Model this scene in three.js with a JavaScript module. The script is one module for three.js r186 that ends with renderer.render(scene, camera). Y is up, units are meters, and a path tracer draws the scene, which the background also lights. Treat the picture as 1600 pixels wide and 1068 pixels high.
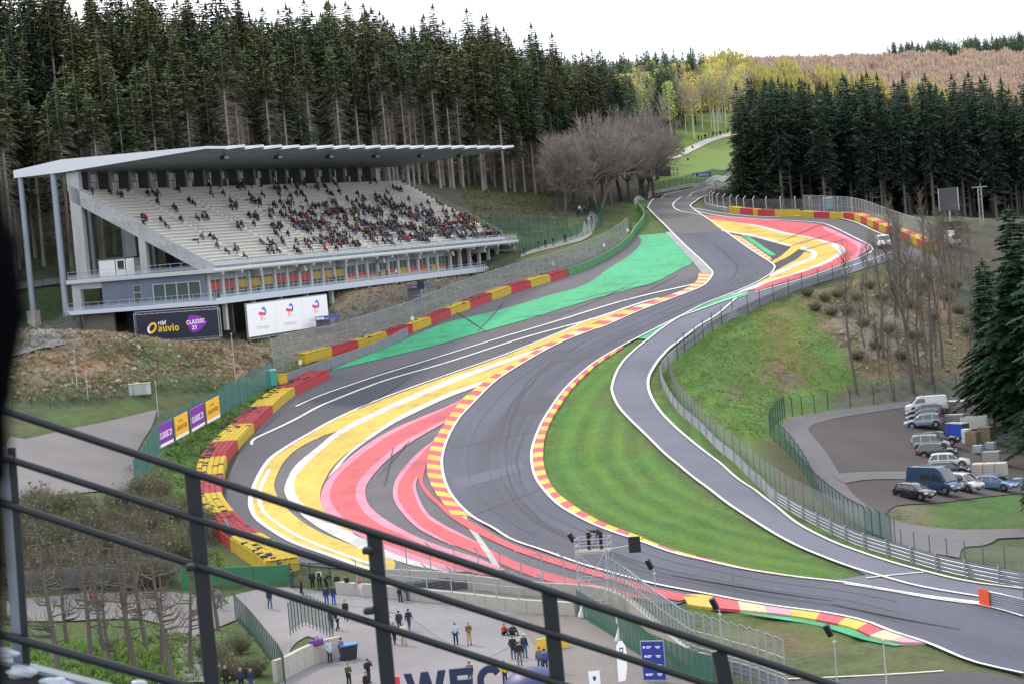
import * as THREE from 'three';
import { mergeGeometries, mergeVertices, toCreasedNormals } from 'three/addons/utils/BufferGeometryUtils.js';
import { MarchingCubes } from 'three/addons/objects/MarchingCubes.js';
import { RoundedBoxGeometry } from 'three/addons/geometries/RoundedBoxGeometry.js';
import { createNoise2D } from 'simplex-noise';

// ---------------------------------------------------------------- camera, sky, sun, exposure
const F = 3400, EYE = 31;                       // focal length in photo pixels (1600 wide); the plaza lies near y = 0
const scene = new THREE.Scene();
const camera = new THREE.PerspectiveCamera(2 * Math.atan(534 / F) * 180 / Math.PI, 1600 / 1068, 0.3, 6000);
camera.position.set(0, EYE, 0);
camera.rotation.set(-0.0506, 0, -0.085, 'YXZ');
camera.focus = 270; camera.userData.fStop = 6.5;
camera.updateMatrixWorld();
const renderer = new THREE.WebGLRenderer({ antialias: true });
renderer.toneMapping = THREE.LinearToneMapping;
renderer.toneMappingExposure = 0.92;
renderer.shadowMap.enabled = true;
renderer.shadowMap.type = THREE.PCFSoftShadowMap;

function rng(seed) { let s = seed >>> 0; return () => { s = (s + 0x6d2b79f5) | 0; let t = Math.imul(s ^ (s >>> 15), 1 | s); t = (t + Math.imul(t ^ (t >>> 7), 61 | t)) ^ t; return ((t ^ (t >>> 14)) >>> 0) / 4294967296; }; }
const noise = createNoise2D(rng(11)), noiseB = createNoise2D(rng(77));
const fbm = (x, y, o = 3) => { let a = 0, k = 1, s = 0; for (let i = 0; i < o; i++) { a += noise(x, y) * k; s += k; x = x * 2.03 + 7; y = y * 2.03 - 3; k *= 0.5; } return a / s; };
const lerp = (a, b, t) => a + (b - a) * t, clamp = (x, a, b) => Math.min(b, Math.max(a, x)), sstep = (a, b, x) => { const t = clamp((x - a) / (b - a), 0, 1); return t * t * (3 - 2 * t); };
const V = (x, y, z) => new THREE.Vector3(x, y, z);

{ // bright broken overcast, computed as an equirectangular sky
  const w = 512, h = 256, d = new Float32Array(w * h * 4), sunDir = V(-0.42, 0.7, -0.57).normalize();
  for (let j = 0; j < h; j++) for (let i = 0; i < w; i++) {
    const el = ((j + 0.5) / h - 0.5) * Math.PI, az = ((i + 0.5) / w - 0.5) * 2 * Math.PI;
    const dir = V(Math.cos(el) * Math.cos(az), Math.sin(el), Math.cos(el) * Math.sin(az));
    const up = Math.max(dir.y, 0), px = dir.x / (up + 0.22), pz = dir.z / (up + 0.22);
    const c = 0.5 + 0.34 * fbm(px * 1.1 + 3, pz * 1.1 - 5, 4), cloud = sstep(0.22, 0.52, c + 0.06);
    const glow = Math.pow(Math.max(0, dir.dot(sunDir)), 6);
    const white = 1.95 + 0.6 * glow + 0.3 * (c - 0.5), blue = [0.8, 0.92, 1.08];
    const o = (j * w + i) * 4, tone = [0.97, 1.0, 1.07];
    for (let k = 0; k < 3; k++) d[o + k] = dir.y < -0.02 ? [0.32, 0.34, 0.3][k] : lerp(blue[k], white * tone[k], cloud * 0.85 + 0.15);
    d[o + 3] = 1;
  }
  const sky = new THREE.DataTexture(d, w, h, THREE.RGBAFormat, THREE.FloatType);
  sky.mapping = THREE.EquirectangularReflectionMapping; sky.magFilter = THREE.LinearFilter; sky.minFilter = THREE.LinearFilter; sky.wrapS = THREE.RepeatWrapping; sky.needsUpdate = true;
  scene.background = sky; scene.environment = sky; scene.environmentIntensity = 1;
}
const sun = new THREE.DirectionalLight(0xfff0d8, 2.9);
sun.position.set(-168, 290, -518); sun.target.position.set(0, 10, -290);   // veiled sun, high ahead on the left
sun.castShadow = true; sun.shadow.radius = 7; sun.shadow.mapSize.set(4096, 4096);
Object.assign(sun.shadow.camera, { left: -260, right: 260, top: 260, bottom: -260, near: 1, far: 900 });
scene.add(sun, sun.target);

// ---------------------------------------------------------------- naming and building helpers
const counts = new Map();
function numbered(name) { const n = counts.get(name) || 0; counts.set(name, n + 1); return n ? `${name}_${String(n).padStart(3, '0')}` : name; }
function shade(o) { o.traverse((m) => { if (m.isMesh) { m.castShadow = true; m.receiveShadow = true; } }); return o; }
function tag(o, label, category, group) { o.userData.label = label; o.userData.category = category; if (group) o.userData.group = group; return o; }
function thing(name, label, category, pos = [0, 0, 0], turn = 0, group) {
  const o = new THREE.Group(); o.name = numbered(name); o.position.set(...pos); o.rotation.y = turn; scene.add(o);
  return tag(o, label, category, group);
}
function part(parent, name, geo, mat, kind) {
  if (Array.isArray(geo)) geo = merge(geo);
  const m = new THREE.Mesh(geo, mat); m.name = name; m.castShadow = m.receiveShadow = true; if (kind) m.userData.kind = kind; parent.add(m); return m;
}
function struct(name, geo, mat) { if (Array.isArray(geo)) geo = merge(geo); const m = new THREE.Mesh(geo, mat); m.name = numbered(name); m.userData.kind = 'structure'; m.castShadow = m.receiveShadow = true; scene.add(m); return m; }
function merge(list) {
  const out = list.map((g) => { const q = g.index ? g.toNonIndexed() : g; for (const k of Object.keys(q.attributes)) if (!['position', 'normal', 'uv', 'color'].includes(k)) q.deleteAttribute(k); if (!q.attributes.normal) q.computeVertexNormals(); return q; });
  const hasC = out.some((g) => g.attributes.color), hasU = out.every((g) => g.attributes.uv);
  for (const g of out) { if (hasC && !g.attributes.color) g.setAttribute('color', new THREE.BufferAttribute(new Float32Array(g.attributes.position.count * 3).fill(1), 3)); if (!hasU && g.attributes.uv) g.deleteAttribute('uv'); }
  return out.length === 1 ? out[0] : mergeGeometries(out);
}
function box(w, h, d, x = 0, y = 0, z = 0, ry = 0) { const g = new THREE.BoxGeometry(w, h, d); if (ry) g.rotateY(ry); return g.translate(x, y, z); }
function rbox(w, h, d, x, y, z, r = 0.03, ry = 0) { const g = new RoundedBoxGeometry(w, h, d, 2, r); if (ry) g.rotateY(ry); return g.translate(x, y, z); }
const UPV = V(0, 1, 0);
function rod(a, b, r0, r1 = r0, n = 6) {          // a tapered bar from a to b
  const d = b.clone().sub(a), L = d.length(), g = new THREE.CylinderGeometry(r1, r0, L, n, 1, false);
  g.translate(0, L / 2, 0); g.applyQuaternion(new THREE.Quaternion().setFromUnitVectors(UPV, d.normalize())); return g.translate(a.x, a.y, a.z);
}
function bar(a, b, w, h) {                        // a rectangular bar from a to b, h upright
  const d = b.clone().sub(a), L = d.length(), g = new THREE.BoxGeometry(w, h, L); g.translate(0, 0, L / 2);
  const m = new THREE.Matrix4().lookAt(b, a, UPV); g.applyMatrix4(m); return g.translate(a.x, a.y, a.z);
}
function geoFrom(pos, idx, uv, col) {
  const g = new THREE.BufferGeometry(); g.setAttribute('position', new THREE.Float32BufferAttribute(pos, 3));
  if (uv) g.setAttribute('uv', new THREE.Float32BufferAttribute(uv, 2)); if (col) g.setAttribute('color', new THREE.Float32BufferAttribute(col, 3));
  if (idx) g.setIndex(idx); g.computeVertexNormals(); return g;
}
const rgb = (r, g, b) => new THREE.Color().setRGB(r, g, b);
function M(r, g, b, rough = 0.8, extra = {}) { return new THREE.MeshStandardMaterial({ color: rgb(r, g, b), roughness: rough, metalness: 0, ...extra }); }
function dataTex(n, f, srgb, rep = true) {        // n x n texture from f(u, v) -> [r, g, b(, a)] 0..1
  const d = new Uint8Array(n * n * 4);
  for (let j = 0; j < n; j++) for (let i = 0; i < n; i++) { const c = f(i / n, j / n), o = (j * n + i) * 4; for (let k = 0; k < 3; k++) d[o + k] = clamp(c[k], 0, 1) * 255; d[o + 3] = c.length > 3 ? clamp(c[3], 0, 1) * 255 : 255; }
  const t = new THREE.DataTexture(d, n, n); t.magFilter = THREE.LinearFilter; t.minFilter = THREE.LinearMipmapLinearFilter; t.generateMipmaps = true;
  if (rep) t.wrapS = t.wrapT = THREE.RepeatWrapping; if (srgb) t.colorSpace = THREE.SRGBColorSpace; t.needsUpdate = true; return t;
}
function tileNoise(seed, oct = 4) {               // seamless noise on the unit square
  const n4 = createNoise2D(rng(seed));
  return (u, v, f) => { let s = 0, a = 1, t = 0; for (let o = 0; o < oct; o++) { const k = f * (1 << o), w = (x, y) => n4(x * k, y * k); s += a * (w(u, v) * (1 - u) * (1 - v) + w(u - 1, v) * u * (1 - v) + w(u, v - 1) * (1 - u) * v + w(u - 1, v - 1) * u * v); t += a; a *= 0.55; } return s / t; };
}

// ---------------------------------------------------------------- from photo pixel to place
const toWorld = camera.quaternion.clone();
function dirOf(px, py) { const d = V((px - 800) / F, (534 - py) / F, -1).applyQuaternion(toWorld); return d.divideScalar(-d.z); }
function at(px, py, Z) { return dirOf(px, py).multiplyScalar(Z).add(camera.position); }
const PROFILE = [[120, -31.6], [150, -31.4], [190, -30.3], [215, -27.7], [255, -24.5], [290, -19.8], [330, -14.3], [370, -8.6], [420, -2.0], [480, 4.6], [530, 8.3], [600, 12], [900, 20]];
function profile(Z) { let i = 0; while (i < PROFILE.length - 2 && PROFILE[i + 1][0] < Z) i++; const a = PROFILE[i], b = PROFILE[i + 1]; return EYE + lerp(a[1], b[1], (Z - a[0]) / (b[0] - a[0])); }
const softProfile = (Z) => { let s = 0; for (let k = -3; k <= 3; k++) s += profile(Z + k * 8); return s / 7; };
function onProfile(px, py) { const d = dirOf(px, py); let lo = 110, hi = 0; for (let Z = 112; Z < 800; Z += 4) { if (EYE + d.y * Z < softProfile(Z)) { hi = Z; break; } lo = Z; } if (!hi) hi = lo = 700; for (let k = 0; k < 24; k++) { const m = (lo + hi) / 2; if (EYE + d.y * m < softProfile(m)) hi = m; else lo = m; } return d.multiplyScalar(hi).add(camera.position); }

// ---------------------------------------------------------------- outlines on the ground, read off as pixels and laid onto the terrain
// every outline is a chain of photo pixels [x, y, x, y, ...]
const PX = {
  runoffLeft: [352, 760, 360, 735, 375, 705, 395, 680, 420, 650, 455, 620, 490, 600, 515, 582, 520, 577, 640, 522, 650, 516, 700, 495, 780, 467, 830, 450, 887, 432, 920, 420, 960, 398, 985, 380, 994, 368, 1047, 364, 1113, 429, 1105, 445, 994, 489, 900, 529, 762, 610, 700, 685, 691, 725, 700, 765, 740, 810, 800, 845, 900, 880, 1025, 915, 1100, 929, 1060, 944, 1030, 944, 975, 932, 930, 926, 860, 918, 800, 906, 700, 893, 615, 891, 540, 889, 470, 882, 430, 870, 395, 855, 370, 840, 357, 815, 350, 790],
  track: [1600, 1056, 1522, 1037, 1447, 1006, 1397, 990, 1350, 972, 1287, 959, 1225, 951, 1162, 941, 1100, 929, 1025, 915, 950, 895, 900, 880, 850, 862, 800, 845, 770, 826, 740, 810, 715, 787, 700, 765, 692, 740, 691, 715, 700, 685, 717, 655, 740, 630, 770, 600, 795, 582, 840, 555, 875, 537, 925, 517, 947, 510, 994, 489, 1041, 471, 1078, 457, 1099, 448, 1110, 437, 1114, 428, 1109, 421, 1094, 406, 1070, 384, 1047, 361, 1025, 339, 1014, 327, 1014, 322, 1035, 309, 1060, 301, 1100, 291, 1140, 284, 1140, 295, 1110, 306, 1088, 315, 1079, 322, 1085, 328, 1100, 339, 1130, 360, 1160, 382, 1190, 402, 1208, 414, 1211, 420, 1205, 429, 1199, 433, 1180, 444, 1140, 461, 1097, 478, 1050, 502, 1012, 521, 975, 540, 937, 562, 907, 585, 880, 612, 860, 640, 845, 665, 832, 700, 831, 722, 836, 745, 850, 767, 875, 792, 915, 815, 950, 830, 1000, 847, 1050, 865, 1100, 877, 1162, 891, 1240, 903, 1319, 912, 1412, 928, 1531, 947, 1600, 966],
  pitLane: [1168, 457, 1125, 474, 1078, 491, 1063, 496, 1031, 517, 1012, 532, 984, 555, 966, 578, 957, 602, 957, 614, 966, 635, 987, 659, 1015, 686, 1052, 721, 1101, 760, 1140, 790, 1178, 815, 1215, 838, 1256, 859, 1319, 884, 1354, 899, 1300, 908, 1240, 903, 1319, 913, 1412, 929, 1531, 948, 1600, 967, 1600, 922, 1522, 912, 1444, 894, 1350, 866, 1272, 834, 1207, 788, 1169, 760, 1118, 719, 1071, 682, 1041, 654, 1021, 627, 1013, 604, 1016, 585, 1029, 564, 1050, 542, 1090, 516, 1121, 500, 1165, 482, 1215, 464, 1260, 450, 1310, 434, 1350, 421, 1396, 405, 1390, 396, 1341, 403, 1292, 423, 1217, 446],
  runoffRight: [1079, 322, 1110, 327, 1135, 332, 1180, 337, 1240, 341, 1290, 341, 1330, 348, 1380, 365, 1420, 384, 1450, 398, 1476, 410, 1440, 424, 1400, 420, 1396, 405, 1341, 412, 1292, 430, 1215, 458, 1168, 460, 1140, 463, 1180, 445, 1205, 430, 1211, 420, 1160, 383, 1100, 340],
};
const pairs = (a) => { const o = []; for (let i = 0; i + 1 < a.length; i += 2) o.push([a[i], a[i + 1]]); return o; };
function smoothChain(pts, closed, per = 4) {      // Catmull-Rom through points of any dimension; sharp corners stay
  const n = pts.length, out = [], g = (i) => closed ? pts[(i + n) % n] : pts[clamp(i, 0, n - 1)];
  const corner = (i) => { const a = g(i - 1), b = g(i), c = g(i + 1), ux = b[0] - a[0], uy = b[1] - a[1], vx = c[0] - b[0], vy = c[1] - b[1]; return (ux * vx + uy * vy) / (Math.hypot(ux, uy) * Math.hypot(vx, vy) + 1e-9) < 0.55; };
  for (let i = 0; i < (closed ? n : n - 1); i++) {
    const p0 = corner(i) ? g(i) : g(i - 1), p1 = g(i), p2 = g(i + 1), p3 = corner(i + 1) ? g(i + 1) : g(i + 2);
    for (let k = 0; k < per; k++) { const t = k / per; out.push(p1.map((_, c) => 0.5 * (2 * p1[c] + (p2[c] - p0[c]) * t + (2 * p0[c] - 5 * p1[c] + 4 * p2[c] - p3[c]) * t * t + (3 * p1[c] - p0[c] - 3 * p2[c] + p3[c]) * t * t * t))); }
  }
  if (!closed) out.push(g(n - 1)); return out;
}

// ---------------------------------------------------------------- terrain: a thin plate through surveyed points
const survey = [];
const addPt = (p) => survey.push([p.x, p.z, p.y]);
for (const k of Object.keys(PX)) pairs(PX[k]).forEach((p, i) => { if ((i % 3 === 0 || k === 'pitLane') && !(p[1] > 1100)) addPt(onProfile(p[0], p[1])); });
for (const [x, y] of [[900, 640], [980, 640], [1050, 800], [1150, 860], [930, 720], [600, 700], [500, 760], [1000, 380], [1150, 430], [900, 450], [1300, 1000], [1450, 1045], [1200, 980], [1250, 380], [380, 870], [1590, 1000], [1280, 905], [1020, 560]]) addPt(onProfile(x, y));
for (const [x, y] of [[640, 1060], [450, 1060], [300, 1010], [750, 930], [850, 950], [960, 1020], [500, 930], [200, 955], [100, 962], [860, 1065], [1090, 1064], [20, 1000], [600, 960]]) { const d = dirOf(x, y); addPt(d.multiplyScalar(-EYE / d.y).add(camera.position)); }
const SPOT = [[150, 862, 207], [290, 850, 212], [30, 860, 205], [150, 800, 216], [40, 800, 214], [100, 740, 236], [200, 680, 258], [40, 680, 250], [200, 752, 244], [230, 622, 277], [60, 640, 264], [400, 592, 300], [320, 600, 288],
  [100, 562, 283], [300, 558, 293], [200, 530, 291], [60, 530, 286], [330, 532, 306], [440, 540, 323], [420, 500, 332], [520, 452, 349], [640, 437, 372], [740, 428, 394], [800, 400, 405], [860, 376, 420], [905, 345, 432], [900, 322, 470],
  [60, 505, 329], [20, 510, 325], [60, 432, 350], [60, 382, 375], [150, 400, 370], [250, 395, 372], [740, 330, 432], [800, 330, 442], [700, 300, 456], [960, 350, 440], [985, 320, 500],
  [240, 535, 318], [300, 533, 317], [350, 532, 315], [380, 534, 321], [430, 528, 329], [500, 515, 341], [270, 540, 308], [360, 540, 312], [1060, 272, 600], [1100, 240, 680], [1100, 220, 720], [1050, 246, 680], [1150, 205, 760], [1000, 200, 800], [1150, 172, 850], [1140, 262, 640],
  [1200, 325, 452], [1300, 326, 470], [1500, 330, 470], [1590, 342, 450], [1500, 450, 342], [1450, 500, 325], [1420, 560, 308], [1350, 602, 300], [1250, 520, 318], [1230, 622, 292], [1160, 560, 305], [1110, 600, 292], [1590, 480, 345],
  [1430, 775, 236], [1300, 750, 238], [1280, 652, 282], [1450, 640, 292], [1580, 762, 250], [1560, 640, 300], [1600, 822, 215], [1205, 692, 250], [1260, 770, 232], [1380, 822, 215], [1500, 852, 206], [1590, 850, 205], [1640, 780, 240]];
for (const [x, y, Z] of SPOT) addPt(at(x, y, Z));
const FAR = [[100, 400, 17], [100, 480, 27], [400, 450, 18], [400, 390, 5], [700, 520, 18], [900, 560, 16], [100, 620, 40], [400, 620, 36], [700, 700, 36], [900, 700, 28], [1050, 800, 35], [1250, 560, 6], [1450, 560, 4], [1600, 540, 2], [1300, 700, 14], [1550, 700, 10], [1300, 1000, 35], [1500, 900, 22], [1400, 1500, 77], [1600, 1600, 85], [1000, 1200, 64], [300, 1200, 66], [1200, 1300, 68], [1700, 1100, 32], [-100, 350, 8], [-100, 500, 34], [-150, 260, -14], [-150, 180, -28], [1750, 300, -28], [1750, 420, -8], [700, 120, -32], [300, 125, -32], [1300, 115, -33], [1700, 150, -33], [700, 2300, 75], [1300, 2300, 95], [2000, 1500, 70], [-300, 900, 60]];
for (const [x, Z, h] of FAR) survey.push([dirOf(x, 534).x * Z, -Z, EYE + h]);
{ // under and behind the grandstand
  for (const [u, v, h] of [[8, 8, -9.5], [50, 8, -6], [100, 8, -4], [20, 30, -2], [60, 30, 0], [100, 30, 2.5], [60, 20, -3], [20, 18, -6]]) survey.push([-43.1 + 0.415 * u - 0.91 * v, -315 - 0.91 * u - 0.415 * v, EYE + h]);
}
const plate = (() => {
  const n = survey.length, S = 100, N = n + 3, A = Array.from({ length: N }, () => new Float64Array(N + 1)), k = (r2) => r2 > 1e-12 ? 0.5 * r2 * Math.log(r2) : 0;
  for (let i = 0; i < n; i++) {
    const [xi, zi, yi] = survey[i];
    for (let j = 0; j < n; j++) A[i][j] = k(((xi - survey[j][0]) ** 2 + (zi - survey[j][1]) ** 2) / (S * S));
    A[i][i] += 0.004; A[i][n] = 1; A[i][n + 1] = xi / S; A[i][n + 2] = zi / S; A[i][N] = yi; A[n][i] = 1; A[n + 1][i] = xi / S; A[n + 2][i] = zi / S;
  }
  for (let c = 0; c < N; c++) { let p = c; for (let r = c + 1; r < N; r++) if (Math.abs(A[r][c]) > Math.abs(A[p][c])) p = r; [A[c], A[p]] = [A[p], A[c]]; for (let r = c + 1; r < N; r++) { const f = A[r][c] / A[c][c]; if (f) for (let q = c; q <= N; q++) A[r][q] -= f * A[c][q]; } }
  const w = new Float64Array(N); for (let r = N - 1; r >= 0; r--) { let s = A[r][N]; for (let q = r + 1; q < N; q++) s -= A[r][q] * w[q]; w[r] = s / A[r][r]; }
  return (x, z) => { let s = w[n] + w[n + 1] * x / S + w[n + 2] * z / S; for (let i = 0; i < n; i++) s += w[i] * k(((x - survey[i][0]) ** 2 + (z - survey[i][1]) ** 2) / (S * S)); return s; };
})();
// heights cached on a 2 m grid (near) and a 20 m grid (far)
const GX0 = -170, GX1 = 190, GZ0 = 110, GZ1 = 500, GN = (GX1 - GX0) / 2 + 1, GM = (GZ1 - GZ0) / 2 + 1, grid = new Float32Array(GN * GM);
for (let j = 0; j < GM; j++) for (let i = 0; i < GN; i++) grid[j * GN + i] = plate(GX0 + 2 * i, -(GZ0 + 2 * j));
const HX0 = -1800, HZ0 = 0, HN = 181, HM = 141, coarse = new Float32Array(HN * HM);
for (let j = 0; j < HM; j++) for (let i = 0; i < HN; i++) { const x = HX0 + 20 * i, Z = HZ0 + 20 * j; let h = plate(x, -Z); const far = sstep(1700, 2600, Math.hypot(x, Z)); coarse[j * HN + i] = lerp(clamp(h, -12, 140), 95, far); }
function bil(a, n, m, fx, fz) { fx = clamp(fx, 0, n - 1.001); fz = clamp(fz, 0, m - 1.001); const i = Math.floor(fx), j = Math.floor(fz), u = fx - i, v = fz - j, o = j * n + i; return (a[o] * (1 - u) + a[o + 1] * u) * (1 - v) + (a[o + n] * (1 - u) + a[o + n + 1] * u) * v; }
function smoothH(x, z) { const Z = -z; return x > GX0 && x < GX1 && Z > GZ0 && Z < GZ1 ? bil(grid, GN, GM, (x - GX0) / 2, (Z - GZ0) / 2) : bil(coarse, HN, HM, (x - HX0) / 20, (Z - HZ0) / 20); }
function hit(px, py, Z0 = 118) {                   // where the ray through a photo pixel meets the ground
  const d = dirOf(px, py); let lo = Z0, hi = 0;
  for (let Z = Z0; Z < 2600; Z += Z < 600 ? 1.5 : 8) { if (EYE + d.y * Z < smoothH(d.x * Z, -Z)) { hi = Z; break; } lo = Z; }
  if (!hi) return at(px, py, 900);
  for (let k = 0; k < 20; k++) { const m = (lo + hi) / 2; if (EYE + d.y * m < smoothH(d.x * m, -m)) hi = m; else lo = m; }
  const p = d.multiplyScalar(hi).add(camera.position); p.y = smoothH(p.x, p.z); return p;
}
const ground = (x, z, up = 0) => V(x, smoothH(x, z) + up, z);
const onGround = (chain, closed = false, per = 4) => smoothChain(pairs(chain).map(([x, y]) => { const p = hit(x, y); return [p.x, p.z]; }), closed, per);   // [[x, z], ...]
function inside(poly, x, z) { let c = false; for (let i = 0, j = poly.length - 1; i < poly.length; j = i++) { const a = poly[i], b = poly[j]; if ((a[1] > z) !== (b[1] > z) && x < (b[0] - a[0]) * (z - a[1]) / (b[1] - a[1]) + a[0]) c = !c; } return c; }
function drape(poly, lift, maxEdge = 3, uvScale = 1, holes = []) {   // a sheet that lies on the ground, lift metres above it
  const v2 = (p) => new THREE.Vector2(p[0], p[1]);
  let ring = poly.map(v2); if (!THREE.ShapeUtils.isClockWise(ring)) ring.reverse();
  const hs = holes.map((h) => h.map(v2)), pts = [...ring, ...hs.flat()].map((p) => [p.x, p.y]);
  let tris = THREE.ShapeUtils.triangulateShape(ring, hs);
  for (let pass = 0; pass < 9; pass++) {
    const mid = new Map(), next = []; let split = false;
    const cut = (a, b) => { if (Math.hypot(pts[a][0] - pts[b][0], pts[a][1] - pts[b][1]) <= maxEdge) return -1; const k = a < b ? a * 1e6 + b : b * 1e6 + a; let m = mid.get(k); if (m === undefined) { m = pts.length; pts.push([(pts[a][0] + pts[b][0]) / 2, (pts[a][1] + pts[b][1]) / 2]); mid.set(k, m); } split = true; return m; };
    for (const [a, b, c] of tris) {
      const ab = cut(a, b), bc = cut(b, c), ca = cut(c, a), n = (ab >= 0) + (bc >= 0) + (ca >= 0);
      if (!n) next.push([a, b, c]);
      else if (n === 3) next.push([a, ab, ca], [ab, b, bc], [ca, bc, c], [ab, bc, ca]);
      else if (n === 1) { if (ab >= 0) next.push([a, ab, c], [ab, b, c]); else if (bc >= 0) next.push([b, bc, a], [bc, c, a]); else next.push([c, ca, b], [ca, a, b]); }
      else if (ab < 0) next.push([c, ca, bc], [ca, a, bc], [a, b, bc]); else if (bc < 0) next.push([a, ab, ca], [ab, b, ca], [b, c, ca]); else next.push([b, bc, ab], [bc, c, ab], [c, a, ab]);
    }
    tris = next; if (!split) break;
  }
  const pos = [], uv = [], idx = [];
  for (const p of pts) { pos.push(p[0], smoothH(p[0], p[1]) + lift, p[1]); uv.push(p[0] / uvScale, -p[1] / uvScale); }
  for (const [a, b, c] of tris) { const A = pts[a], B = pts[b], C = pts[c]; const up = (B[1] - A[1]) * (C[0] - A[0]) - (B[0] - A[0]) * (C[1] - A[1]); if (Math.abs(up) < 1e-7) continue; if (up > 0) idx.push(a, b, c); else idx.push(a, c, b); }
  return geoFrom(pos, idx, uv);
}
function ribbon(chain, width, lift, step = 2, side = 0) {   // a painted line along [[x, z], ...]; side -1 / 0 / 1 puts the chain on its edge or middle
  const pts = resample(chain, step), L = [], pos = [], uv = [], idx = [];
  for (let i = 0; i < pts.length; i++) {
    const a = pts[Math.max(0, i - 1)], b = pts[Math.min(pts.length - 1, i + 1)], dx = b[0] - a[0], dz = b[1] - a[1], l = Math.hypot(dx, dz) || 1, nx = -dz / l, nz = dx / l;
    const w = typeof width === 'function' ? width(i / (pts.length - 1)) : width;
    for (const s of [-0.5, 0.5]) { const o = (s + side * 0.5) * w, x = pts[i][0] + nx * o, z = pts[i][1] + nz * o; pos.push(x, smoothH(x, z) + lift, z); uv.push(x, -z); }
    if (i) { const k = i * 2; idx.push(k - 2, k, k - 1, k - 1, k, k + 1); }
  }
  const g = geoFrom(pos, idx, uv); if (g.attributes.normal.getY(0) < 0) { for (let i = 0; i < idx.length; i += 3) [idx[i], idx[i + 1]] = [idx[i + 1], idx[i]]; g.setIndex(idx); g.computeVertexNormals(); } return g;
}
function resample(chain, step, count) {
  const d = [0]; for (let i = 1; i < chain.length; i++) d.push(d[i - 1] + Math.hypot(...chain[i].map((c, k) => c - chain[i - 1][k])));
  const L = d[d.length - 1], n = count || Math.max(1, Math.round(L / step)), out = []; let j = 0;
  for (let i = 0; i <= n; i++) { const t = L * i / n; while (j < d.length - 2 && d[j + 1] < t) j++; const f = (t - d[j]) / (d[j + 1] - d[j] || 1); out.push(chain[j].map((c, k) => lerp(c, chain[j + 1][k], clamp(f, 0, 1)))); }
  return out;
}
const lengthOf = (c) => { let s = 0; for (let i = 1; i < c.length; i++) s += Math.hypot(...c[i].map((q, k) => q - c[i - 1][k])); return s; };

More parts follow.
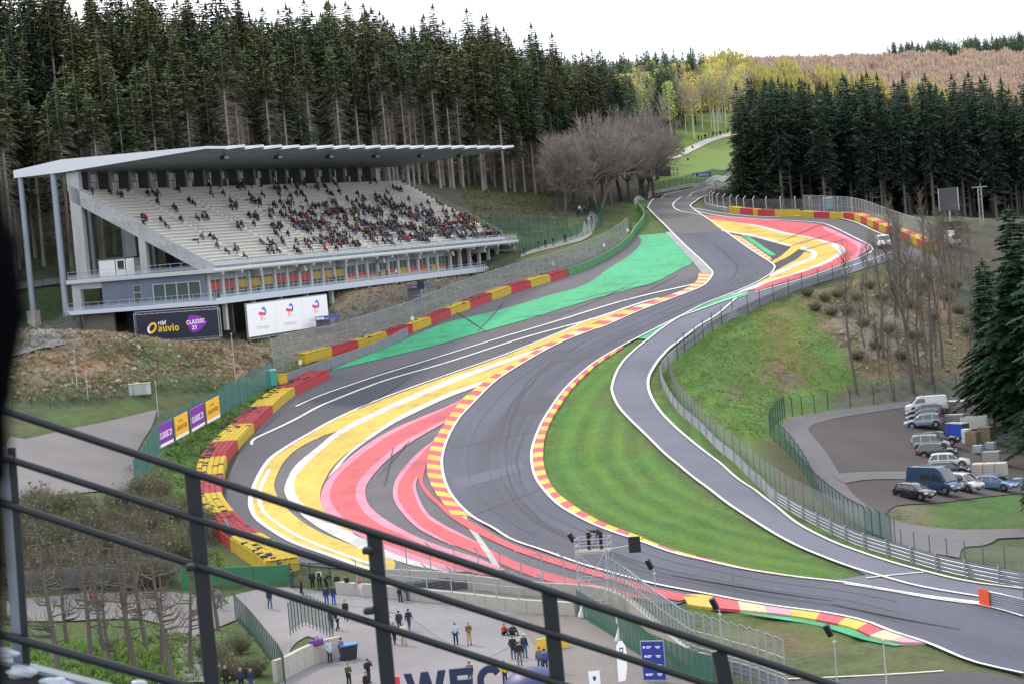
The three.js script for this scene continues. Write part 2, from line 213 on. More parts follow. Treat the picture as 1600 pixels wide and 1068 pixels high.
// ---------------------------------------------------------------- ground cover
const toS = (c) => c <= 0.0031308 ? c * 12.92 : 1.055 * Math.pow(c, 1 / 2.4) - 0.055;
const css = (c) => `rgb(${c.map((x) => Math.round(toS(x) * 255)).join(',')})`;
const COVER = [                                   // base colour of the ground inside each outline, later ones over earlier ones
  [[0.05, 0.05, 0.032], [0, 260, 700, 200, 900, 60, 1600, 20, 1600, 340, 1150, 330, 1000, 300, 850, 350, 730, 330, 600, 300, 130, 300, 40, 440, 0, 440]],
  [[0.115, 0.2, 0.035], [1020, 285, 1160, 200, 1170, 270, 1060, 300]],
  [[0.072, 0.165, 0.02], [1010, 528, 960, 600, 960, 640, 1050, 725, 1180, 822, 1360, 904, 1240, 906, 1100, 881, 950, 833, 850, 770, 830, 715, 850, 660, 905, 590, 975, 540]],
  [[0.085, 0.16, 0.03], [1012, 600, 1050, 540, 1200, 476, 1330, 440, 1400, 430, 1400, 640, 1205, 690, 1290, 800, 1440, 890, 1330, 870, 1160, 760, 1030, 660]],
  [[0.12, 0.125, 0.035], [1180, 480, 1240, 470, 1260, 540, 1300, 570, 1220, 600, 1200, 560]],
  [[0.14, 0.105, 0.07], [1240, 462, 1340, 440, 1490, 420, 1530, 590, 1350, 600, 1320, 545, 1285, 520]],
  [[0.16, 0.135, 0.115], [1290, 500, 1390, 470, 1420, 520, 1400, 560, 1340, 545]],
  [[0.16, 0.125, 0.085], [1192, 565, 1225, 570, 1262, 600, 1235, 612, 1200, 590]],
  [[0.15, 0.12, 0.08], [1122, 598, 1150, 600, 1172, 622, 1150, 628]],
  [[0.1, 0.085, 0.05], [1190, 700, 1215, 690, 1300, 800, 1270, 810]],
  [[0.1, 0.095, 0.075], [1330, 600, 1540, 590, 1540, 625, 1300, 640]],
  [[0.05, 0.12, 0.02], [1400, 790, 1600, 770, 1600, 830, 1480, 830]],
  [[0.13, 0.12, 0.07], [1390, 780, 1450, 780, 1465, 822, 1400, 805]],
  [[0.05, 0.11, 0.02], [1500, 640, 1570, 620, 1600, 680, 1540, 690]],
  [[0.1, 0.115, 0.042], [1060, 945, 1170, 956, 1290, 972, 1410, 1008, 1450, 1008, 1520, 1040, 1560, 1052, 1300, 1060, 1180, 1066, 1100, 1000]],
  [[0.075, 0.125, 0.026], [1060, 944, 1290, 974, 1410, 1008, 1300, 990, 1150, 966]],
  [[0.13, 0.12, 0.06], [1170, 985, 1290, 1000, 1300, 1025, 1180, 1010]],
  [[0.065, 0.12, 0.022], [440, 580, 500, 580, 420, 640, 345, 700, 305, 760, 310, 830, 400, 890, 300, 900, 200, 840, 215, 760, 260, 690, 345, 650, 410, 610]],
  [[0.05, 0.055, 0.028], [0, 770, 210, 780, 300, 830, 320, 880, 250, 920, 0, 900]],
  [[0.2, 0.155, 0.11], [20, 505, 120, 490, 210, 520, 400, 520, 430, 560, 400, 600, 350, 585, 20, 600]],
  [[0.062, 0.09, 0.028], [170, 540, 250, 535, 330, 545, 350, 575, 230, 570, 150, 556]],
  [[0.24, 0.12, 0.06], [40, 558, 110, 560, 190, 553, 210, 566, 120, 575, 40, 574]],
  [[0.26, 0.2, 0.13], [330, 530, 500, 500, 520, 440, 690, 425, 680, 470, 520, 540, 440, 570, 360, 600]],
  [[0.15, 0.135, 0.12], [500, 500, 560, 470, 760, 428, 900, 385, 930, 395, 760, 455, 560, 530]],
  [[0.07, 0.1, 0.025], [800, 400, 985, 330, 985, 370, 930, 385, 860, 410]],
  [[0.06, 0.12, 0.02], [985, 380, 1050, 366, 1010, 322, 1060, 303, 1130, 286, 1000, 300, 975, 350]],
  [[0.06, 0.11, 0.02], [90, 650, 150, 640, 145, 660, 100, 664]], [[0.05, 0.1, 0.02], [168, 632, 240, 622, 240, 640, 180, 645]],
  [[0.05, 0.085, 0.022], [40, 450, 130, 440, 120, 500, 30, 510]],
  [[0.05, 0.046, 0.03], [1470, 392, 1500, 345, 1640, 335, 1640, 600, 1540, 600, 1500, 500]],
  [[0.06, 0.11, 0.022], [300, 900, 470, 985, 440, 1068, 0, 1068, 0, 960, 200, 965]],
];
const GC = 2048, cover = document.createElement('canvas'); cover.width = cover.height = GC;
const gx = (x) => (x - GX0) / (GX1 - GX0) * GC, gz = (z) => (-z - GZ0) / (GZ1 - GZ0) * GC;
const groundMap = (() => {
  const c = cover.getContext('2d'); c.fillStyle = css([0.062, 0.085, 0.03]); c.fillRect(0, 0, GC, GC);
  for (const [col, poly] of COVER) { c.fillStyle = css(col); c.beginPath(); onGround(poly, true, 3).forEach(([x, z], i) => i ? c.lineTo(gx(x), gz(z)) : c.moveTo(gx(x), gz(z))); c.fill(); }
  const src = c.getImageData(0, 0, GC, GC).data, out = new Uint8Array(GC * GC * 4), lawn = onGround(COVER[2][1], true, 3), kerbSide = resample(onGround([975, 540, 905, 590, 860, 640, 832, 700, 836, 745, 875, 792, 950, 830, 1050, 865, 1162, 891, 1240, 903], false, 6), 0.8);
  const bx0 = Math.min(...lawn.map((p) => p[0])), bx1 = Math.max(...lawn.map((p) => p[0]));
  const R = rng(5), N = 512, white = new Float32Array(N * N); for (let i = 0; i < N * N; i++) white[i] = R();
  const step = (GX1 - GX0) / GC;
  for (let j = 0; j < GC; j++) for (let i = 0; i < GC; i++) {
    const x = GX0 + i * step, Z = GZ0 + j * (GZ1 - GZ0) / GC, n1 = noise(x * 0.11, Z * 0.11), n2 = noiseB(x * 0.5, Z * 0.5);
    const r = white[(j & 511) * N + (i & 511)], si = clamp(Math.round(i + (n1 * 1.2 + n2 * 1.5 + (r - 0.5) * 4) / step * 0.8), 0, GC - 1), sj = clamp(Math.round(j + (noise(x * 0.13 + 40, Z * 0.13) * 1.2 + noiseB(x * 0.5 + 9, Z * 0.5) * 1.5 + (white[(j * 7 & 511) * N + (i * 3 & 511)] - 0.5) * 4) / step * 0.8), 0, GC - 1);
    const o = (j * GC + i) * 4, s = (sj * GC + si) * 4; let k = 1 + 0.16 * n1 + 0.16 * n2 + 0.2 * noise(x * 1.4, Z * 1.4 + 20) + 0.3 * (r - 0.5) + 0.1 * noise(x * 0.025, Z * 0.025), warm = 1 + 0.1 * noiseB(x * 0.06, Z * 0.06);
    if (x > bx0 && x < bx1 && src[s + 1] > src[s] * 1.3 && kerbSide.length) {                      // mown swathes on the infield, following the kerb
      let best = 1e9; for (let q = 0; q < kerbSide.length; q++) { const dx = kerbSide[q][0] - x, dz = kerbSide[q][1] + Z, e = dx * dx + dz * dz; if (e < best) best = e; }
      const m = Math.sqrt(best); k = 1 + (k - 1) * 0.35 + 0.2 * Math.sin(m * 2.1 + 0.3 * noise(x * 0.05, Z * 0.05)) * (0.75 + 0.25 * noise(x * 0.04, Z * 0.04)) + 0.1 * noise(m * 1.7, Z * 0.03) + 0.16 * noise(x * 1.3, Z * 1.3);
    }
    out[o] = clamp(src[s] * Math.sqrt(clamp(k, 0.3, 2)) * warm, 0, 255); out[o + 1] = clamp(src[s + 1] * Math.sqrt(clamp(k, 0.3, 2)), 0, 255); out[o + 2] = clamp(src[s + 2] * Math.sqrt(clamp(k, 0.3, 2)), 0, 255); out[o + 3] = 255;
  }
  const t = new THREE.DataTexture(out, GC, GC); t.colorSpace = THREE.SRGBColorSpace; t.magFilter = THREE.LinearFilter; t.minFilter = THREE.LinearMipmapLinearFilter; t.generateMipmaps = true; t.needsUpdate = true; return t;
})();
const grit = (() => { const f = tileNoise(31, 3), R = rng(8); return dataTex(512, (u, v) => { const k = 0.5 + 0.3 * f(u, v, 24) + 0.35 * (R() - 0.5); return [k, k, k]; }, false); })();
const repeated = (t, n) => { const q = t.clone(); q.repeat.set(1 / n, 1 / n); q.needsUpdate = true; return q; };

// paved mask, so that only unpaved ground is uneven
const paved = (() => {
  const W = 512, c = document.createElement('canvas'); c.width = c.height = W; const g = c.getContext('2d'); g.fillStyle = '#000'; g.fillRect(0, 0, W, W); g.fillStyle = g.strokeStyle = '#fff'; g.lineWidth = 6;
  const plaza = [380, 900, 620, 900, 1000, 940, 1160, 1068, 1100, 1110, 400, 1110, 350, 950], park = [1230, 650, 1430, 620, 1600, 620, 1640, 860, 1400, 860, 1280, 760], way = [0, 930, 340, 930, 340, 970, 0, 985], yard = [0, 690, 100, 670, 250, 636, 240, 670, 212, 742, 214, 768, 90, 776, 0, 782], lane = [905, 325, 945, 325, 935, 372, 815, 406, 812, 396, 900, 366];
  for (const p of [...Object.values(PX), plaza, park, way, yard, lane]) { g.beginPath(); onGround(p, true, 2).forEach(([x, z], i) => { const X = gx(x) * W / GC, Y = gz(z) * W / GC; i ? g.lineTo(X, Y) : g.moveTo(X, Y); }); g.fill(); g.stroke(); }
  const a = g.getImageData(0, 0, W, W).data; let m = new Float32Array(W * W); for (let i = 0; i < W * W; i++) m[i] = a[i * 4] / 255;
  for (let p = 0; p < 3; p++) { const q = new Float32Array(W * W); for (let j = 1; j < W - 1; j++) for (let i = 1; i < W - 1; i++) { let s = 0; for (let y = -1; y < 2; y++) for (let x = -1; x < 2; x++) s += m[(j + y) * W + i + x]; q[j * W + i] = s / 9; } m = q; }
  return (x, z) => bil(m, W, W, gx(x) * W / GC, gz(z) * W / GC);
})();
{
  const pos = [], uv = [], idx = [];
  for (let j = 0; j < GM; j++) for (let i = 0; i < GN; i++) {
    const x = GX0 + 2 * i, z = -(GZ0 + 2 * j), rough = 1 - clamp(paved(x, z) * 1.6, 0, 1);
    pos.push(x, grid[j * GN + i] + rough * (0.35 * noise(x * 0.12, z * 0.12) + 0.16 * noiseB(x * 0.33, z * 0.33) - 0.15) - (1 - rough) * 0.05, z); uv.push((x - GX0) / (GX1 - GX0), (-z - GZ0) / (GZ1 - GZ0));
    if (i && j) { const a = j * GN + i; idx.push(a - GN - 1, a - GN, a, a - GN - 1, a, a - 1); }
  }
  const bump = repeated(grit, 1); bump.repeat.set(120, 126);
  struct('ground', geoFrom(pos, idx, uv), new THREE.MeshStandardMaterial({ map: groundMap, roughness: 1, bumpMap: bump, bumpScale: 0.12 }));
}
{ // the hills around, as far as the horizon
  const xs = [], zs = [], pos = [], col = [], idx = []; for (let x = -1800; x <= 1800; x += 20) xs.push(x); for (let z = 0; z <= 2800; z += 20) zs.push(z);
  zs.forEach((Z, j) => xs.forEach((x, i) => {
    const nearby = x > GX0 + 12 && x < GX1 - 12 && Z > GZ0 + 12 && Z < GZ1 - 12;
    pos.push(x, bil(coarse, HN, HM, (x - HX0) / 20, (Z - HZ0) / 20) - (nearby ? 9 : 0.4), -Z);
    const k = 1 + 0.2 * noise(x * 0.02, Z * 0.02), lea = Z > 540 && Z < 860 && x > 20 && x < 82 ? 1 : 0; col.push(lerp(0.055, 0.13, lea) * k, lerp(0.048, 0.2, lea) * k, 0.03 * k);
    if (i && j) { const w = xs.length, a = j * w + i; idx.push(a - w - 1, a - w, a, a - w - 1, a, a - 1); }
  }));
  struct('hills', geoFrom(pos, idx, null, col), new THREE.MeshStandardMaterial({ vertexColors: true, roughness: 1 }));
}

// ---------------------------------------------------------------- asphalt, painted areas, lines
const asphaltTex = (() => { const f = tileNoise(41, 4), R = rng(18); return dataTex(512, (u, v) => { const k = 0.86 + 0.09 * f(u, v, 6) + 0.16 * (R() - 0.5); return [k, k, k]; }, true); })();
const paintTex = (() => { const f = tileNoise(43, 5), R = rng(19); return dataTex(512, (u, v) => { const n = f(u, v, 5), k = 0.95 + 0.09 * n + 0.08 * (R() - 0.5) - 0.24 * sstep(0.25, 0.7, f(u + 0.37, v, 14)) - 0.12 * sstep(0.2, 0.6, f(v, u, 4)); return [k, k, k]; }, true); })();
const asphaltBump = repeated(grit, 1.3);
const asphalt = (r, g, b, rough = 0.88) => new THREE.MeshStandardMaterial({ color: rgb(r, g, b), vertexColors: true, map: repeated(asphaltTex, 7), roughness: rough, bumpMap: asphaltBump, bumpScale: 0.006 });
const paintMats = new Map();
const paint = (r, g, b, rough = 0.7) => { const k = [r, g, b, rough].join(); if (!paintMats.has(k)) paintMats.set(k, new THREE.MeshStandardMaterial({ color: rgb(r, g, b), map: repeated(paintTex, 9), roughness: rough, vertexColors: true })); return paintMats.get(k); };
function tint(geo, fn) { const p = geo.attributes.position, c = new Float32Array(p.count * 3); for (let i = 0; i < p.count; i++) { const v = fn(p.getX(i), p.getZ(i), i); c[i * 3] = v[0]; c[i * 3 + 1] = v[1]; c[i * 3 + 2] = v[2]; } geo.setAttribute('color', new THREE.BufferAttribute(c, 3)); return geo; }
function place(name) { const o = new THREE.Group(); o.name = numbered(name); o.userData.kind = 'structure'; scene.add(o); return o; }
const wornGrey = (x, z) => { const k = 1 + 0.13 * noise(x * 0.035, z * 0.035) + 0.08 * noiseB(x * 0.16, z * 0.16); return [k, k, k]; };
const raceTrack = place('race_track'), runOff = place('run_off_area'), pitLane = place('pit_lane');
const C_RED = [0.56, 0.062, 0.085], C_PINK = [0.6, 0.2, 0.3], C_YEL = [0.56, 0.4, 0.042], C_WHITE = [0.56, 0.56, 0.56], C_GREEN = [0.014, 0.36, 0.15], C_NAVY = [0.037, 0.041, 0.067];
part(runOff, 'asphalt', tint(drape(onGround(PX.runoffLeft, true, 3), 0.06, 3), (x, z) => wornGrey(x, z)), asphalt(0.112, 0.108, 0.126));
part(runOff, 'asphalt', tint(drape(onGround(PX.runoffRight, true, 3), 0.06, 3), wornGrey), asphalt(0.085, 0.085, 0.098));
part(pitLane, 'asphalt', tint(drape(onGround(PX.pitLane, true, 3), 0.075, 3), wornGrey), asphalt(0.136, 0.142, 0.195));
const LINE = {
  left: [1600, 1055, 1522, 1037, 1447, 1006, 1397, 990, 1350, 972, 1287, 959, 1225, 951, 1162, 941, 1100, 929, 1025, 915, 950, 895, 900, 880, 850, 862, 800, 845, 770, 826, 740, 810, 715, 787, 700, 765, 692, 740, 691, 715, 700, 685, 717, 655, 740, 630, 770, 600, 795, 582, 840, 555, 875, 537, 925, 517, 947, 510, 994, 489, 1041, 471, 1078, 457, 1099, 448, 1110, 437, 1114, 428, 1109, 421, 1094, 406, 1070, 384, 1047, 361, 1025, 339, 1014, 327, 1014, 322, 1035, 309, 1060, 301, 1100, 291, 1131, 285],
  right: [1600, 966, 1531, 947, 1412, 928, 1319, 912, 1240, 903, 1162, 891, 1100, 877, 1050, 865, 1000, 847, 950, 830, 915, 815, 875, 792, 850, 767, 836, 745, 831, 722, 832, 700, 845, 665, 860, 640, 880, 612, 907, 585, 937, 562, 975, 540, 1012, 521, 1050, 502, 1097, 478, 1140, 461, 1180, 444, 1199, 433, 1205, 429, 1211, 420, 1208, 414, 1190, 402, 1160, 382, 1130, 360, 1100, 339, 1085, 328, 1079, 322, 1088, 315, 1110, 306, 1135, 297],
  pitLeft: [1168, 458, 1125, 474, 1078, 491, 1063, 496, 1031, 517, 1012, 532, 984, 555, 966, 578, 957, 602, 957, 614, 966, 635, 987, 659, 1015, 686, 1052, 721, 1101, 760, 1140, 790, 1178, 815, 1215, 838, 1256, 859, 1319, 884, 1381, 903, 1428, 916, 1480, 926, 1531, 934],
  pitRight: [1151, 467, 1121, 493, 1090, 512, 1050, 542, 1029, 564, 1016, 585, 1013, 604, 1021, 627, 1041, 654, 1071, 682, 1118, 719, 1169, 760, 1207, 788, 1272, 834, 1350, 866, 1444, 894, 1522, 912, 1600, 922],
};
const chain = {}; for (const k of Object.keys(LINE)) chain[k] = onGround(LINE[k], false, 4);
{ // the track itself, rubbered in along the racing line
  const near = (c, x, z) => { let b = 1e9, k = 0; for (let i = 0; i < c.length; i++) { const d = (c[i][0] - x) ** 2 + (c[i][1] - z) ** 2; if (d < b) { b = d; k = i; } } return [Math.sqrt(b), k]; };
  part(raceTrack, 'asphalt', tint(drape(onGround(PX.track, true, 3), 0.09, 2.2), (x, z) => {
    const [l, i] = near(chain.left, x, z), [r] = near(chain.right, x, z), t = l / (l + r + 0.01), Z = -z;
    const lane = 0.5 + 0.26 * Math.sin(Z * 0.021 + 1.2), k = 1.04 + 0.1 * noise(x * 0.03, z * 0.03) + 0.06 * noiseB(x * 0.13, z * 0.05) - 0.3 * Math.exp(-(((t - lane) / 0.17) ** 2)) * (0.75 + 0.25 * noiseB(t * 14, Z * 0.03)) + 0.08 * noiseB(t * 9, Z * 0.015);
    return [k, k, k * 1.015];
  }), asphalt(0.083, 0.087, 0.128));
  part(raceTrack, 'asphalt_patch', tint(drape(onGround([1048, 363, 1090, 365, 1130, 360, 1098, 338, 1085, 329, 1079, 322, 1086, 315, 1110, 306, 1138, 296, 1138, 285, 1100, 291, 1060, 301, 1035, 309, 1014, 322, 1014, 327, 1025, 339], true, 2), 0.105, 2.5), wornGrey), asphalt(0.115, 0.112, 0.118));
}
let sheet = 0;
function stripe(parent, px, color, lift = 0.13, name = 'painted_stripe') { part(parent, name, tint(drape(onGround(px, true, 4), lift + (sheet = (sheet + 1) % 9) * 0.0012, 2.2), scuffed), paint(...color)); }
function scuffed(x, z) { const w = 0.93 + 0.09 * noise(x * 0.05, z * 0.05) - 0.22 * sstep(0.2, 0.75, noiseB(x * 0.09 + z * 0.05, z * 0.22 - x * 0.04)) - 0.12 * sstep(0.3, 0.8, noise(x * 0.5, z * 0.12)); return [w, w, w * 1.01]; }
const A = runOff;
part(A, 'asphalt_patch', tint(drape(onGround([1092, 431, 1000, 462, 900, 495, 850, 507, 700, 551, 600, 581, 500, 616, 450, 638, 400, 680, 365, 735, 353, 760, 351, 790, 358, 815, 371, 840, 396, 855, 431, 869, 470, 880, 540, 887, 585, 890, 540, 872, 480, 852, 440, 836, 410, 816, 395, 792, 391, 775, 396, 755, 410, 727, 425, 712, 450, 696, 500, 667, 600, 629, 700, 594, 800, 561, 860, 535, 950, 502, 1020, 475, 1060, 458], true, 2), 0.1, 3), wornGrey), asphalt(...C_NAVY, 0.7));
stripe(A, [998, 369, 1047, 365, 1081, 407, 1064, 421, 1026, 441, 989, 452, 932, 467, 876, 484, 820, 501, 700, 535, 600, 560, 515, 580, 580, 553, 640, 528, 700, 505, 775, 487, 850, 465, 912, 447, 951, 421, 989, 396, 1002, 379], C_GREEN);
// yellow, white, red and pink sweeps in the left run-off
stripe(A, [1060, 463, 987, 482, 925, 500, 850, 532, 775, 562, 700, 588, 600, 624, 525, 656, 475, 685, 445, 703, 420, 722, 402, 752, 392, 782, 399, 807, 425, 827, 467, 850, 520, 869, 580, 889, 615, 897, 615, 876, 580, 865, 555, 855, 505, 835, 467, 812, 440, 787, 429, 765, 430, 750, 442, 725, 465, 702, 500, 684, 530, 673, 600, 641, 700, 601, 760, 577, 850, 540, 925, 507, 1000, 480], C_YEL);
stripe(A, [842, 545, 760, 573, 700, 594, 600, 637, 532, 671, 495, 700, 460, 730, 446, 757, 446, 775, 465, 800, 505, 830, 555, 855, 580, 865, 615, 876, 650, 886, 705, 897, 655, 880, 605, 862, 555, 837, 505, 810, 472, 787, 460, 767, 462, 747, 475, 730, 507, 700, 537, 677, 600, 645, 700, 602, 760, 580, 830, 553], C_WHITE, 0.135);
stripe(A, [838, 550, 762, 580, 700, 602, 600, 645, 537, 677, 507, 700, 475, 730, 462, 747, 460, 767, 472, 787, 505, 810, 555, 837, 545, 828, 520, 812, 505, 795, 500, 775, 507, 752, 525, 725, 570, 687, 625, 650, 700, 615, 762, 594, 800, 574], C_YEL, 0.132);
stripe(A, [762, 594, 700, 615, 625, 650, 570, 687, 540, 712, 522, 732, 512, 748, 530, 730, 550, 708, 600, 672, 640, 650, 700, 622, 762, 599], C_WHITE, 0.134);
stripe(A, [722, 624, 700, 635, 612, 672, 550, 712, 515, 747, 501, 775, 507, 802, 535, 822, 580, 850, 617, 868, 655, 883, 692, 893, 705, 895, 730, 895, 655, 870, 592, 847, 555, 825, 527, 800, 516, 780, 518, 762, 532, 740, 570, 707, 625, 672, 700, 638, 718, 629], C_PINK, 0.126);
stripe(A, [718, 629, 700, 638, 625, 672, 570, 707, 532, 740, 518, 762, 516, 780, 527, 800, 555, 825, 592, 847, 655, 870, 725, 893, 790, 905, 770, 893, 750, 887, 680, 860, 630, 838, 592, 820, 565, 797, 556, 775, 560, 755, 587, 725, 637, 687, 700, 655, 704, 652], C_RED, 0.14);
stripe(A, [704, 652, 697, 660, 650, 687, 605, 720, 577, 752, 571, 772, 580, 795, 617, 822, 667, 847, 742, 872, 790, 892, 765, 890, 680, 860, 630, 838, 592, 820, 565, 797, 556, 775, 560, 755, 587, 725, 637, 687], C_PINK, 0.142);
stripe(A, [677, 690, 650, 714, 625, 745, 616, 768, 622, 790, 650, 822, 680, 840, 717, 856, 800, 890, 875, 914, 950, 930, 1025, 939, 1000, 933, 950, 919, 875, 901, 800, 876, 730, 843, 692, 825, 665, 806, 650, 778, 647, 757, 657, 738, 669, 720], C_RED, 0.14);
stripe(A, [678, 689, 648, 713, 622, 744, 614, 768, 620, 791, 648, 823, 678, 841, 715, 857, 683, 839, 653, 820, 627, 790, 621, 768, 629, 746, 655, 715], C_PINK, 0.15);
stripe(A, [656, 740, 645, 757, 649, 778, 664, 807, 692, 826, 730, 844, 760, 856, 733, 842, 695, 822, 669, 804, 654, 777, 650, 758], C_PINK, 0.155);
stripe(A, [669, 718, 655, 743, 656, 757, 669, 777, 684, 790, 700, 806, 737, 830, 800, 860, 875, 886, 950, 907, 1025, 932, 1060, 941, 1095, 935, 1025, 921, 950, 899, 875, 876, 800, 851, 750, 824, 705, 799, 686, 785, 673, 772, 662, 757, 662, 743], C_RED, 0.145);
stripe(A, [719, 808, 728, 808, 782, 888, 772, 888], [0.42, 0.42, 0.4], 0.138);
// inner white outlines and the long white lines across the run-off
const white = (parent, px, w, lift = 0.165) => part(parent, 'white_line', ribbon(onGround(px, false, 4), w, lift), paint(...C_WHITE));
white(A, [925, 499, 850, 531, 775, 560, 700, 586, 600, 622, 525, 655, 475, 683, 445, 701, 419, 721, 401, 751, 391, 782, 398, 808, 424, 829, 466, 852, 520, 871, 580, 891], 0.5);
white(A, [421, 735, 410, 757, 405, 778, 411, 800, 437, 822, 480, 846, 530, 866, 590, 886], 0.45);
white(A, [1087, 445, 975, 471, 850, 509, 700, 554, 600, 585, 540, 605, 500, 619, 462, 636], (t) => lerp(0.75, 0.3, t));
white(A, [1030, 467, 1000, 475, 925, 500, 825, 527, 700, 567, 600, 596, 512, 630, 460, 657, 400, 685, 393, 696], (t) => lerp(0.75, 0.35, t));
// painted sweeps in the right run-off
const B = runOff;
stripe(B, [1100, 337, 1145, 340, 1220, 346, 1255, 349, 1285, 353, 1311, 364, 1341, 379, 1358, 386, 1357, 392, 1341, 402, 1324, 410, 1292, 422, 1255, 434, 1217, 445, 1180, 456, 1180, 452, 1199, 443, 1236, 432, 1274, 420, 1300, 409, 1319, 397, 1322, 392, 1315, 385, 1296, 379, 1264, 371, 1227, 364, 1180, 352, 1160, 350, 1106, 342], C_RED);
stripe(B, [1285, 354, 1292, 362, 1322, 375, 1339, 386, 1339, 396, 1328, 408, 1341, 402, 1357, 392, 1358, 386, 1341, 379, 1311, 364], C_PINK, 0.14);
stripe(B, [1106, 342, 1160, 350, 1180, 352, 1227, 364, 1264, 371, 1296, 379, 1315, 385, 1322, 392, 1319, 397, 1300, 409, 1274, 420, 1236, 432, 1199, 443, 1180, 452, 1140, 463, 1180, 446, 1217, 435, 1255, 423, 1292, 408, 1307, 397, 1309, 392, 1292, 382, 1255, 371, 1217, 365, 1180, 354, 1150, 349], C_WHITE, 0.135);
stripe(B, [1108, 343, 1150, 349, 1180, 354, 1217, 365, 1255, 371, 1292, 382, 1309, 392, 1307, 397, 1292, 408, 1255, 423, 1217, 435, 1180, 446, 1202, 434, 1217, 429, 1255, 413, 1274, 405, 1277, 396, 1262, 388, 1242, 384, 1217, 379, 1180, 368, 1128, 360], C_YEL, 0.132);
stripe(B, [1128, 360, 1180, 368, 1217, 379, 1242, 384, 1262, 388, 1277, 396, 1274, 405, 1255, 413, 1217, 429, 1202, 434, 1208, 428, 1236, 416, 1262, 405, 1268, 397, 1255, 392, 1217, 382, 1180, 372, 1132, 363], C_WHITE, 0.137);
stripe(B, [1208, 428, 1236, 416, 1262, 405, 1268, 397, 1257, 395, 1247, 405, 1227, 416, 1211, 425], C_YEL, 0.13);
part(B, 'asphalt_patch', tint(drape(onGround([1132, 363, 1180, 372, 1217, 382, 1240, 388, 1220, 402, 1207, 412, 1190, 401, 1160, 381], true, 2), 0.1, 3), wornGrey), asphalt(0.045, 0.047, 0.06));
part(B, 'asphalt_patch', tint(drape(onGround([1214, 422, 1210, 415, 1232, 404, 1246, 392, 1257, 395, 1253, 401, 1232, 413], true, 2), 0.1, 3), wornGrey), asphalt(0.045, 0.047, 0.06));
stripe(B, [1242, 382, 1253, 386, 1244, 394, 1231, 403, 1210, 413, 1206, 410, 1221, 401, 1236, 388], C_YEL, 0.139);
stripe(B, [1158, 369, 1167, 368, 1214, 400, 1205, 401], C_GREEN, 0.14);
stripe(pitLane, [1142, 460, 1168, 458, 1166, 463, 1125, 474, 1078, 491, 1050, 504, 1011, 531, 997, 530, 1031, 512, 1063, 495, 1087, 484], C_GREEN);
white(B, [1085, 330, 1130, 339, 1180, 343, 1255, 347, 1285, 350, 1311, 360, 1349, 379, 1364, 388, 1360, 396, 1345, 403, 1300, 421, 1250, 438, 1180, 458], 0.4);
white(B, [1088, 327, 1130, 334, 1175, 339, 1220, 340], 0.4); white(B, [1240, 338, 1264, 339, 1302, 341, 1330, 346, 1367, 362, 1382, 368], 0.4); white(B, [1396, 395, 1349, 411, 1310, 424], 0.35);
white(raceTrack, [1104, 298, 1080, 304, 1062, 311, 1053, 318, 1053, 325, 1063, 331, 1080, 334, 1098, 337], 0.35, 0.18);
for (const k of ['left', 'right']) part(raceTrack, 'white_line', ribbon(chain[k], 0.3, 0.2), paint(0.62, 0.62, 0.62));
for (const k of ['pitLeft', 'pitRight']) part(pitLane, 'white_line', ribbon(chain[k], k === 'pitLeft' ? 0.32 : 0.36, 0.19), paint(0.62, 0.62, 0.62));
white(pitLane, [1354, 905, 1400, 900, 1444, 896], 0.3); white(pitLane, [1319, 914, 1400, 926, 1460, 936, 1530, 945], (t) => lerp(0.2, 1.1, t), 0.17);
part(pitLane, 'service_road', tint(drape(onGround([1180, 1068, 1300, 1062, 1480, 1050, 1560, 1053, 1600, 1064, 1600, 1090, 1180, 1090], true, 1), 0.05, 3), wornGrey), asphalt(0.06, 0.058, 0.065));
white(pitLane, [1190, 1064, 1300, 1060, 1400, 1055, 1475, 1050], 0.25, 0.13);
{ // tyre marks that braking and spinning cars left on the run-off
  const mat = paint(0.03, 0.03, 0.034, 0.6), R = rng(21);
  for (const [x0, y0, x1, y1, w] of [[760, 520, 700, 480, 0.25], [792, 500, 880, 492, 0.25], [640, 590, 560, 640, 0.2], [745, 520, 790, 470, 0.2], [1000, 440, 860, 500, 0.2], [900, 470, 1050, 440, 0.2], [870, 490, 905, 486, 0.25], [1200, 385, 1290, 350, 0.22], [1215, 392, 1320, 362, 0.22], [1240, 398, 1330, 374, 0.2], [600, 760, 615, 700, 0.2], [590, 745, 640, 690, 0.16], [1050, 900, 1300, 940, 0.35], [1300, 945, 1500, 985, 0.3], [980, 470, 1060, 430, 0.2], [690, 500, 720, 470, 0.2]])
    part(runOff, 'tyre_mark', ribbon(onGround([x0, y0, (x0 + x1) / 2 + R() * 8 - 4, (y0 + y1) / 2 + R() * 6 - 3, x1, y1], false, 6), (t) => w * (0.4 + 0.6 * Math.sin(Math.PI * clamp(t, 0.05, 0.95))), 0.212), mat);
}
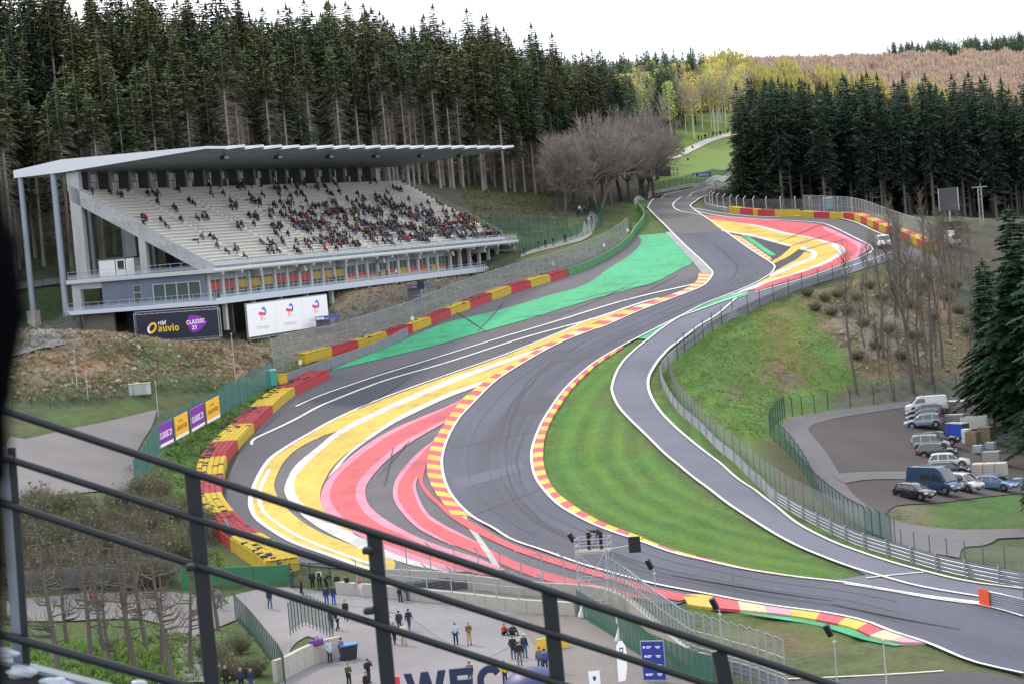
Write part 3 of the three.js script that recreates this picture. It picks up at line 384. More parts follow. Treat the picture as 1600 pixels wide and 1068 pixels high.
{ // joints and repairs in the track surface
  const mat = paint(0.05, 0.05, 0.062, 0.8), R = rng(33), L = resample(chain.left, 1, 160), Rr = resample(chain.right, 1, 160), mid = (t, i) => [lerp(L[i][0], Rr[i][0], t), lerp(L[i][1], Rr[i][1], t)];
  for (const t of [0.5, 0.27, 0.76]) part(raceTrack, 'asphalt_joint', ribbon(L.map((_, i) => mid(t, i)).slice(6, 118), 0.09, 0.112), mat);
  for (const i of [14, 33, 47, 66, 80, 97]) part(raceTrack, 'asphalt_joint', ribbon([0.02, 0.25, 0.5, 0.75, 0.98].map((t) => mid(t, i)), 0.1, 0.113), mat);
  for (const [i, j, a, b, k] of [[20, 27, 0.05, 0.48, 0.85], [52, 56, 0.52, 0.95, 0.8], [70, 79, 0.1, 0.5, 1.12], [88, 92, 0.5, 0.97, 0.84], [38, 40, 0.08, 0.9, 1.12]]) { const ring = []; for (let q = i; q <= j; q++) ring.push(mid(a, q)); for (let q = j; q >= i; q--) ring.push(mid(b, q)); part(raceTrack, 'asphalt_patch', tint(drape(ring, 0.104, 2.5), wornGrey), asphalt(0.088 * k, 0.091 * k, 0.136 * k)); }
  const dark = paint(0.042, 0.042, 0.05, 0.6);
  for (const [i, j, a, b, w] of [[8, 40, 0.3, 0.62, 0.5], [10, 44, 0.42, 0.72, 0.45], [40, 78, 0.7, 0.35, 0.5], [44, 80, 0.58, 0.28, 0.4], [84, 112, 0.35, 0.55, 0.45], [30, 52, 0.8, 0.86, 0.3], [60, 84, 0.16, 0.2, 0.35]]) part(raceTrack, 'tyre_mark', ribbon(Array.from({ length: j - i + 1 }, (_, q) => mid(lerp(a, b, sstep(0, 1, q / (j - i))) + 0.01 * Math.sin(q), i + q)), (t) => w * Math.sin(Math.PI * clamp(t, 0.03, 0.97)), 0.118), new THREE.MeshStandardMaterial({ color: rgb(0.03, 0.03, 0.036), transparent: true, opacity: 0.32, roughness: 0.6 }));
}
// ---------------------------------------------------------------- kerbs, every painted block a piece of its own
const kerbMats = {};
function kerb(px0, px1, blockLen, colors, h0 = 0.02, h1 = 0.09, skew = 0) {
  const k = new THREE.Group(); k.name = 'kerb'; raceTrack.add(k);
  const a = onGround(px0, false, 5), b = onGround(px1, false, 5), n = Math.round((lengthOf(a) + lengthOf(b)) / 2 / blockLen), P = resample(a, 1, n * 2), Q = resample(b, 1, n * 2), R = rng(n * 7 + 1), base = 0.09;
  const mats = colors.map((c) => [0, 1, 2].map((v) => { const key = c.join() + v; return kerbMats[key] || (kerbMats[key] = new THREE.MeshStandardMaterial({ color: rgb(...c.map((q) => q * (1 - 0.07 * v))), map: repeated(paintTex, 5), roughness: 0.72 })); }));
  for (let i = 0; i < n; i++) {
    const s = clamp(Math.round(skew), -3, 3), at3 = (c, j, up) => { const p = c[clamp(j, 0, c.length - 1)]; return [p[0], smoothH(p[0], p[1]) + base + up, p[1]]; };
    const pos = [], idx = [], uv = []; const rows = [];
    for (let j = 0; j <= 2; j++) {
      const e = j === 0 ? 0.012 : j === 2 ? -0.012 : 0, p = at3(P, i * 2 + j, h0), q = at3(Q, i * 2 + j + s, h1), p0 = [p[0], p[1] - h0 - 0.15, p[2]], q0 = [q[0], q[1] - h1 - 0.15, q[2]];
      const m = [lerp(p[0], q[0], 0.5), lerp(p[1], q[1], 0.5) + 0.025, lerp(p[2], q[2], 0.5)]; rows.push([p0, p, m, q, q0]);
    }
    rows.forEach((r) => r.forEach((v) => { pos.push(...v); uv.push(v[0], v[2]); }));
    for (let j = 0; j < 2; j++) for (let c = 0; c < 4; c++) { const o = j * 5 + c; idx.push(o, o + 5, o + 1, o + 1, o + 5, o + 6); }
    idx.push(0, 1, 2, 0, 2, 3, 0, 3, 4, 10, 12, 11, 10, 13, 12, 10, 14, 13);
    const g = geoFrom(pos, idx, uv).toNonIndexed(); g.computeVertexNormals();
    part(k, 'kerb_block', g, mats[i % colors.length][Math.floor(R() * 3)]);
  }
}
const KR = [0.5, 0.07, 0.09], KY = [0.56, 0.42, 0.06], KO = [0.55, 0.2, 0.05], KP = [0.55, 0.3, 0.36], KYp = [0.58, 0.5, 0.3];
kerb([740, 808, 715, 787, 700, 765, 692, 740, 691, 715, 700, 685, 717, 655, 740, 630, 770, 600, 795, 582, 830, 561, 840, 555], [706, 806, 692, 787, 680, 770, 671, 752, 667, 732, 670, 710, 677, 690, 692, 667, 710, 640, 725, 622, 760, 595, 775, 585, 817, 561, 827, 554], 2.5, [KY, KR]);
kerb([840, 555, 875, 537, 925, 517, 947, 510, 994, 489, 1041, 471, 1078, 457], [827, 554, 862, 535, 912, 513, 930, 506, 982, 484, 1025, 470, 1062, 457], 2.6, [KR, KYp, KR, KY]);
kerb([1078, 457, 1099, 448, 1110, 437, 1114, 428], [1062, 457, 1082, 447, 1090, 438, 1092, 428], 1.5, [KO, KYp]);
kerb([975, 540, 937, 562, 907, 585, 880, 612, 860, 640, 845, 665, 832, 700, 831, 722, 836, 745, 850, 767, 875, 792, 915, 815, 950, 830, 1000, 847], [972, 545, 945, 562, 920, 582, 895, 607, 875, 635, 862, 657, 852, 682, 849, 707, 850, 727, 857, 750, 870, 770, 895, 790, 927, 810, 957, 824, 1004, 841], 2.5, [KR, KY]);
kerb([1003, 848, 1050, 865, 1100, 877, 1162, 891, 1240, 903], [1005, 843, 1052, 861, 1101, 874, 1163, 889, 1240, 902], 3, [KY, KR]);
kerb([1142, 367, 1160, 382, 1190, 402, 1203, 410], [1158, 371, 1174, 382, 1198, 399, 1207, 406], 1.6, [KO, KYp]);
kerb([1066, 930, 1100, 930, 1162, 941, 1225, 951, 1287, 959, 1350, 972, 1397, 990, 1447, 1006], [1060, 944, 1100, 951, 1162, 956, 1225, 963, 1287, 973, 1334, 984, 1366, 998, 1412, 1007], 2.7, [KY, KR, KYp, KP, KY, KR], 0.02, 0.1, 1);
stripe(raceTrack, [1150, 957, 1225, 964, 1287, 974, 1334, 985, 1366, 999, 1412, 1008, 1400, 1010, 1350, 1000, 1287, 980, 1225, 969], C_GREEN, 0.06);
stripe(raceTrack, [1047, 363, 1094, 406, 1113, 428, 1097, 428, 1079, 406, 1040, 364], [0.3, 0.3, 0.31], 0.135);

// ---------------------------------------------------------------- barriers, guardrails and fences
const STEEL = M(0.36, 0.385, 0.42, 0.45, { metalness: 0.35 }), DARK_STEEL = M(0.05, 0.055, 0.06, 0.6), GREEN_POST = M(0.018, 0.07, 0.055, 0.6), CONCRETE = new THREE.MeshStandardMaterial({ color: rgb(0.42, 0.4, 0.36), map: repeated(paintTex, 3), roughness: 0.95 }), RUBBER = M(0.016, 0.016, 0.017, 0.8);
const meshTex = (() => { const n = 64; return dataTex(n, (u, v) => { const w = 0.05, a = Math.min(u % 0.25, 0.25 - u % 0.25) * 4, b = Math.min(v % 0.125, 0.125 - v % 0.125) * 8; const on = a < w || b < w * 1.4 ? 1 : 0; return [on, on, on]; }, false); })();
function wire(r, g, b, extra = 1) { const t = repeated(meshTex, 1); return new THREE.MeshStandardMaterial({ color: rgb(r, g, b), alphaMap: t, transparent: true, opacity: extra, side: THREE.DoubleSide, roughness: 0.6 }); }
const veil = (r, g, b, o) => new THREE.MeshStandardMaterial({ color: rgb(r, g, b), transparent: true, opacity: o, side: THREE.DoubleSide, roughness: 0.9 });
const WIRE_GREY = wire(0.3, 0.32, 0.34), WIRE_GREEN = wire(0.015, 0.085, 0.07), NET_TEAL = veil(0.03, 0.17, 0.17, 0.62), NET_GREEN = veil(0.03, 0.12, 0.1, 0.38), NET_GREY = veil(0.25, 0.27, 0.29, 0.3);
const G3 = (p, up = 0) => V(p[0], smoothH(p[0], p[1]) + up, p[1]);
function normals2(P) { return P.map((p, i) => { const a = P[Math.max(0, i - 1)], b = P[Math.min(P.length - 1, i + 1)], l = Math.hypot(b[0] - a[0], b[1] - a[1]) || 1; return [-(b[1] - a[1]) / l, (b[0] - a[0]) / l]; }); }
function prism(P, off0, off1, y0, y1, N) {        // a solid wall along points P between two sideways offsets
  const pos = [], idx = [], uv = []; let s = 0;
  P.forEach((p, i) => { const n = N[i]; if (i) s += Math.hypot(p[0] - P[i - 1][0], p[1] - P[i - 1][1]); const h = smoothH(p[0], p[1]); for (const [o, y] of [[off0, y0], [off0, y1], [off1, y1], [off1, y0]]) { pos.push(p[0] + n[0] * o, h + y, p[1] + n[1] * o); uv.push(s, y + (o === off1 ? 0.7 : 0)); } });
  for (let i = 0; i + 1 < P.length; i++) for (let k = 0; k < 4; k++) { const a = i * 4 + k, b = i * 4 + (k + 1) % 4; idx.push(a, b, a + 4, b, b + 4, a + 4); }
  const e = (P.length - 1) * 4; idx.push(0, 2, 1, 0, 3, 2, e, e + 1, e + 2, e, e + 2, e + 3);
  const g = geoFrom(pos, idx, uv).toNonIndexed();
  { const q = g.attributes.position, c = V(0, 0, 0), v = [V(), V(), V()]; const m = Math.floor(P.length / 2); c.set(P[m][0] + N[m][0] * (off0 + off1) / 2, smoothH(...P[m]) + (y0 + y1) / 2, P[m][1] + N[m][1] * (off0 + off1) / 2);
    // keep the faces turned outwards whichever way the chain runs
    for (let k = 0; k < 3; k++) v[k].fromBufferAttribute(q, k); const nrm = v[1].clone().sub(v[0]).cross(v[2].clone().sub(v[0])); const side = V(N[0][0], 0, N[0][1]).multiplyScalar(off0 - off1);
    if (nrm.dot(side) < 0) { const a = q.array, u = g.attributes.uv.array; for (let t = 0; t < q.count; t += 3) { for (let c2 = 0; c2 < 3; c2++) { const w = a[(t + 1) * 3 + c2]; a[(t + 1) * 3 + c2] = a[(t + 2) * 3 + c2]; a[(t + 2) * 3 + c2] = w; } for (let c2 = 0; c2 < 2; c2++) { const w = u[(t + 1) * 2 + c2]; u[(t + 1) * 2 + c2] = u[(t + 2) * 2 + c2]; u[(t + 2) * 2 + c2] = w; } } } }
  g.computeVertexNormals(); return g;
}
// red and yellow tyre walls: each coloured section is a part with its belt front and, where they show, rows of painted tyres on top
const wallTex = (() => { const f = tileNoise(61, 4), R = rng(3); return dataTex(256, (u, v) => { const s = 0.9 + 0.12 * f(u, v, 4) - 0.25 * sstep(0.3, 0.8, f(u + 0.5, v * 3, 9)) + 0.05 * (R() - 0.5); return [s, s, s]; }, true); })();
const beltMat = (c) => new THREE.MeshStandardMaterial({ color: rgb(...c), map: repeated(wallTex, 2.2), roughness: 0.6 });
const BELT_RED = beltMat([0.52, 0.045, 0.06]), BELT_YEL = beltMat([0.6, 0.42, 0.03]), TYRE_RED = M(0.3, 0.03, 0.045, 0.7), TYRE_YEL = M(0.5, 0.36, 0.03, 0.7);
const tyreGeo = (() => { const g = new THREE.TorusGeometry(0.23, 0.105, 5, 11).toNonIndexed(); g.rotateX(Math.PI / 2); g.deleteAttribute('uv'); g.computeVertexNormals(); return g; })();
function tyreWall(label, marks, depth, height, side, firstRed, tyres) {
  const o = thing('tyre_wall', label, 'tyre wall', [0, 0, 0], 0), R = rng(Math.round(marks[0])), pts = pairs(marks).map(([x, y]) => { const p = hit(x, y); return [p.x, p.z]; });
  const fine = smoothChain(pts, false, 4), N = normals2(fine);
  for (let b = 0; b + 1 < pts.length; b++) {
    const red = (b % 2 === 0) === firstRed, P = fine.slice(b * 4, b * 4 + 5), n = N.slice(b * 4, b * 4 + 5), jut = (R() - 0.5) * 0.12;
    const s = part(o, 'wall_section', prism(P, jut, depth * side, -0.3, height - (tyres ? 0.2 : 0), n), red ? BELT_RED : BELT_YEL);
    if (tyres) {
      const c = [], k = [], rows = Math.max(2, Math.round(depth / 0.66)), L = lengthOf(P), cols = Math.max(2, Math.round(L / 0.64));
      for (let j = 0; j < cols; j++) for (let r = 0; r < rows; r++) {
        const f = (j + 0.5) / cols * 4, i = Math.min(3, Math.floor(f)), t = f - i, x = lerp(P[i][0], P[i + 1][0], t), z = lerp(P[i][1], P[i + 1][1], t), off = ((r + 0.5) / rows * (depth - 0.1) + 0.05) * side, X = x + n[i][0] * off, Z = z + n[i][1] * off;
        const g = tyreGeo.clone(); g.rotateX((R() - 0.5) * 0.12).rotateZ((R() - 0.5) * 0.12); g.translate(X, smoothH(x, z) + height - 0.1 + (R() - 0.5) * 0.03, Z); (R() < (r >= rows / 2 ? 0.3 : 0.05) ? k : c).push(g);
      }
      part(s, 'painted_tyres', c, red ? TYRE_RED : TYRE_YEL, 'stuff'); if (k.length) part(s, 'bare_tyres', k, RUBBER, 'stuff');
      part(s, 'cavity_liner', prism(P, 0.12 * side, (depth - 0.12) * side, height - 0.202, height - 0.17, n), RUBBER);
    }
  }
  return o;
}
tyreWall('red and yellow tyre wall curving round the outside of the painted run-off, black tyre treads on top', [515, 590, 462, 618, 427, 647, 397, 675, 372, 702, 355, 727, 350, 755, 348, 785, 368, 815, 410, 850, 468, 889], 3.2, 1.25, 1, true, true);
tyreWall('long red and yellow tyre wall below the grandstand, climbing beside the green painted run-off', [887, 433, 860, 441, 830, 450, 799, 459, 769, 470, 736, 483, 705, 494, 674, 508, 645, 519, 605, 531, 560, 545, 520, 555, 478, 566], 2.6, 1.35, 1, true, true);
tyreWall('short yellow and red barrier at the top of the far run-off in front of the fence with bent posts', [1139, 333, 1157, 335, 1177, 337, 1185, 337.6, 1211, 338, 1251, 337], 1.5, 1.3, -1, false, false);
tyreWall('red and yellow barrier bending round the far right run-off behind the white van', [1251, 340, 1272, 341, 1297, 342, 1319, 342.5, 1336, 344.5, 1346, 348, 1355, 352, 1365, 356, 1374, 360, 1385, 364, 1397, 368.5, 1409, 373, 1422, 378, 1434, 384, 1446, 391, 1468, 391], 1.9, 1.25, -1, false, false);

function wallRun(name, partName, label, category, px, height, thick, mat, seg, y0 = -0.3, group) {
  const o = thing(name, label, category, [0, 0, 0], 0, group), c = onGround(px, false, 5), n = Math.max(1, Math.round(lengthOf(c) / seg)), P = resample(c, 1, n * 2), N = normals2(P);
  for (let i = 0; i < n; i++) { const Q = P.slice(i * 2, i * 2 + 3).map((p) => [...p]), e = 0.02; Q[0] = [lerp(Q[0][0], Q[1][0], e), lerp(Q[0][1], Q[1][1], e)]; Q[2] = [lerp(Q[2][0], Q[1][0], e), lerp(Q[2][1], Q[1][1], e)]; part(o, partName, prism(Q, -thick / 2, thick / 2, y0, height, N.slice(i * 2, i * 2 + 3)), mat); }
  return o;
}
const GREEN_PAINT = new THREE.MeshStandardMaterial({ color: rgb(0.09, 0.3, 0.13), map: repeated(wallTex, 3), roughness: 0.7 }), GREY_WALL = new THREE.MeshStandardMaterial({ color: rgb(0.24, 0.255, 0.285), map: repeated(wallTex, 3), roughness: 0.7 });
wallRun('barrier_wall', 'wall_panel', 'green painted barrier wall beyond the last red block of the long tyre wall', 'barrier', [888, 431, 920, 419, 960, 398, 984, 379, 992, 366, 1002, 354, 1007, 344, 1004, 334, 997, 327], 1.25, 0.25, GREEN_PAINT, 5);
wallRun('barrier_wall', 'wall_panel', 'smooth grey barrier wall ending beside the tip of the green painted strip', 'barrier', [447, 598, 480, 587, 520, 573, 560, 559, 600, 544, 637, 526], 1.35, 0.3, GREY_WALL, 4);
wallRun('concrete_wall', 'concrete_block', 'low concrete wall at the edge of the painted run-off, tyres stacked behind it', 'concrete wall', [600, 908, 640, 910, 700, 914, 760, 921, 830, 929, 900, 934, 950, 941, 985, 959, 1010, 980, 1035, 1002, 1060, 1024, 1078, 1037], 1.15, 0.4, CONCRETE, 3.2);
wallRun('concrete_wall', 'concrete_block', 'pale concrete block wall along the near plaza where people lean and wait', 'concrete wall', [528, 927, 620, 935, 700, 943, 752, 949, 800, 955, 850, 959, 902, 962], 1.1, 0.5, CONCRETE, 2.7);
wallRun('concrete_wall', 'wall_panel', 'dark grey retaining wall behind the near end of the curved tyre wall', 'retaining wall', [352, 830, 362, 845, 385, 868, 410, 884, 440, 899], 1.3, 0.25, M(0.1, 0.1, 0.1, 0.95), 5, -1.6);
wallRun('concrete_wall', 'concrete_block', 'curved retaining wall of concrete blocks below the green corner fence on the plaza', 'retaining wall', [430, 1066, 450, 1058, 472, 1046, 495, 1036, 515, 1030, 532, 1026], 1.6, 0.4, CONCRETE, 1.5);
wallRun('barrier_wall', 'wall_panel', 'white and grey barrier along the far side of the track below the meadow', 'barrier', [992, 320, 1010, 311, 1040, 302, 1077, 294, 1110, 286, 1140, 277], 1.1, 0.2, M(0.42, 0.43, 0.42, 0.7), 4);
wallRun('barrier_wall', 'wall_panel', 'green solid barrier at the left of the plaza beside the closed gate', 'barrier', [284, 916, 330, 914, 380, 912, 430, 910, 455, 908], 1.6, 0.15, M(0.03, 0.15, 0.07, 0.7), 4);

// corrugated steel guardrails: each rail and each post a part
function guardrail(label, px, rails, side, y0 = 0.35, seg = 8, group) {
  const o = thing('guardrail', label, 'guardrail', [0, 0, 0], 0, group), c = onGround(px, false, 5), P = resample(c, 2), N = normals2(P), prof = [[0, 0], [0.07, 0.05], [0.07, 0.1], [0.01, 0.155], [0.07, 0.21], [0.07, 0.26], [0, 0.31]];
  for (let r = 0; r < rails; r++) {
    const pos = [], idx = [];
    P.forEach((p, i) => { const h = smoothH(p[0], p[1]) + y0 + r * 0.32; for (const [d, y] of prof) pos.push(p[0] + N[i][0] * d * side, h + y, p[1] + N[i][1] * d * side); });
    for (let i = 0; i + 1 < P.length; i++) for (let k = 0; k < 6; k++) { const a = i * 7 + k; idx.push(a, a + 7, a + 1, a + 1, a + 7, a + 8); }
    const g = geoFrom(pos, idx); part(o, 'rail', g, RAIL);
  }
  const H = y0 + rails * 0.32 + 0.05; for (let i = 0; i < P.length; i += 2) { const p = G3(P[i]); part(o, 'post', box(0.12, H + 0.3, 0.1, p.x - N[i][0] * 0.08 * side, p.y + H / 2 - 0.15, p.z - N[i][1] * 0.08 * side, Math.atan2(N[i][0], N[i][1])), STEEL); }
  return o;
}
const RAIL = new THREE.MeshStandardMaterial({ color: rgb(0.3, 0.33, 0.38), map: repeated(wallTex, 4), roughness: 0.42, metalness: 0.45, side: THREE.DoubleSide });
guardrail('long steel guardrail of stacked rails along the outside of the pit exit lane', [1322, 431, 1263, 449, 1212, 468, 1170, 487, 1135, 503, 1106, 520, 1081, 540, 1059, 557, 1042, 572, 1034, 585, 1034, 597, 1045, 622, 1064, 648, 1090, 670, 1118, 699, 1150, 725, 1186, 760, 1206, 781, 1272, 820, 1334, 850, 1412, 875, 1491, 897, 1600, 919, 1660, 930], 4, -1, 0.08);
{ const o = guardrail('short guardrail with an orange end between the track and the pit lane', [1533, 947, 1566, 954, 1600, 962, 1680, 979], 4, 1, 0.05), c = onGround([1533, 947, 1549, 950.5], false, 2); part(o, 'orange_panel', prism([c[0], c[c.length - 1]], 0.09, 0.13, 0.02, 1.4, normals2([c[0], c[c.length - 1]])), M(0.75, 0.1, 0.03, 0.5)); }
guardrail('small curved guardrail at the top of the far run-off', [1102, 314, 1102, 320, 1106, 325, 1116, 329, 1137, 332], 3, 1, 0.1);
guardrail('guardrail under the tall grey posts beside the grass at the lower right', [1085, 1042, 1110, 1047, 1140, 1056, 1180, 1068, 1230, 1086], 3, 1, 0.2);

function fence(name, label, category, px, h, spacing, o = {}) {
  const t = thing(name, label, category, [0, 0, 0], 0, o.group), c = Array.isArray(px[0]) ? px : onGround(px, false, 4), P = resample(c, spacing), N = normals2(P), r = o.r || 0.045, bend = o.bend || 0, pm = o.post || STEEL;
  const tops = P.map((p, i) => G3(p, (o.y0 || 0) + h)), bases = P.map((p) => G3(p, o.y0 || 0));
  P.forEach((p, i) => {
    const b = bases[i].clone(); b.y -= 0.3; const list = [rod(b, tops[i], r, r, 5)];
    if (bend) { const q = tops[i].clone().add(V(N[i][0] * bend, Math.abs(bend) * 0.75, N[i][1] * bend)); list.push(rod(tops[i], q, r, r * 0.9, 5)); }
    part(t, 'post', list, pm);
  });
  const wires = [];
  for (let i = 0; i + 1 < P.length; i++) {
    const a = bases[i], b = bases[i + 1], L = a.distanceTo(b), low = o.low || 0.05, pos = [a.x, a.y + low, a.z, b.x, b.y + low, b.z, b.x, b.y + h, b.z, a.x, a.y + h, a.z], s = i * spacing;
    if (o.mesh) part(t, 'mesh_panel', geoFrom(pos, [0, 1, 2, 0, 2, 3], [s, 0, s + L, 0, s + L, h, s, h]), o.mesh);
    if (o.net) { const k = o.netTop || h, q = pos.slice(); q[7] = b.y + k; q[10] = a.y + k; for (const [v, w] of [[0, i], [3, i + 1], [6, i + 1], [9, i]]) { q[v] += N[w][0] * 0.05; q[v + 2] += N[w][1] * 0.05; } part(t, 'screen_panel', geoFrom(q, [0, 1, 2, 0, 2, 3], [s, 0, s + L, 0, s + L, k, s, k]), o.net); }
    for (const y of o.rails || []) wires.push(rod(a.clone().setY(a.y + y), b.clone().setY(b.y + y), o.rr || 0.03, o.rr || 0.03, 4));
  }
  if (wires.length) part(t, 'rails', wires, pm, 'stuff');
  return t;
}
fence('debris_fence', 'tall grey mesh debris fence behind the long tyre wall below the grandstand', 'fence', [428, 577, 475, 562, 560, 541, 645, 513, 705, 488, 770, 464, 830, 444, 887, 427, 960, 393, 983, 375], 4.2, 3, { mesh: WIRE_GREY, net: NET_GREY, rails: [1.4, 2.8, 4.2], rr: 0.035 });
fence('debris_fence', 'fence with bent white posts along the top of the far right run-off', 'fence', [1110, 325, 1118, 328, 1137, 331, 1180, 335, 1250, 335, 1300, 336, 1332, 337], 3.1, 2.9, { mesh: WIRE_GREY, bend: -0.6, r: 0.07, post: M(0.5, 0.51, 0.52, 0.6) });
fence('debris_fence', 'grey mesh fence curving behind the red and yellow barrier at the far right', 'fence', [1258, 336, 1300, 338, 1336, 341, 1375, 354, 1410, 367, 1445, 379, 1466, 386, 1472, 398], 3.9, 1.9, { mesh: WIRE_GREY, net: NET_GREY, rails: [0.1, 2, 3.9], r: 0.055 });
fence('mesh_fence', 'fine grey mesh fence behind the pit lane guardrail below the grass bank', 'fence', [1044, 577, 1050, 600, 1062, 628, 1086, 655, 1112, 685, 1152, 715, 1192, 750, 1230, 778, 1270, 800, 1310, 820, 1350, 836, 1400, 850], 2.5, 2.6, { mesh: WIRE_GREY, net: NET_GREY, r: 0.04, post: DARK_STEEL });
fence('mesh_fence', 'dark posts and wire along the guardrail below the far right run-off', 'fence', [1320, 431, 1292, 443, 1263, 451, 1235, 462, 1212, 470, 1190, 479, 1170, 489, 1152, 495, 1135, 503, 1121, 513, 1106, 523, 1081, 544, 1069, 550, 1059, 560], 2.7, 4.2, { mesh: wire(0.12, 0.13, 0.14), r: 0.06, post: DARK_STEEL, rails: [1.0] });
fence('green_fence', 'green screened fence curving round the car park road', 'fence', [1227, 652, 1212, 664, 1204, 681, 1209, 688, 1222, 699, 1235, 712, 1248, 729, 1265, 756, 1280, 782, 1300, 800, 1329, 823, 1360, 840, 1394, 853], 2.7, 2.3, { net: NET_GREEN, bend: 0.45, r: 0.05, post: M(0.02, 0.05, 0.045, 0.6), mesh: WIRE_GREEN });
fence('green_fence', 'dark wire fence along the back of the car park under bare trees', 'fence', [1530, 606, 1470, 612, 1416, 621, 1387, 627, 1360, 632, 1302, 638, 1281, 643, 1248, 648, 1227, 652], 2.3, 3.9, { bend: 0.4, r: 0.06, post: M(0.02, 0.035, 0.033, 0.6), mesh: wire(0.03, 0.06, 0.05, 0.8) });
fence('mesh_fence', 'rusty posts and wire below the car park road next to the guardrail', 'fence', [1394, 854, 1415, 861, 1445, 868, 1470, 873, 1510, 880, 1560, 888, 1610, 893], 1.9, 2.1, { r: 0.05, post: M(0.12, 0.1, 0.08, 0.8), mesh: WIRE_GREY });
fence('teal_fence', 'high teal netting fence on the grass behind the curved tyre wall', 'fence', [430, 602, 385, 626, 344, 652, 300, 675, 272, 691, 246, 712, 232, 735, 222, 752, 212, 766], 3.4, 2.7, { net: NET_TEAL, r: 0.05, post: M(0.1, 0.2, 0.2, 0.6), bend: -0.3 });
fence('green_fence', 'thin green fence at the foot of the earth bank left of the tyre wall', 'fence', [20, 640, 60, 638, 108, 634, 167, 629, 203, 624, 278, 617, 328, 611], 1.9, 2.5, { mesh: WIRE_GREEN, r: 0.04, post: GREEN_POST });
fence('green_fence', 'green wire fence among the grass at the right end of the grandstand', 'fence', [752, 359, 785, 360, 818, 360, 850, 361, 888, 362], 2.6, 1.8, { mesh: WIRE_GREEN, net: NET_GREEN, r: 0.05, post: GREEN_POST });
fence('green_fence', 'green fence along the spectator path above the debris fence', 'fence', [813, 397, 838, 386, 888, 377, 921, 365, 939, 354, 940, 344, 930, 335, 922, 327], 2.7, 1.7, { mesh: WIRE_GREEN, net: NET_GREEN, r: 0.05, post: GREEN_POST });
fence('green_fence', 'green plaza fence with close posts running to the lower right', 'fence', [904, 961, 929, 977, 956, 994, 986, 1016, 1016, 1033, 1060, 1052, 1118, 1078], 2.1, 1.0, { net: veil(0.02, 0.1, 0.075, 0.8), r: 0.04, post: GREEN_POST });
fence('green_fence', 'green wire fence running down beside the scrub at the lower left of the plaza', 'fence', [368, 966, 385, 985, 402, 1006, 420, 1030, 437, 1052, 446, 1070], 2.3, 1.1, { mesh: WIRE_GREEN, net: veil(0.02, 0.08, 0.07, 0.35), r: 0.04, post: GREEN_POST });
fence('green_fence', 'green corner fence standing on the curved concrete block wall', 'fence', [456, 1016, 466, 1008, 478, 1000, 490, 1005, 505, 1012, 523, 1022], 2.3, 0.95, { mesh: WIRE_GREEN, net: veil(0.02, 0.09, 0.075, 0.3), r: 0.04, post: GREEN_POST, y0: 1.5 });
fence('catch_fence', 'light catch fence with bent grey posts above the low concrete wall at the painted run-off', 'fence', [604, 908, 640, 910, 700, 914, 760, 921, 830, 929, 900, 934, 948, 941], 3.4, 2.7, { mesh: WIRE_GREY, bend: 0.55, r: 0.055 });
fence('catch_fence', 'catch fence with bent grey posts on the pale concrete block wall of the plaza', 'fence', [560, 931, 620, 936, 700, 944, 752, 950, 800, 956, 850, 960], 3.1, 2.8, { mesh: WIRE_GREY, bend: 0.5, r: 0.06, rails: [2.1] });
fence('catch_fence', 'row of tall grey posts with bent tops fencing the grass at the lower right', 'fence', [960, 946, 985, 961, 1010, 982, 1035, 1004, 1062, 1025, 1085, 1042, 1110, 1049, 1140, 1059, 1180, 1071, 1230, 1090], 3.7, 1.15, { mesh: WIRE_GREY, bend: 0.55, r: 0.06, rails: [1.5, 2.6] });
fence('iron_railing', 'grey mesh fence on the slope below the right end of the grandstand', 'fence', [745, 432, 765, 424, 790, 414, 812, 402], 2.2, 1.2, { r: 0.035, post: DARK_STEEL, rails: [0.2, 2.1] });
fence('green_fence', 'dark fence on the far bank below the meadow behind the white barrier', 'fence', [1000, 309, 1040, 299, 1077, 290, 1110, 282, 1145, 272], 2.6, 2.2, { net: veil(0.03, 0.1, 0.08, 0.5), r: 0.05, post: GREEN_POST });
fence('mesh_fence', 'thin dark fence beside the road behind the left end of the grandstand', 'fence', [0, 552, 40, 543, 70, 532, 100, 520, 128, 510], 2.6, 1.6, { r: 0.04, post: DARK_STEEL, net: veil(0.12, 0.14, 0.16, 0.25) });
fence('mesh_fence', 'dark fence posts on the grass slope behind the left grandstand columns', 'fence', [30, 462, 70, 452, 110, 445, 150, 438, 200, 430], 2.8, 2.4, { r: 0.05, post: DARK_STEEL, mesh: wire(0.06, 0.07, 0.07) });
fence('mesh_fence', 'grey fence across the shrubs left of the plaza path', 'fence', [20, 925, 80, 921, 140, 917, 210, 912, 285, 905], 2, 2.4, { r: 0.04, post: DARK_STEEL, mesh: WIRE_GREY, net: veil(0.2, 0.2, 0.2, 0.25) });
{ // gate of green bars at the end of the tyre wall
  const a = hit(455, 918), b = hit(518, 917), t = thing('bar_gate', 'green barred double gate at the end of the curved tyre wall', 'gate', [0, 0, 0]), top = V(0, 2.3, 0);
  for (const [p, q] of [[a, a.clone().add(top)], [b, b.clone().add(top)], [a.clone().lerp(b, 0.5), a.clone().lerp(b, 0.5).add(top)]]) part(t, 'post', rod(p, q, 0.07, 0.07, 6), GREEN_POST);
  for (const y of [0.15, 1.2, 2.2]) part(t, 'crossbar', rod(a.clone().setY(a.y + y), b.clone().setY(b.y + y), 0.035, 0.035, 5), GREEN_POST);
  for (let i = 1; i < 30; i++) { const p = a.clone().lerp(b, i / 30); part(t, 'bar', rod(p.clone().setY(p.y + 0.15), p.clone().setY(p.y + 2.2), 0.018, 0.018, 4), GREEN_POST); }
}

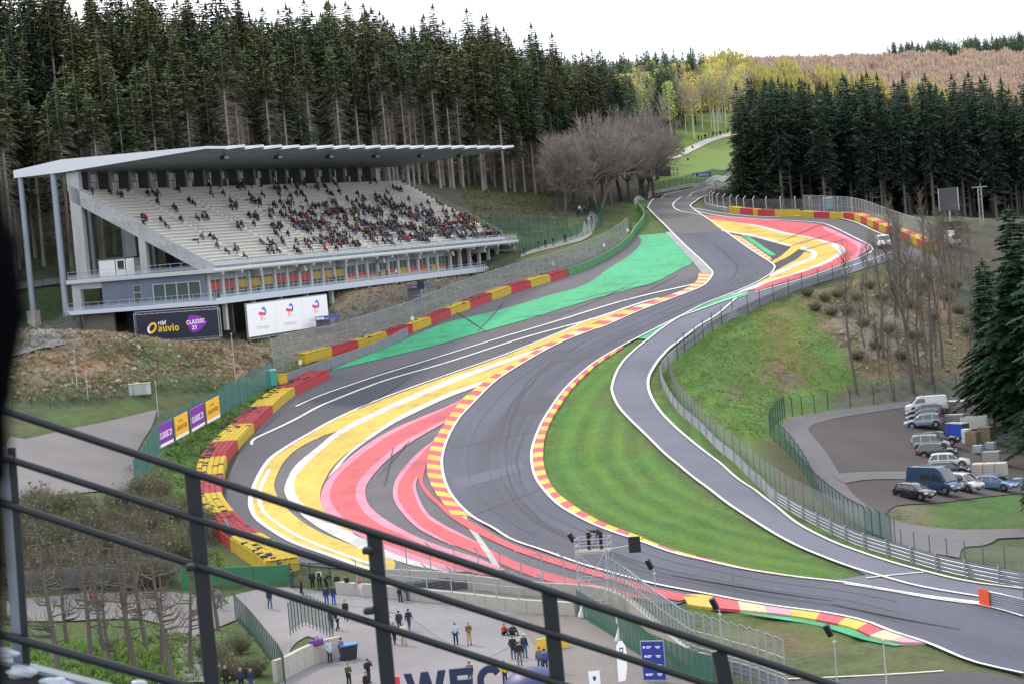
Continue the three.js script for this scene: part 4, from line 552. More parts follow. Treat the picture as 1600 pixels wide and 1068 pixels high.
// ---------------------------------------------------------------- grandstand (local x along its front, z out to the track, y = 0 on the middle floor)
const ST_Y = EYE - 1.7, LEN = 107, STAND = thing('grandstand', 'large covered grandstand with white roof and rows of pale benches beside the forest', 'grandstand', [-43.1, ST_Y, -315], Math.atan2(0.91, 0.415)); STAND.scale.z = 0.925;
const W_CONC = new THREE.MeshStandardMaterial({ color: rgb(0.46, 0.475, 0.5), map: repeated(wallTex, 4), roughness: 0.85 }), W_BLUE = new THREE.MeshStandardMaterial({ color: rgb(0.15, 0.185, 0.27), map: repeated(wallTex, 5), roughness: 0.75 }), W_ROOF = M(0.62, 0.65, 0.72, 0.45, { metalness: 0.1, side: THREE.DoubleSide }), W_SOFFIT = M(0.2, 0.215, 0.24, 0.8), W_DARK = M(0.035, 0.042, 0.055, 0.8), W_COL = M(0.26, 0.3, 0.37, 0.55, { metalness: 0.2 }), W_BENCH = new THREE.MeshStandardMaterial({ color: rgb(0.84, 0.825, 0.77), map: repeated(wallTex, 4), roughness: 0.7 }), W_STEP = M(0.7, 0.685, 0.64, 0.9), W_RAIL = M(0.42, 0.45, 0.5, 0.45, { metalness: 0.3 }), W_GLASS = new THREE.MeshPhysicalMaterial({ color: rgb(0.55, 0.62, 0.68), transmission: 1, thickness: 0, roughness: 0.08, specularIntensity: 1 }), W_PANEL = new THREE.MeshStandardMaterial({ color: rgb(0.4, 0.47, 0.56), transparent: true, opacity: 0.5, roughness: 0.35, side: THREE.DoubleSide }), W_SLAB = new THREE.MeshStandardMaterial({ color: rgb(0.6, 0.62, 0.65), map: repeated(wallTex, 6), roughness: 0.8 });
const W_PANE_A = new THREE.MeshStandardMaterial({ color: rgb(0.05, 0.06, 0.075), roughness: 0.12 }), W_PANE_B = new THREE.MeshStandardMaterial({ color: rgb(0.75, 0.78, 0.8), roughness: 0.5 }), W_TINT = new THREE.MeshStandardMaterial({ color: rgb(0.06, 0.09, 0.085), roughness: 0.06, metalness: 0.0 });
const NROW = 25, ROW_D = 0.9, ROW_H = 0.5, rowZ = (r) => -1.6 - r * ROW_D, rowY = (r) => 0.75 + r * ROW_H;
{
  const S = STAND;
  // roof panels with their stepped front edges, each one tilted a little
  const prof = [[2.3, 17.58], [2.3, 17.2], [-25, 16.05], [-34.6, 15.95], [-34.6, 17.1], [-25, 17.95]];
  const NP = 20, w = (LEN + 1.2) / NP;
  for (let i = 0; i < NP; i++) {
    const x0 = i * w - 0.6, x1 = x0 + w - 0.03, pos = [], idx = [], n = prof.length, lift = (x, z) => i && z > 0 ? (x - x0) * 0.07 - 0.12 : 0;
    for (const x of [x0, x1]) for (const [z, y] of prof) pos.push(x, y + lift(x, z), z);
    for (let k = 0; k < n; k++) { const q = (k + 1) % n; idx.push(k, q, k + n, q, q + n, k + n); }
    for (const o of [0, n]) for (const t of [[0, 1, 2], [0, 2, 5], [2, 3, 5], [3, 4, 5]]) idx.push(...(o ? t : [t[0], t[2], t[1]]).map((k) => k + o));
    const g = geoFrom(pos, idx).toNonIndexed(); g.computeVertexNormals(); part(S, 'roof_panel', g, W_ROOF);
  }
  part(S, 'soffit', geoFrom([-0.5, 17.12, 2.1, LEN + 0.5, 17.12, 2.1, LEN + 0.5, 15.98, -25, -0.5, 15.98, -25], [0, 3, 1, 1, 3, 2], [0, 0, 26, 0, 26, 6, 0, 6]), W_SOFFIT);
  for (const u of [9.8, 25.6, 42, 58, 75, 91]) { const l = part(S, 'floodlight', merge([rbox(1.5, 0.55, 0.8, u, 16.2, -1.5, 0.1), rod(V(u, 16.5, -1.5), V(u, 17.1, -1.5), 0.06, 0.06)]), M(0.012, 0.012, 0.014, 0.6)); part(l, 'lens', box(1.2, 0.34, 0.03, u, 16.18, -1.08), M(0.2, 0.21, 0.22, 0.2)); }
  // steel columns behind, concrete frames under the rake
  for (const u of [0, 17, 34, 51, 68, 85, 102]) {
    const c = part(S, 'steel_column', rod(V(u, -6, -33.8), V(u, 15.95, -33.8), 0.5, 0.44, 12), W_COL); part(c, 'plinth', box(1.5, 3, 1.5, u, -5.6, -33.8), CONCRETE);
    part(S, 'steel_column', rod(V(u, -5.4, -27.3), V(u, 16.1, -27.3), 0.52, 0.5, 12), W_COL);
  }
  for (let u = 0.5; u < LEN + 1; u += 13.28) {
    part(S, 'concrete_column', rbox(0.9, u < 1 ? 16.3 : 11.6, 2.1, u, u < 1 ? 7.9 : 5.6, -23.6, 0.05), W_CONC);
    part(S, 'concrete_column', rbox(0.8, 5.8, 1.3, u, 2.9, -11.7, 0.05), W_CONC);
    const sh = new THREE.Shape([[-24.4, 14.1], [-24.4, 11.7], [-1.6, -0.02], [1.1, -0.02], [0.9, 0.75]].map(([z, y]) => new THREE.Vector2(-z, y)));
    const g = new THREE.ExtrudeGeometry(sh, { depth: 0.6, bevelEnabled: false }); g.rotateY(Math.PI / 2); g.translate(u - 0.45, u < 1 ? 0 : -1.75, 0); part(S, 'raker_beam', g, W_CONC);
  }
  // bench rows
  for (let r = 0; r < NROW; r++) {
    const z = rowZ(r), y = rowY(r), o = part(S, 'bench_row', box(LEN - 0.8, 0.42, ROW_D + 0.1, LEN / 2 + 0.4, y - 0.2, z), W_STEP), seats = [];
    for (let i = 0; i < 8; i++) { const u0 = 1.3 + i * 13.28, len = 12.1; seats.push(rbox(len, 0.09, 0.46, u0 + len / 2, y + 0.4, z - 0.16, 0.02), box(len, 0.34, 0.06, u0 + len / 2, y + 0.17, z - 0.34)); }
    for (const s of seats.filter((_, i) => i % 2 === 0).map((s, i) => merge([s, seats[i * 2 + 1]]))) part(o, 'bench', s, W_BENCH);
  }
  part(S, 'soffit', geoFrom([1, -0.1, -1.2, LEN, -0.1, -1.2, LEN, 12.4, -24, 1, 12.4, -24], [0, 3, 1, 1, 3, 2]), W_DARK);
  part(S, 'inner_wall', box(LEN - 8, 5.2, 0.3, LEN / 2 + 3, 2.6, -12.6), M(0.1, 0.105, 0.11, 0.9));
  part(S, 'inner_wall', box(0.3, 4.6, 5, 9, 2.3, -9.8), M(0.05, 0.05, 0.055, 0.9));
  // aisle rails
  for (let i = 0; i < 8; i++) for (const [r0, r1] of [[2, 4], [8, 14]]) {
    const u = 0.6 + i * 13.28 + (i ? 0 : 13.28 * 0), g = [], t = (r, h) => V(u + 0.05, rowY(r) + h, rowZ(r)); if (!i) continue;
    for (let r = r0; r <= r1; r++) g.push(rod(t(r, 0), t(r, 1.15), 0.035, 0.035, 5));
    for (const h of [0.6, 1.12]) g.push(rod(t(r0, h), t(r1, h), 0.035, 0.035, 5)); part(S, 'aisle_rail', g, W_RAIL);
  }
  for (const u of [0.2, LEN - 0.1]) { const g = [], t = (r, h) => V(u, rowY(r) + h, rowZ(r)); for (let r = 0; r < NROW; r += 1.5) g.push(rod(t(r, 0), t(r, 1.2), 0.04, 0.04, 5)); for (const h of [0.4, 0.8, 1.2]) g.push(rod(t(0, h), t(NROW, h), 0.035, 0.035, 5)); part(S, 'stair_rail', g, W_RAIL); }
  // rear wall with its windows
  const yT = rowY(NROW) - 0.1, bw = LEN / 20;
  for (let i = 0; i < 20; i++) {
    const u = i * bw, a = bw * 0.46; if (i > 17) { part(S, 'rear_column', box(0.3, 16 - yT, 0.4, u + 0.2, (yT + 16) / 2, -24.6), W_CONC); continue; }
    part(S, 'rear_panel', box(bw - a - 0.35, 16 - yT, 0.2, u + a + 0.35 + (bw - a - 0.35) / 2 - 0.02, (yT + 16) / 2, -24.9), W_DARK);
    part(S, 'rear_column', box(0.3, 16 - yT, 0.4, u + 0.15, (yT + 16) / 2, -24.6), W_CONC);
    const f = [], cx = u + 0.33 + a / 2, h = 15.7 - yT; for (let k = 0; k <= 4; k++) f.push(box(0.07, h, 0.08, cx - a / 2 + k * a / 4, yT + h / 2, -24.85)); for (let k = 0; k <= 2; k++) f.push(box(a, 0.07, 0.09, cx, yT + 0.04 + k * (h - 0.08) / 2, -24.85));
    const wdw = part(S, 'window', f, M(0.06, 0.07, 0.085, 0.5));
    for (let k = 0; k < 4; k++) for (let q = 0; q < 2; q++) part(wdw, 'pane', box(a / 4 - 0.09, h / 2 - 0.12, 0.02, cx - a / 2 + (k + 0.5) * a / 4, yT + h / 4 + q * h / 2, -24.86), ((k * 3 + q * 5 + i) % 4 < 2 ? W_PANE_B : W_PANE_A));
  }
  // floors
  part(S, 'middle_floor', box(LEN + 1, 0.6, 28, LEN / 2 - 0.1, -0.31, -12.4), W_SLAB);
  part(S, 'front_edge', box(LEN + 1.2, 0.42, 0.12, LEN / 2 - 0.1, -0.2, 1.67), M(0.62, 0.63, 0.63, 0.6));
  for (let u = 2; u < LEN; u += 5.35) part(S, 'floor_bracket', box(0.35, 0.35, 1.6, u, -0.8, 0.8), W_SLAB);
  part(S, 'lower_floor', box(93, 0.55, 28.5, 45.2, -4.9, -12.2), W_SLAB);
  part(S, 'lower_edge', box(93.2, 0.9, 0.14, 45.2, -4.75, 2.12), M(0.5, 0.55, 0.63, 0.6));
  part(S, 'lower_edge', box(0.14, 0.62, 28.6, -1.37, -4.88, -12.2), M(0.5, 0.55, 0.64, 0.6));
  // railings: posts, rails and panels
  const railing = (a, b, h, step, panel) => { const n = Math.max(1, Math.round(a.distanceTo(b) / step)), g = [], up = (p, y) => p.clone().setY(p.y + y); for (let i = 0; i <= n; i++) { const p = a.clone().lerp(b, i / n); g.push(rod(p, up(p, h), 0.035, 0.035, 5)); } for (const y of [h, h * 0.55]) g.push(rod(up(a, y), up(b, y), 0.03, 0.03, 5)); const r = part(S, 'railing', g, W_RAIL); if (panel) for (let i = 0; i < n; i++) { const p = a.clone().lerp(b, (i + 0.03) / n), q = a.clone().lerp(b, (i + 0.97) / n); part(r, 'panel', geoFrom([p.x, p.y + 0.08, p.z, q.x, q.y + 0.08, q.z, q.x, q.y + panel, q.z, p.x, p.y + panel, p.z], [0, 1, 2, 0, 2, 3]), W_PANEL); } };
  railing(V(0, 0, 1.5), V(LEN, 0, 1.5), 1.15, 2.1, 0.95); railing(V(-0.4, 0, -26), V(-0.4, 0, -0.5), 1.15, 2, 0.5); railing(V(0, -4.6, 2), V(91, -4.6, 2), 1.1, 1.9, 0.75); railing(V(-1.2, -4.6, -26), V(-1.2, -4.6, 1.8), 1.1, 2, 0.5);
  // lower storey: side wall, doors and windows
  const wall = (z0, z1, y0 = -4.62, y1 = -0.62) => part(S, 'side_wall', box(0.3, y1 - y0, z1 - z0, 0.15, (y0 + y1) / 2, (z0 + z1) / 2), W_BLUE);
  wall(-20, -14.1); wall(-14.1, -12.6, -1.5); wall(-12.6, -10.4); wall(-10.4, -1.3, -1.6); wall(-1.3, -0.6);
  part(S, 'concrete_column', box(0.8, 4, 1.6, 0.4, -2.62, -25), W_CONC); part(S, 'concrete_column', box(0.6, 0.9, 4.4, 0.35, -1.07, -22.1), W_CONC);
  part(S, 'inner_wall', box(0.2, 4, 6, 6, -2.62, -22), W_DARK);
  const dr = part(S, 'door', [box(0.1, 3, 0.1, 0.1, -3.1, -14.05), box(0.1, 3, 0.1, 0.1, -3.1, -12.65), box(0.1, 0.1, 1.4, 0.1, -1.55, -13.35), box(0.1, 0.1, 1.4, 0.1, -2.6, -13.35)], W_RAIL); part(dr, 'pane', box(0.04, 3, 1.3, 0.12, -3.1, -13.35), W_TINT);
  const bigW = []; for (let k = 0; k <= 4; k++) bigW.push(box(0.16, 3.1, 0.16, 0.05, -3.1, -10.3 + k * 2.2)); for (const y of [-1.66, -4.55]) bigW.push(box(0.16, 0.12, 8.9, 0.05, y, -5.9)); const bw2 = part(S, 'window', bigW, W_RAIL); for (let k = 0; k < 4; k++) part(bw2, 'pane', box(0.04, 2.85, 2.0, 0.1, -3.1, -9.2 + k * 2.2), W_TINT);
  // front bays with their coloured window screens
  const NB = 21, b0 = 1, bwid = 3.76, cols = [C_RED, C_RED, C_YEL, C_YEL, C_YEL, C_RED, C_RED, C_RED, C_YEL, C_YEL, C_YEL, C_RED, C_RED, C_RED, C_YEL, C_RED, C_YEL, C_RED, C_RED, C_YEL, C_RED];
  for (let i = 0; i < NB; i++) {
    const u = b0 + i * bwid; part(S, 'front_column', box(0.5, 4, 0.5, u, -2.62, -0.7), W_SLAB); part(S, 'front_panel', box(bwid - 0.52, 0.95, 0.2, u + bwid / 2, -1.1, -0.75), W_CONC);
    const ww = bwid - 1.0, cx = u + bwid / 2 + 0.1, win = part(S, 'window', [box(0.09, 3, 0.12, cx - ww / 2, -3.1, -0.75), box(0.09, 3, 0.12, cx + ww / 2, -3.1, -0.75), box(0.09, 3, 0.12, cx, -3.1, -0.75), box(ww, 0.09, 0.12, cx, -1.62, -0.75)], W_RAIL);
    part(S, 'front_panel', box(0.48, 3, 0.2, u + 0.5, -3.1, -0.76), W_CONC);
    for (const s of [-1, 1]) part(win, 'pane', box(ww / 2 - 0.1, 2.9, 0.03, cx + s * ww / 4, -3.1, -0.78), W_TINT);
    const low = i > 10; part(win, 'window_screen', box(ww - 0.2, low ? 0.75 : 1.15, 0.04, cx, low ? -3.3 : -2.6, -0.74), M(...cols[i].map((q) => q * 0.62), 0.5)); if (low) part(win, 'window_screen', box(ww - 0.2, 0.5, 0.04, cx, -3.95, -0.74), M(...C_YEL.map((q) => q * 0.7), 0.5));
  }
  part(S, 'inner_wall', box(82, 4, 0.2, 42, -2.62, -6), M(0.12, 0.12, 0.12, 0.9));
  for (let u = 82.5; u < LEN; u += 4.1) part(S, 'front_column', box(0.55, 5.5, 0.55, u, -3.3, -1.2), W_SLAB);
  part(S, 'inner_wall', box(26, 6, 0.3, 94, -3.6, -6), M(0.16, 0.15, 0.13, 0.95));
  // undercroft
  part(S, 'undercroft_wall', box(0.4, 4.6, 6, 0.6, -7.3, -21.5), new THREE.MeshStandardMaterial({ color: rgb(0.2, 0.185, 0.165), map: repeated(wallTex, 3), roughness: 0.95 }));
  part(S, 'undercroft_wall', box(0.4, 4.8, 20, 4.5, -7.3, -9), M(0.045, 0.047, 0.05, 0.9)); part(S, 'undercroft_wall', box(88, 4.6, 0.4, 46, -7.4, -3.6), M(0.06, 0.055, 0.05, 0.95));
  for (let u = 3; u < 90; u += 8) part(S, 'undercroft_column', box(0.6, 4, 0.6, u, -7.1, 0.6), W_SLAB);
}
function onStand(u, y, z) { return STAND.localToWorld(V(u, y, z)); }
STAND.updateMatrixWorld();
const STAND_TURN = STAND.rotation.y;
function standThing(name, label, category, u, y, z, turn = 0, group) { const p = onStand(u, y, z); return thing(name, label, category, [p.x, p.y, p.z], STAND_TURN + turn, group); }
{ // site cabin on the middle floor, roof loudly lit side towards the camera
  const t = standThing('site_cabin', 'small white cabin with dark roof edge on the side terrace of the grandstand', 'cabin', 2.4, 0, -17.6, -Math.PI / 2), white = M(0.62, 0.63, 0.63, 0.6);
  part(t, 'wall', rbox(6.4, 2.5, 2.6, 0, 1.3, 0, 0.04), white); part(t, 'roof', rbox(6.7, 0.22, 2.9, 0, 2.66, 0, 0.04), M(0.05, 0.055, 0.065, 0.6));
  for (const x of [-3.21, -0.2, 1.6, 3.21]) part(t, 'corner_post', box(0.12, 2.5, 0.05, x, 1.3, 1.32), M(0.05, 0.055, 0.065, 0.6)); const w = part(t, 'window', box(1.1, 1.3, 0.06, 0.75, 1.6, 1.32), M(0.02, 0.02, 0.024, 0.3)); part(w, 'frame', box(1.25, 0.08, 0.08, 0.75, 0.92, 1.33), white); part(t, 'door', box(0.9, 2.1, 0.05, 2.5, 1.1, 1.33), M(0.5, 0.52, 0.55, 0.5));
}
// ---------------------------------------------------------------- printed boards
function canvasTex(w, h, draw) { const c = document.createElement('canvas'); c.width = w; c.height = h; const g = c.getContext('2d'); draw(g, w, h); const t = new THREE.CanvasTexture(c); t.colorSpace = THREE.SRGBColorSpace; return t; }
const printed = (t, rough = 0.6) => new THREE.MeshStandardMaterial({ map: t, roughness: rough });
{
  const night = canvasTex(1400, 380, (g) => {
    g.fillStyle = '#1d2136'; g.fillRect(0, 0, 1400, 380); const R = rng(4); for (let i = 0; i < 260; i++) { g.fillStyle = `rgba(150,160,200,${0.2 + 0.5 * R()})`; const x = R() < 0.4 ? R() * 260 : 1000 + R() * 400; g.fillRect(x, 240 + R() * 140, 3, 3); }
    g.lineWidth = 34; g.strokeStyle = '#f2c32e'; g.beginPath(); g.ellipse(265, 205, 78, 50, -0.75, 0, 7); g.stroke(); g.strokeStyle = '#ffffff'; g.beginPath(); g.ellipse(265, 205, 78, 50, -0.75, 2.7, 4.4); g.stroke();
    g.fillStyle = '#ffffff'; g.font = 'bold 78px sans-serif'; g.fillText('rtbf', 372, 168); g.fillStyle = '#f2c32e'; g.font = 'bold 140px sans-serif'; g.fillText('auvio', 362, 268);
    g.fillStyle = '#8a2fb0'; g.beginPath(); g.moveTo(1215, 165); g.quadraticCurveTo(1120, 60, 960, 60); g.quadraticCurveTo(880, 70, 880, 160); g.quadraticCurveTo(890, 300, 980, 312); g.quadraticCurveTo(1130, 280, 1215, 165); g.fill();
    g.save(); g.translate(1010, 190); g.rotate(-0.06); g.fillStyle = '#ffffff'; g.textAlign = 'center'; g.font = 'bold 82px sans-serif'; g.fillText('CLASSIC', 10, -5); g.font = 'bold 84px sans-serif'; g.fillText('21', -20, 76); g.restore();
  });
  const p = standThing('billboard', 'dark blue billboard with yellow and purple lettering under the corner of the grandstand', 'billboard', -1.7, -7.75, -5.2, -Math.PI / 2);
  part(p, 'board', box(14, 3.8, 0.12), printed(night));
  const truss = (x0, y0, x1, y1) => { const a = V(x0, y0, 0), b = V(x1, y1, 0), d = b.clone().sub(a).normalize(), n = V(-d.y, d.x, 0), L = a.distanceTo(b), g = []; for (const s of [-0.18, 0.18]) g.push(rod(a.clone().addScaledVector(n, s), b.clone().addScaledVector(n, s), 0.05, 0.05, 5)); for (let k = 0; k < L / 0.5; k++) { const q = a.clone().addScaledVector(d, k * 0.5), e = a.clone().addScaledVector(d, Math.min(L, k * 0.5 + 0.5)); g.push(rod(q.clone().addScaledVector(n, k % 2 ? 0.18 : -0.18), e.clone().addScaledVector(n, k % 2 ? -0.18 : 0.18), 0.03, 0.03, 4)); } return g; };
  for (const [a, b, c, d] of [[-7.2, -2.1, -7.2, 2.15], [7.2, -2.1, 7.2, 2.15], [-7.2, 2.1, 7.2, 2.1], [-7.2, -2.1, 7.2, -2.1]]) part(p, 'truss', truss(a, b, c, d), W_RAIL);
  const energy = canvasTex(560, 340, (g) => {
    g.fillStyle = '#f7f8fb'; g.fillRect(0, 0, 560, 340); g.save(); g.translate(225, 40); g.scale(0.8, 0.8); g.lineWidth = 34; g.lineCap = 'butt';
    const gr = g.createLinearGradient(80, 0, 190, 90); gr.addColorStop(0, '#3ab4e8'); gr.addColorStop(0.6, '#2a7fd8'); gr.addColorStop(1, '#8a3fa0'); g.strokeStyle = gr; g.beginPath(); g.arc(130, 68, 44, -2.6, 1.3); g.stroke();
    g.strokeStyle = '#f04a5a'; g.lineWidth = 42; g.beginPath(); g.moveTo(2, 78); g.quadraticCurveTo(60, 104, 140, 98); g.stroke(); g.lineWidth = 20; g.beginPath(); g.moveTo(44, 95); g.lineTo(70, 188); g.stroke();
    g.lineWidth = 24; const g2 = g.createLinearGradient(100, 110, 150, 190); g2.addColorStop(0, '#b8dfe0'); g2.addColorStop(1, '#f3da4a'); g.strokeStyle = g2; g.beginPath(); g.moveTo(104, 112); g.quadraticCurveTo(104, 178, 156, 172); g.stroke(); g.restore();
    g.fillStyle = '#9a8f9d'; g.font = '44px sans-serif'; g.textAlign = 'center'; g.fillText('TotalEnergies', 290, 272);
  });
  const q = standThing('billboard', 'white billboard of three panels with a red and blue emblem below the grandstand front', 'billboard', 18.8, -8.15, 2.1);
  for (let i = 0; i < 3; i++) part(q, 'board_panel', box(8.05, 4.8, 0.1, -8.1 + i * 8.1, 0, 0), printed(energy));
  part(q, 'truss', truss(-12.35, -2.6, -12.35, 2.6), W_RAIL); part(q, 'truss', truss(-12.2, -2.55, 12.2, -2.55), W_RAIL); part(q, 'frame', box(24.4, 0.1, 0.2, 0, 2.5, -0.05), W_RAIL);
  for (const x of [-9, -3, 3, 9]) part(q, 'prop', rod(V(x, -2.4, -0.1), V(x, -6, -1.5), 0.06, 0.06, 5), W_RAIL);
  // banners on the teal fence
  const names = [['purple banner nearest the camera on the teal netting fence', 'CLASSIC 21', '#7d2fa3', '#ffffff', 263, 700, 249, 706, 270, 695], ['yellow banner between the two purple ones on the teal netting fence', 'auvio', '#f0b733', '#3a2a12', 0, 0, 274, 693, 294, 682], ['purple banner farther along the teal netting fence', 'CLASSIC 21', '#7d2fa3', '#ffffff', 0, 0, 299, 680, 319, 668], ['yellow banner farthest along the teal netting fence', 'auvio', '#f0b733', '#3a2a12', 0, 0, 323, 667, 343, 656]];
  const tx = {}; for (const n of names) if (!tx[n[1]]) tx[n[1]] = canvasTex(256, 300, (g) => { g.fillStyle = n[2]; g.fillRect(0, 0, 256, 300); g.fillStyle = '#f4f2ee'; g.fillRect(0, 258, 256, 42); g.fillStyle = n[3]; g.textAlign = 'center'; if (n[1] === 'auvio') { g.font = 'bold 44px sans-serif'; g.fillText('rtbf', 110, 90); } g.save(); g.translate(128, 190); g.scale(n[1] === 'auvio' ? 1.1 : 0.62, 1.6); g.font = 'bold 70px sans-serif'; g.fillText(n[1], 0, 0); g.restore(); });
  for (const n of names) {
    const a = hit(n[6], n[7]), b = hit(n[8], n[9]), d = b.clone().sub(a), L = Math.hypot(d.x, d.z), t = thing('banner', n[0], 'banner', [(a.x + b.x) / 2, (a.y + b.y) / 2 + 0.45, (a.z + b.z) / 2], Math.atan2(-d.z, d.x));
    const g = new THREE.BoxGeometry(L, 2.7, 0.06); g.translate(0, 1.35, 0.12); const pos = g.attributes.position; for (let i = 0; i < pos.count; i++) pos.setY(i, pos.getY(i) + pos.getX(i) / L * d.y); part(t, 'print', g, printed(tx[n[1]])); part(t, 'lath', [box(0.06, 2.9, 0.06, -L / 2, 1.3 - d.y / 2, 0.05), box(0.06, 2.9, 0.06, L / 2, 1.3 + d.y / 2, 0.05)], STEEL);
  }
  const mich = canvasTex(512, 72, (g) => { g.fillStyle = '#2348a8'; g.fillRect(0, 0, 512, 72); g.fillStyle = '#fff'; g.font = 'bold 52px sans-serif'; g.textAlign = 'center'; g.fillText('MICHELIN', 290, 54); g.beginPath(); g.arc(60, 36, 22, 0, 7); g.fill(); });
  const m = at(1097, 273, 565); const t = thing('billboard', 'small blue board with white letters on the fence below the bright meadow', 'billboard', [m.x, m.y, m.z], 0.15);
  part(t, 'board', box(5, 1.25, 0.1), printed(mich)); part(t, 'leg', rod(V(-2, -3.4, 0), V(-2, -0.5, 0), 0.05), STEEL); part(t, 'leg', rod(V(2, -3.4, 0), V(2, -0.5, 0), 0.05), STEEL);
}

// ---------------------------------------------------------------- trees and other plants
const LEAF = new THREE.MeshPhysicalMaterial({ vertexColors: true, roughness: 1, specularIntensity: 0.15, side: THREE.DoubleSide }), BARK_PALE = new THREE.MeshStandardMaterial({ color: rgb(0.36, 0.325, 0.285), map: repeated(wallTex, 1), roughness: 0.95 }), BARK_DEAD = M(0.1, 0.09, 0.08, 0.95), BARK_BROWN = M(0.115, 0.098, 0.088, 0.95), TWIG = new THREE.MeshStandardMaterial({ vertexColors: true, roughness: 1, side: THREE.DoubleSide }), BARK_WHITE = M(0.55, 0.53, 0.48, 0.85);
class Soup {                                       // collects coloured triangles
  constructor() { this.p = []; this.c = []; }
  tri(a, b, c, col) { this.p.push(a.x, a.y, a.z, b.x, b.y, b.z, c.x, c.y, c.z); for (let k = 0; k < 3; k++) this.c.push(...col); }
  quad(a, b, c, d, col) { this.tri(a, b, c, col); this.tri(a, c, d, col); }
  stick(a, b, r0, r1, col, n = 3) { const d = b.clone().sub(a).normalize(), u = (Math.abs(d.y) > 0.9 ? V(1, 0, 0) : V(0, 1, 0)).cross(d).normalize(), w = d.clone().cross(u), ring = (c, r, k) => c.clone().addScaledVector(u, r * Math.cos(k * 2 * Math.PI / n)).addScaledVector(w, r * Math.sin(k * 2 * Math.PI / n)); for (let k = 0; k < n; k++) { const A0 = ring(a, r0, k), A1 = ring(a, r0, k + 1); if (r1 > 0) { const B0 = ring(b, r1, k), B1 = ring(b, r1, k + 1); this.quad(A0, A1, B1, B0, col); } else this.tri(A0, A1, b, col); } }
  geo() { return geoFrom(this.p, null, null, this.c); }
}
function spruce(seed, h, bare, R, green, dead, sprays = 9) {
  const r = rng(seed), crown = new Soup(), twigs = new Soup(), y0 = bare * h, lean = V((r() - 0.5) * 0.5, 0, (r() - 0.5) * 0.5), axis = (y) => V(lean.x * y / h, y, lean.z * y / h);
  const tint2 = 0.75 + 0.5 * r();
  for (let y = y0; y < h - 0.3; y += 0.42 + 0.1 * r()) {
    const t = (y - y0) / (h - y0), rad = R * Math.pow(1 - t, 0.62) * (0.75 + 0.25 * Math.min(1, t * 5)) * (0.82 + 0.36 * r()) + 0.25, n = Math.max(4, Math.round(5 + rad * 1.1)), a0 = r() * 7;
    for (let k = 0; k < n; k++) {
      if (r() < 0.16 + (t > 0.9 ? 0.1 : 0)) continue;
      const az = a0 + k * 2 * Math.PI / n + (r() - 0.5) * 0.7, len = rad * (0.5 + 0.65 * r()) * (0.86 + 0.26 * Math.sin(az * 2 + seed + y * 0.35)), o = V(Math.cos(az), 0, Math.sin(az)), base = axis(y), droop = (0.25 + 0.25 * (1 - t)) * (0.7 + 0.6 * r());
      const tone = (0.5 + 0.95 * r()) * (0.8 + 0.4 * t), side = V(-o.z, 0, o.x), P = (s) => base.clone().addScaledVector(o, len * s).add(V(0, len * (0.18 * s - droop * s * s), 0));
      const m = Math.max(3, Math.round(sprays * len / 2.4));
      for (let q = 0; q < m; q++) {
        const s = 0.18 + 0.82 * (q + r()) / m, c = P(s), w = (0.36 + 0.55 * r()) * (0.55 + 0.45 * (1 - s)) * Math.min(1, 0.5 + len * 0.3), dir = r() < 0.5 ? -1 : 1, tip = c.clone().addScaledVector(side, dir * w * 1.5).addScaledVector(o, w * 0.8).add(V(0, -w * (0.3 + 0.7 * r()), 0)), mid = c.clone().addScaledVector(o, w * 1.15).add(V(0, -0.08, 0));
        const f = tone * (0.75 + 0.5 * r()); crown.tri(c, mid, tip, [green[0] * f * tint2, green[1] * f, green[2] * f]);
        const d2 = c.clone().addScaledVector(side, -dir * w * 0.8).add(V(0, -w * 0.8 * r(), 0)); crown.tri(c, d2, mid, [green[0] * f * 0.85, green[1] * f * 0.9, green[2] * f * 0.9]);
      }
    }
  }
  for (let k = 0; k < 8; k++) { const a = k * 0.8; crown.tri(axis(h + 0.5), axis(h - 1.2).add(V(Math.cos(a) * 0.35, 0, Math.sin(a) * 0.35)), axis(h - 1).add(V(Math.cos(a + 1) * 0.35, 0, Math.sin(a + 1) * 0.35)), green); }
  for (let k = 0; k < dead; k++) {
    const y = h * (0.1 + r() * (bare + 0.08 - 0.1)), az = r() * 7, len = (0.6 + 1.9 * r()) * (0.5 + y / (h * bare) * 0.8), o = V(Math.cos(az), 0, Math.sin(az)), p = axis(y), q = p.clone().addScaledVector(o, len * 0.6).add(V(0, -0.08 * len, 0)), e = p.clone().addScaledVector(o, len).add(V(0, -0.35 * len, 0)), g = 0.8 + 0.5 * r();
    twigs.stick(p, q, 0.035, 0.024, [0.2 * g, 0.175 * g, 0.15 * g]); twigs.stick(q, e, 0.024, 0, [0.2 * g, 0.175 * g, 0.15 * g]); if (len > 1.4) twigs.stick(q, q.clone().addScaledVector(o, len * 0.25).add(V(-o.z * 0.5, -0.3, o.x * 0.5)), 0.018, 0, [0.2 * g, 0.175 * g, 0.15 * g]);
  }
  const tr = []; for (let k = 0; k < 5; k++) { const a = h * 0.19 * k - (k ? 0 : 1.2), b = h * 0.19 * (k + 1), rr = (y) => 0.3 * Math.pow(1 - Math.max(0, y) / (h * 1.02), 0.8) + 0.02; tr.push(rod(axis(a), axis(b), rr(a) * (k ? 1 : 1.15), rr(b), 7)); }
  return { trunk: tr, crown: crown.geo(), twigs: dead ? twigs.geo() : null };
}
function plant(name, d, mats) { const o = new THREE.Group(); o.name = name; part(o, 'trunk', d.trunk, mats[0]); part(o, 'crown', d.crown, mats[1]); if (d.twigs) part(o, 'dead_branches', d.twigs, TWIG); return o; }
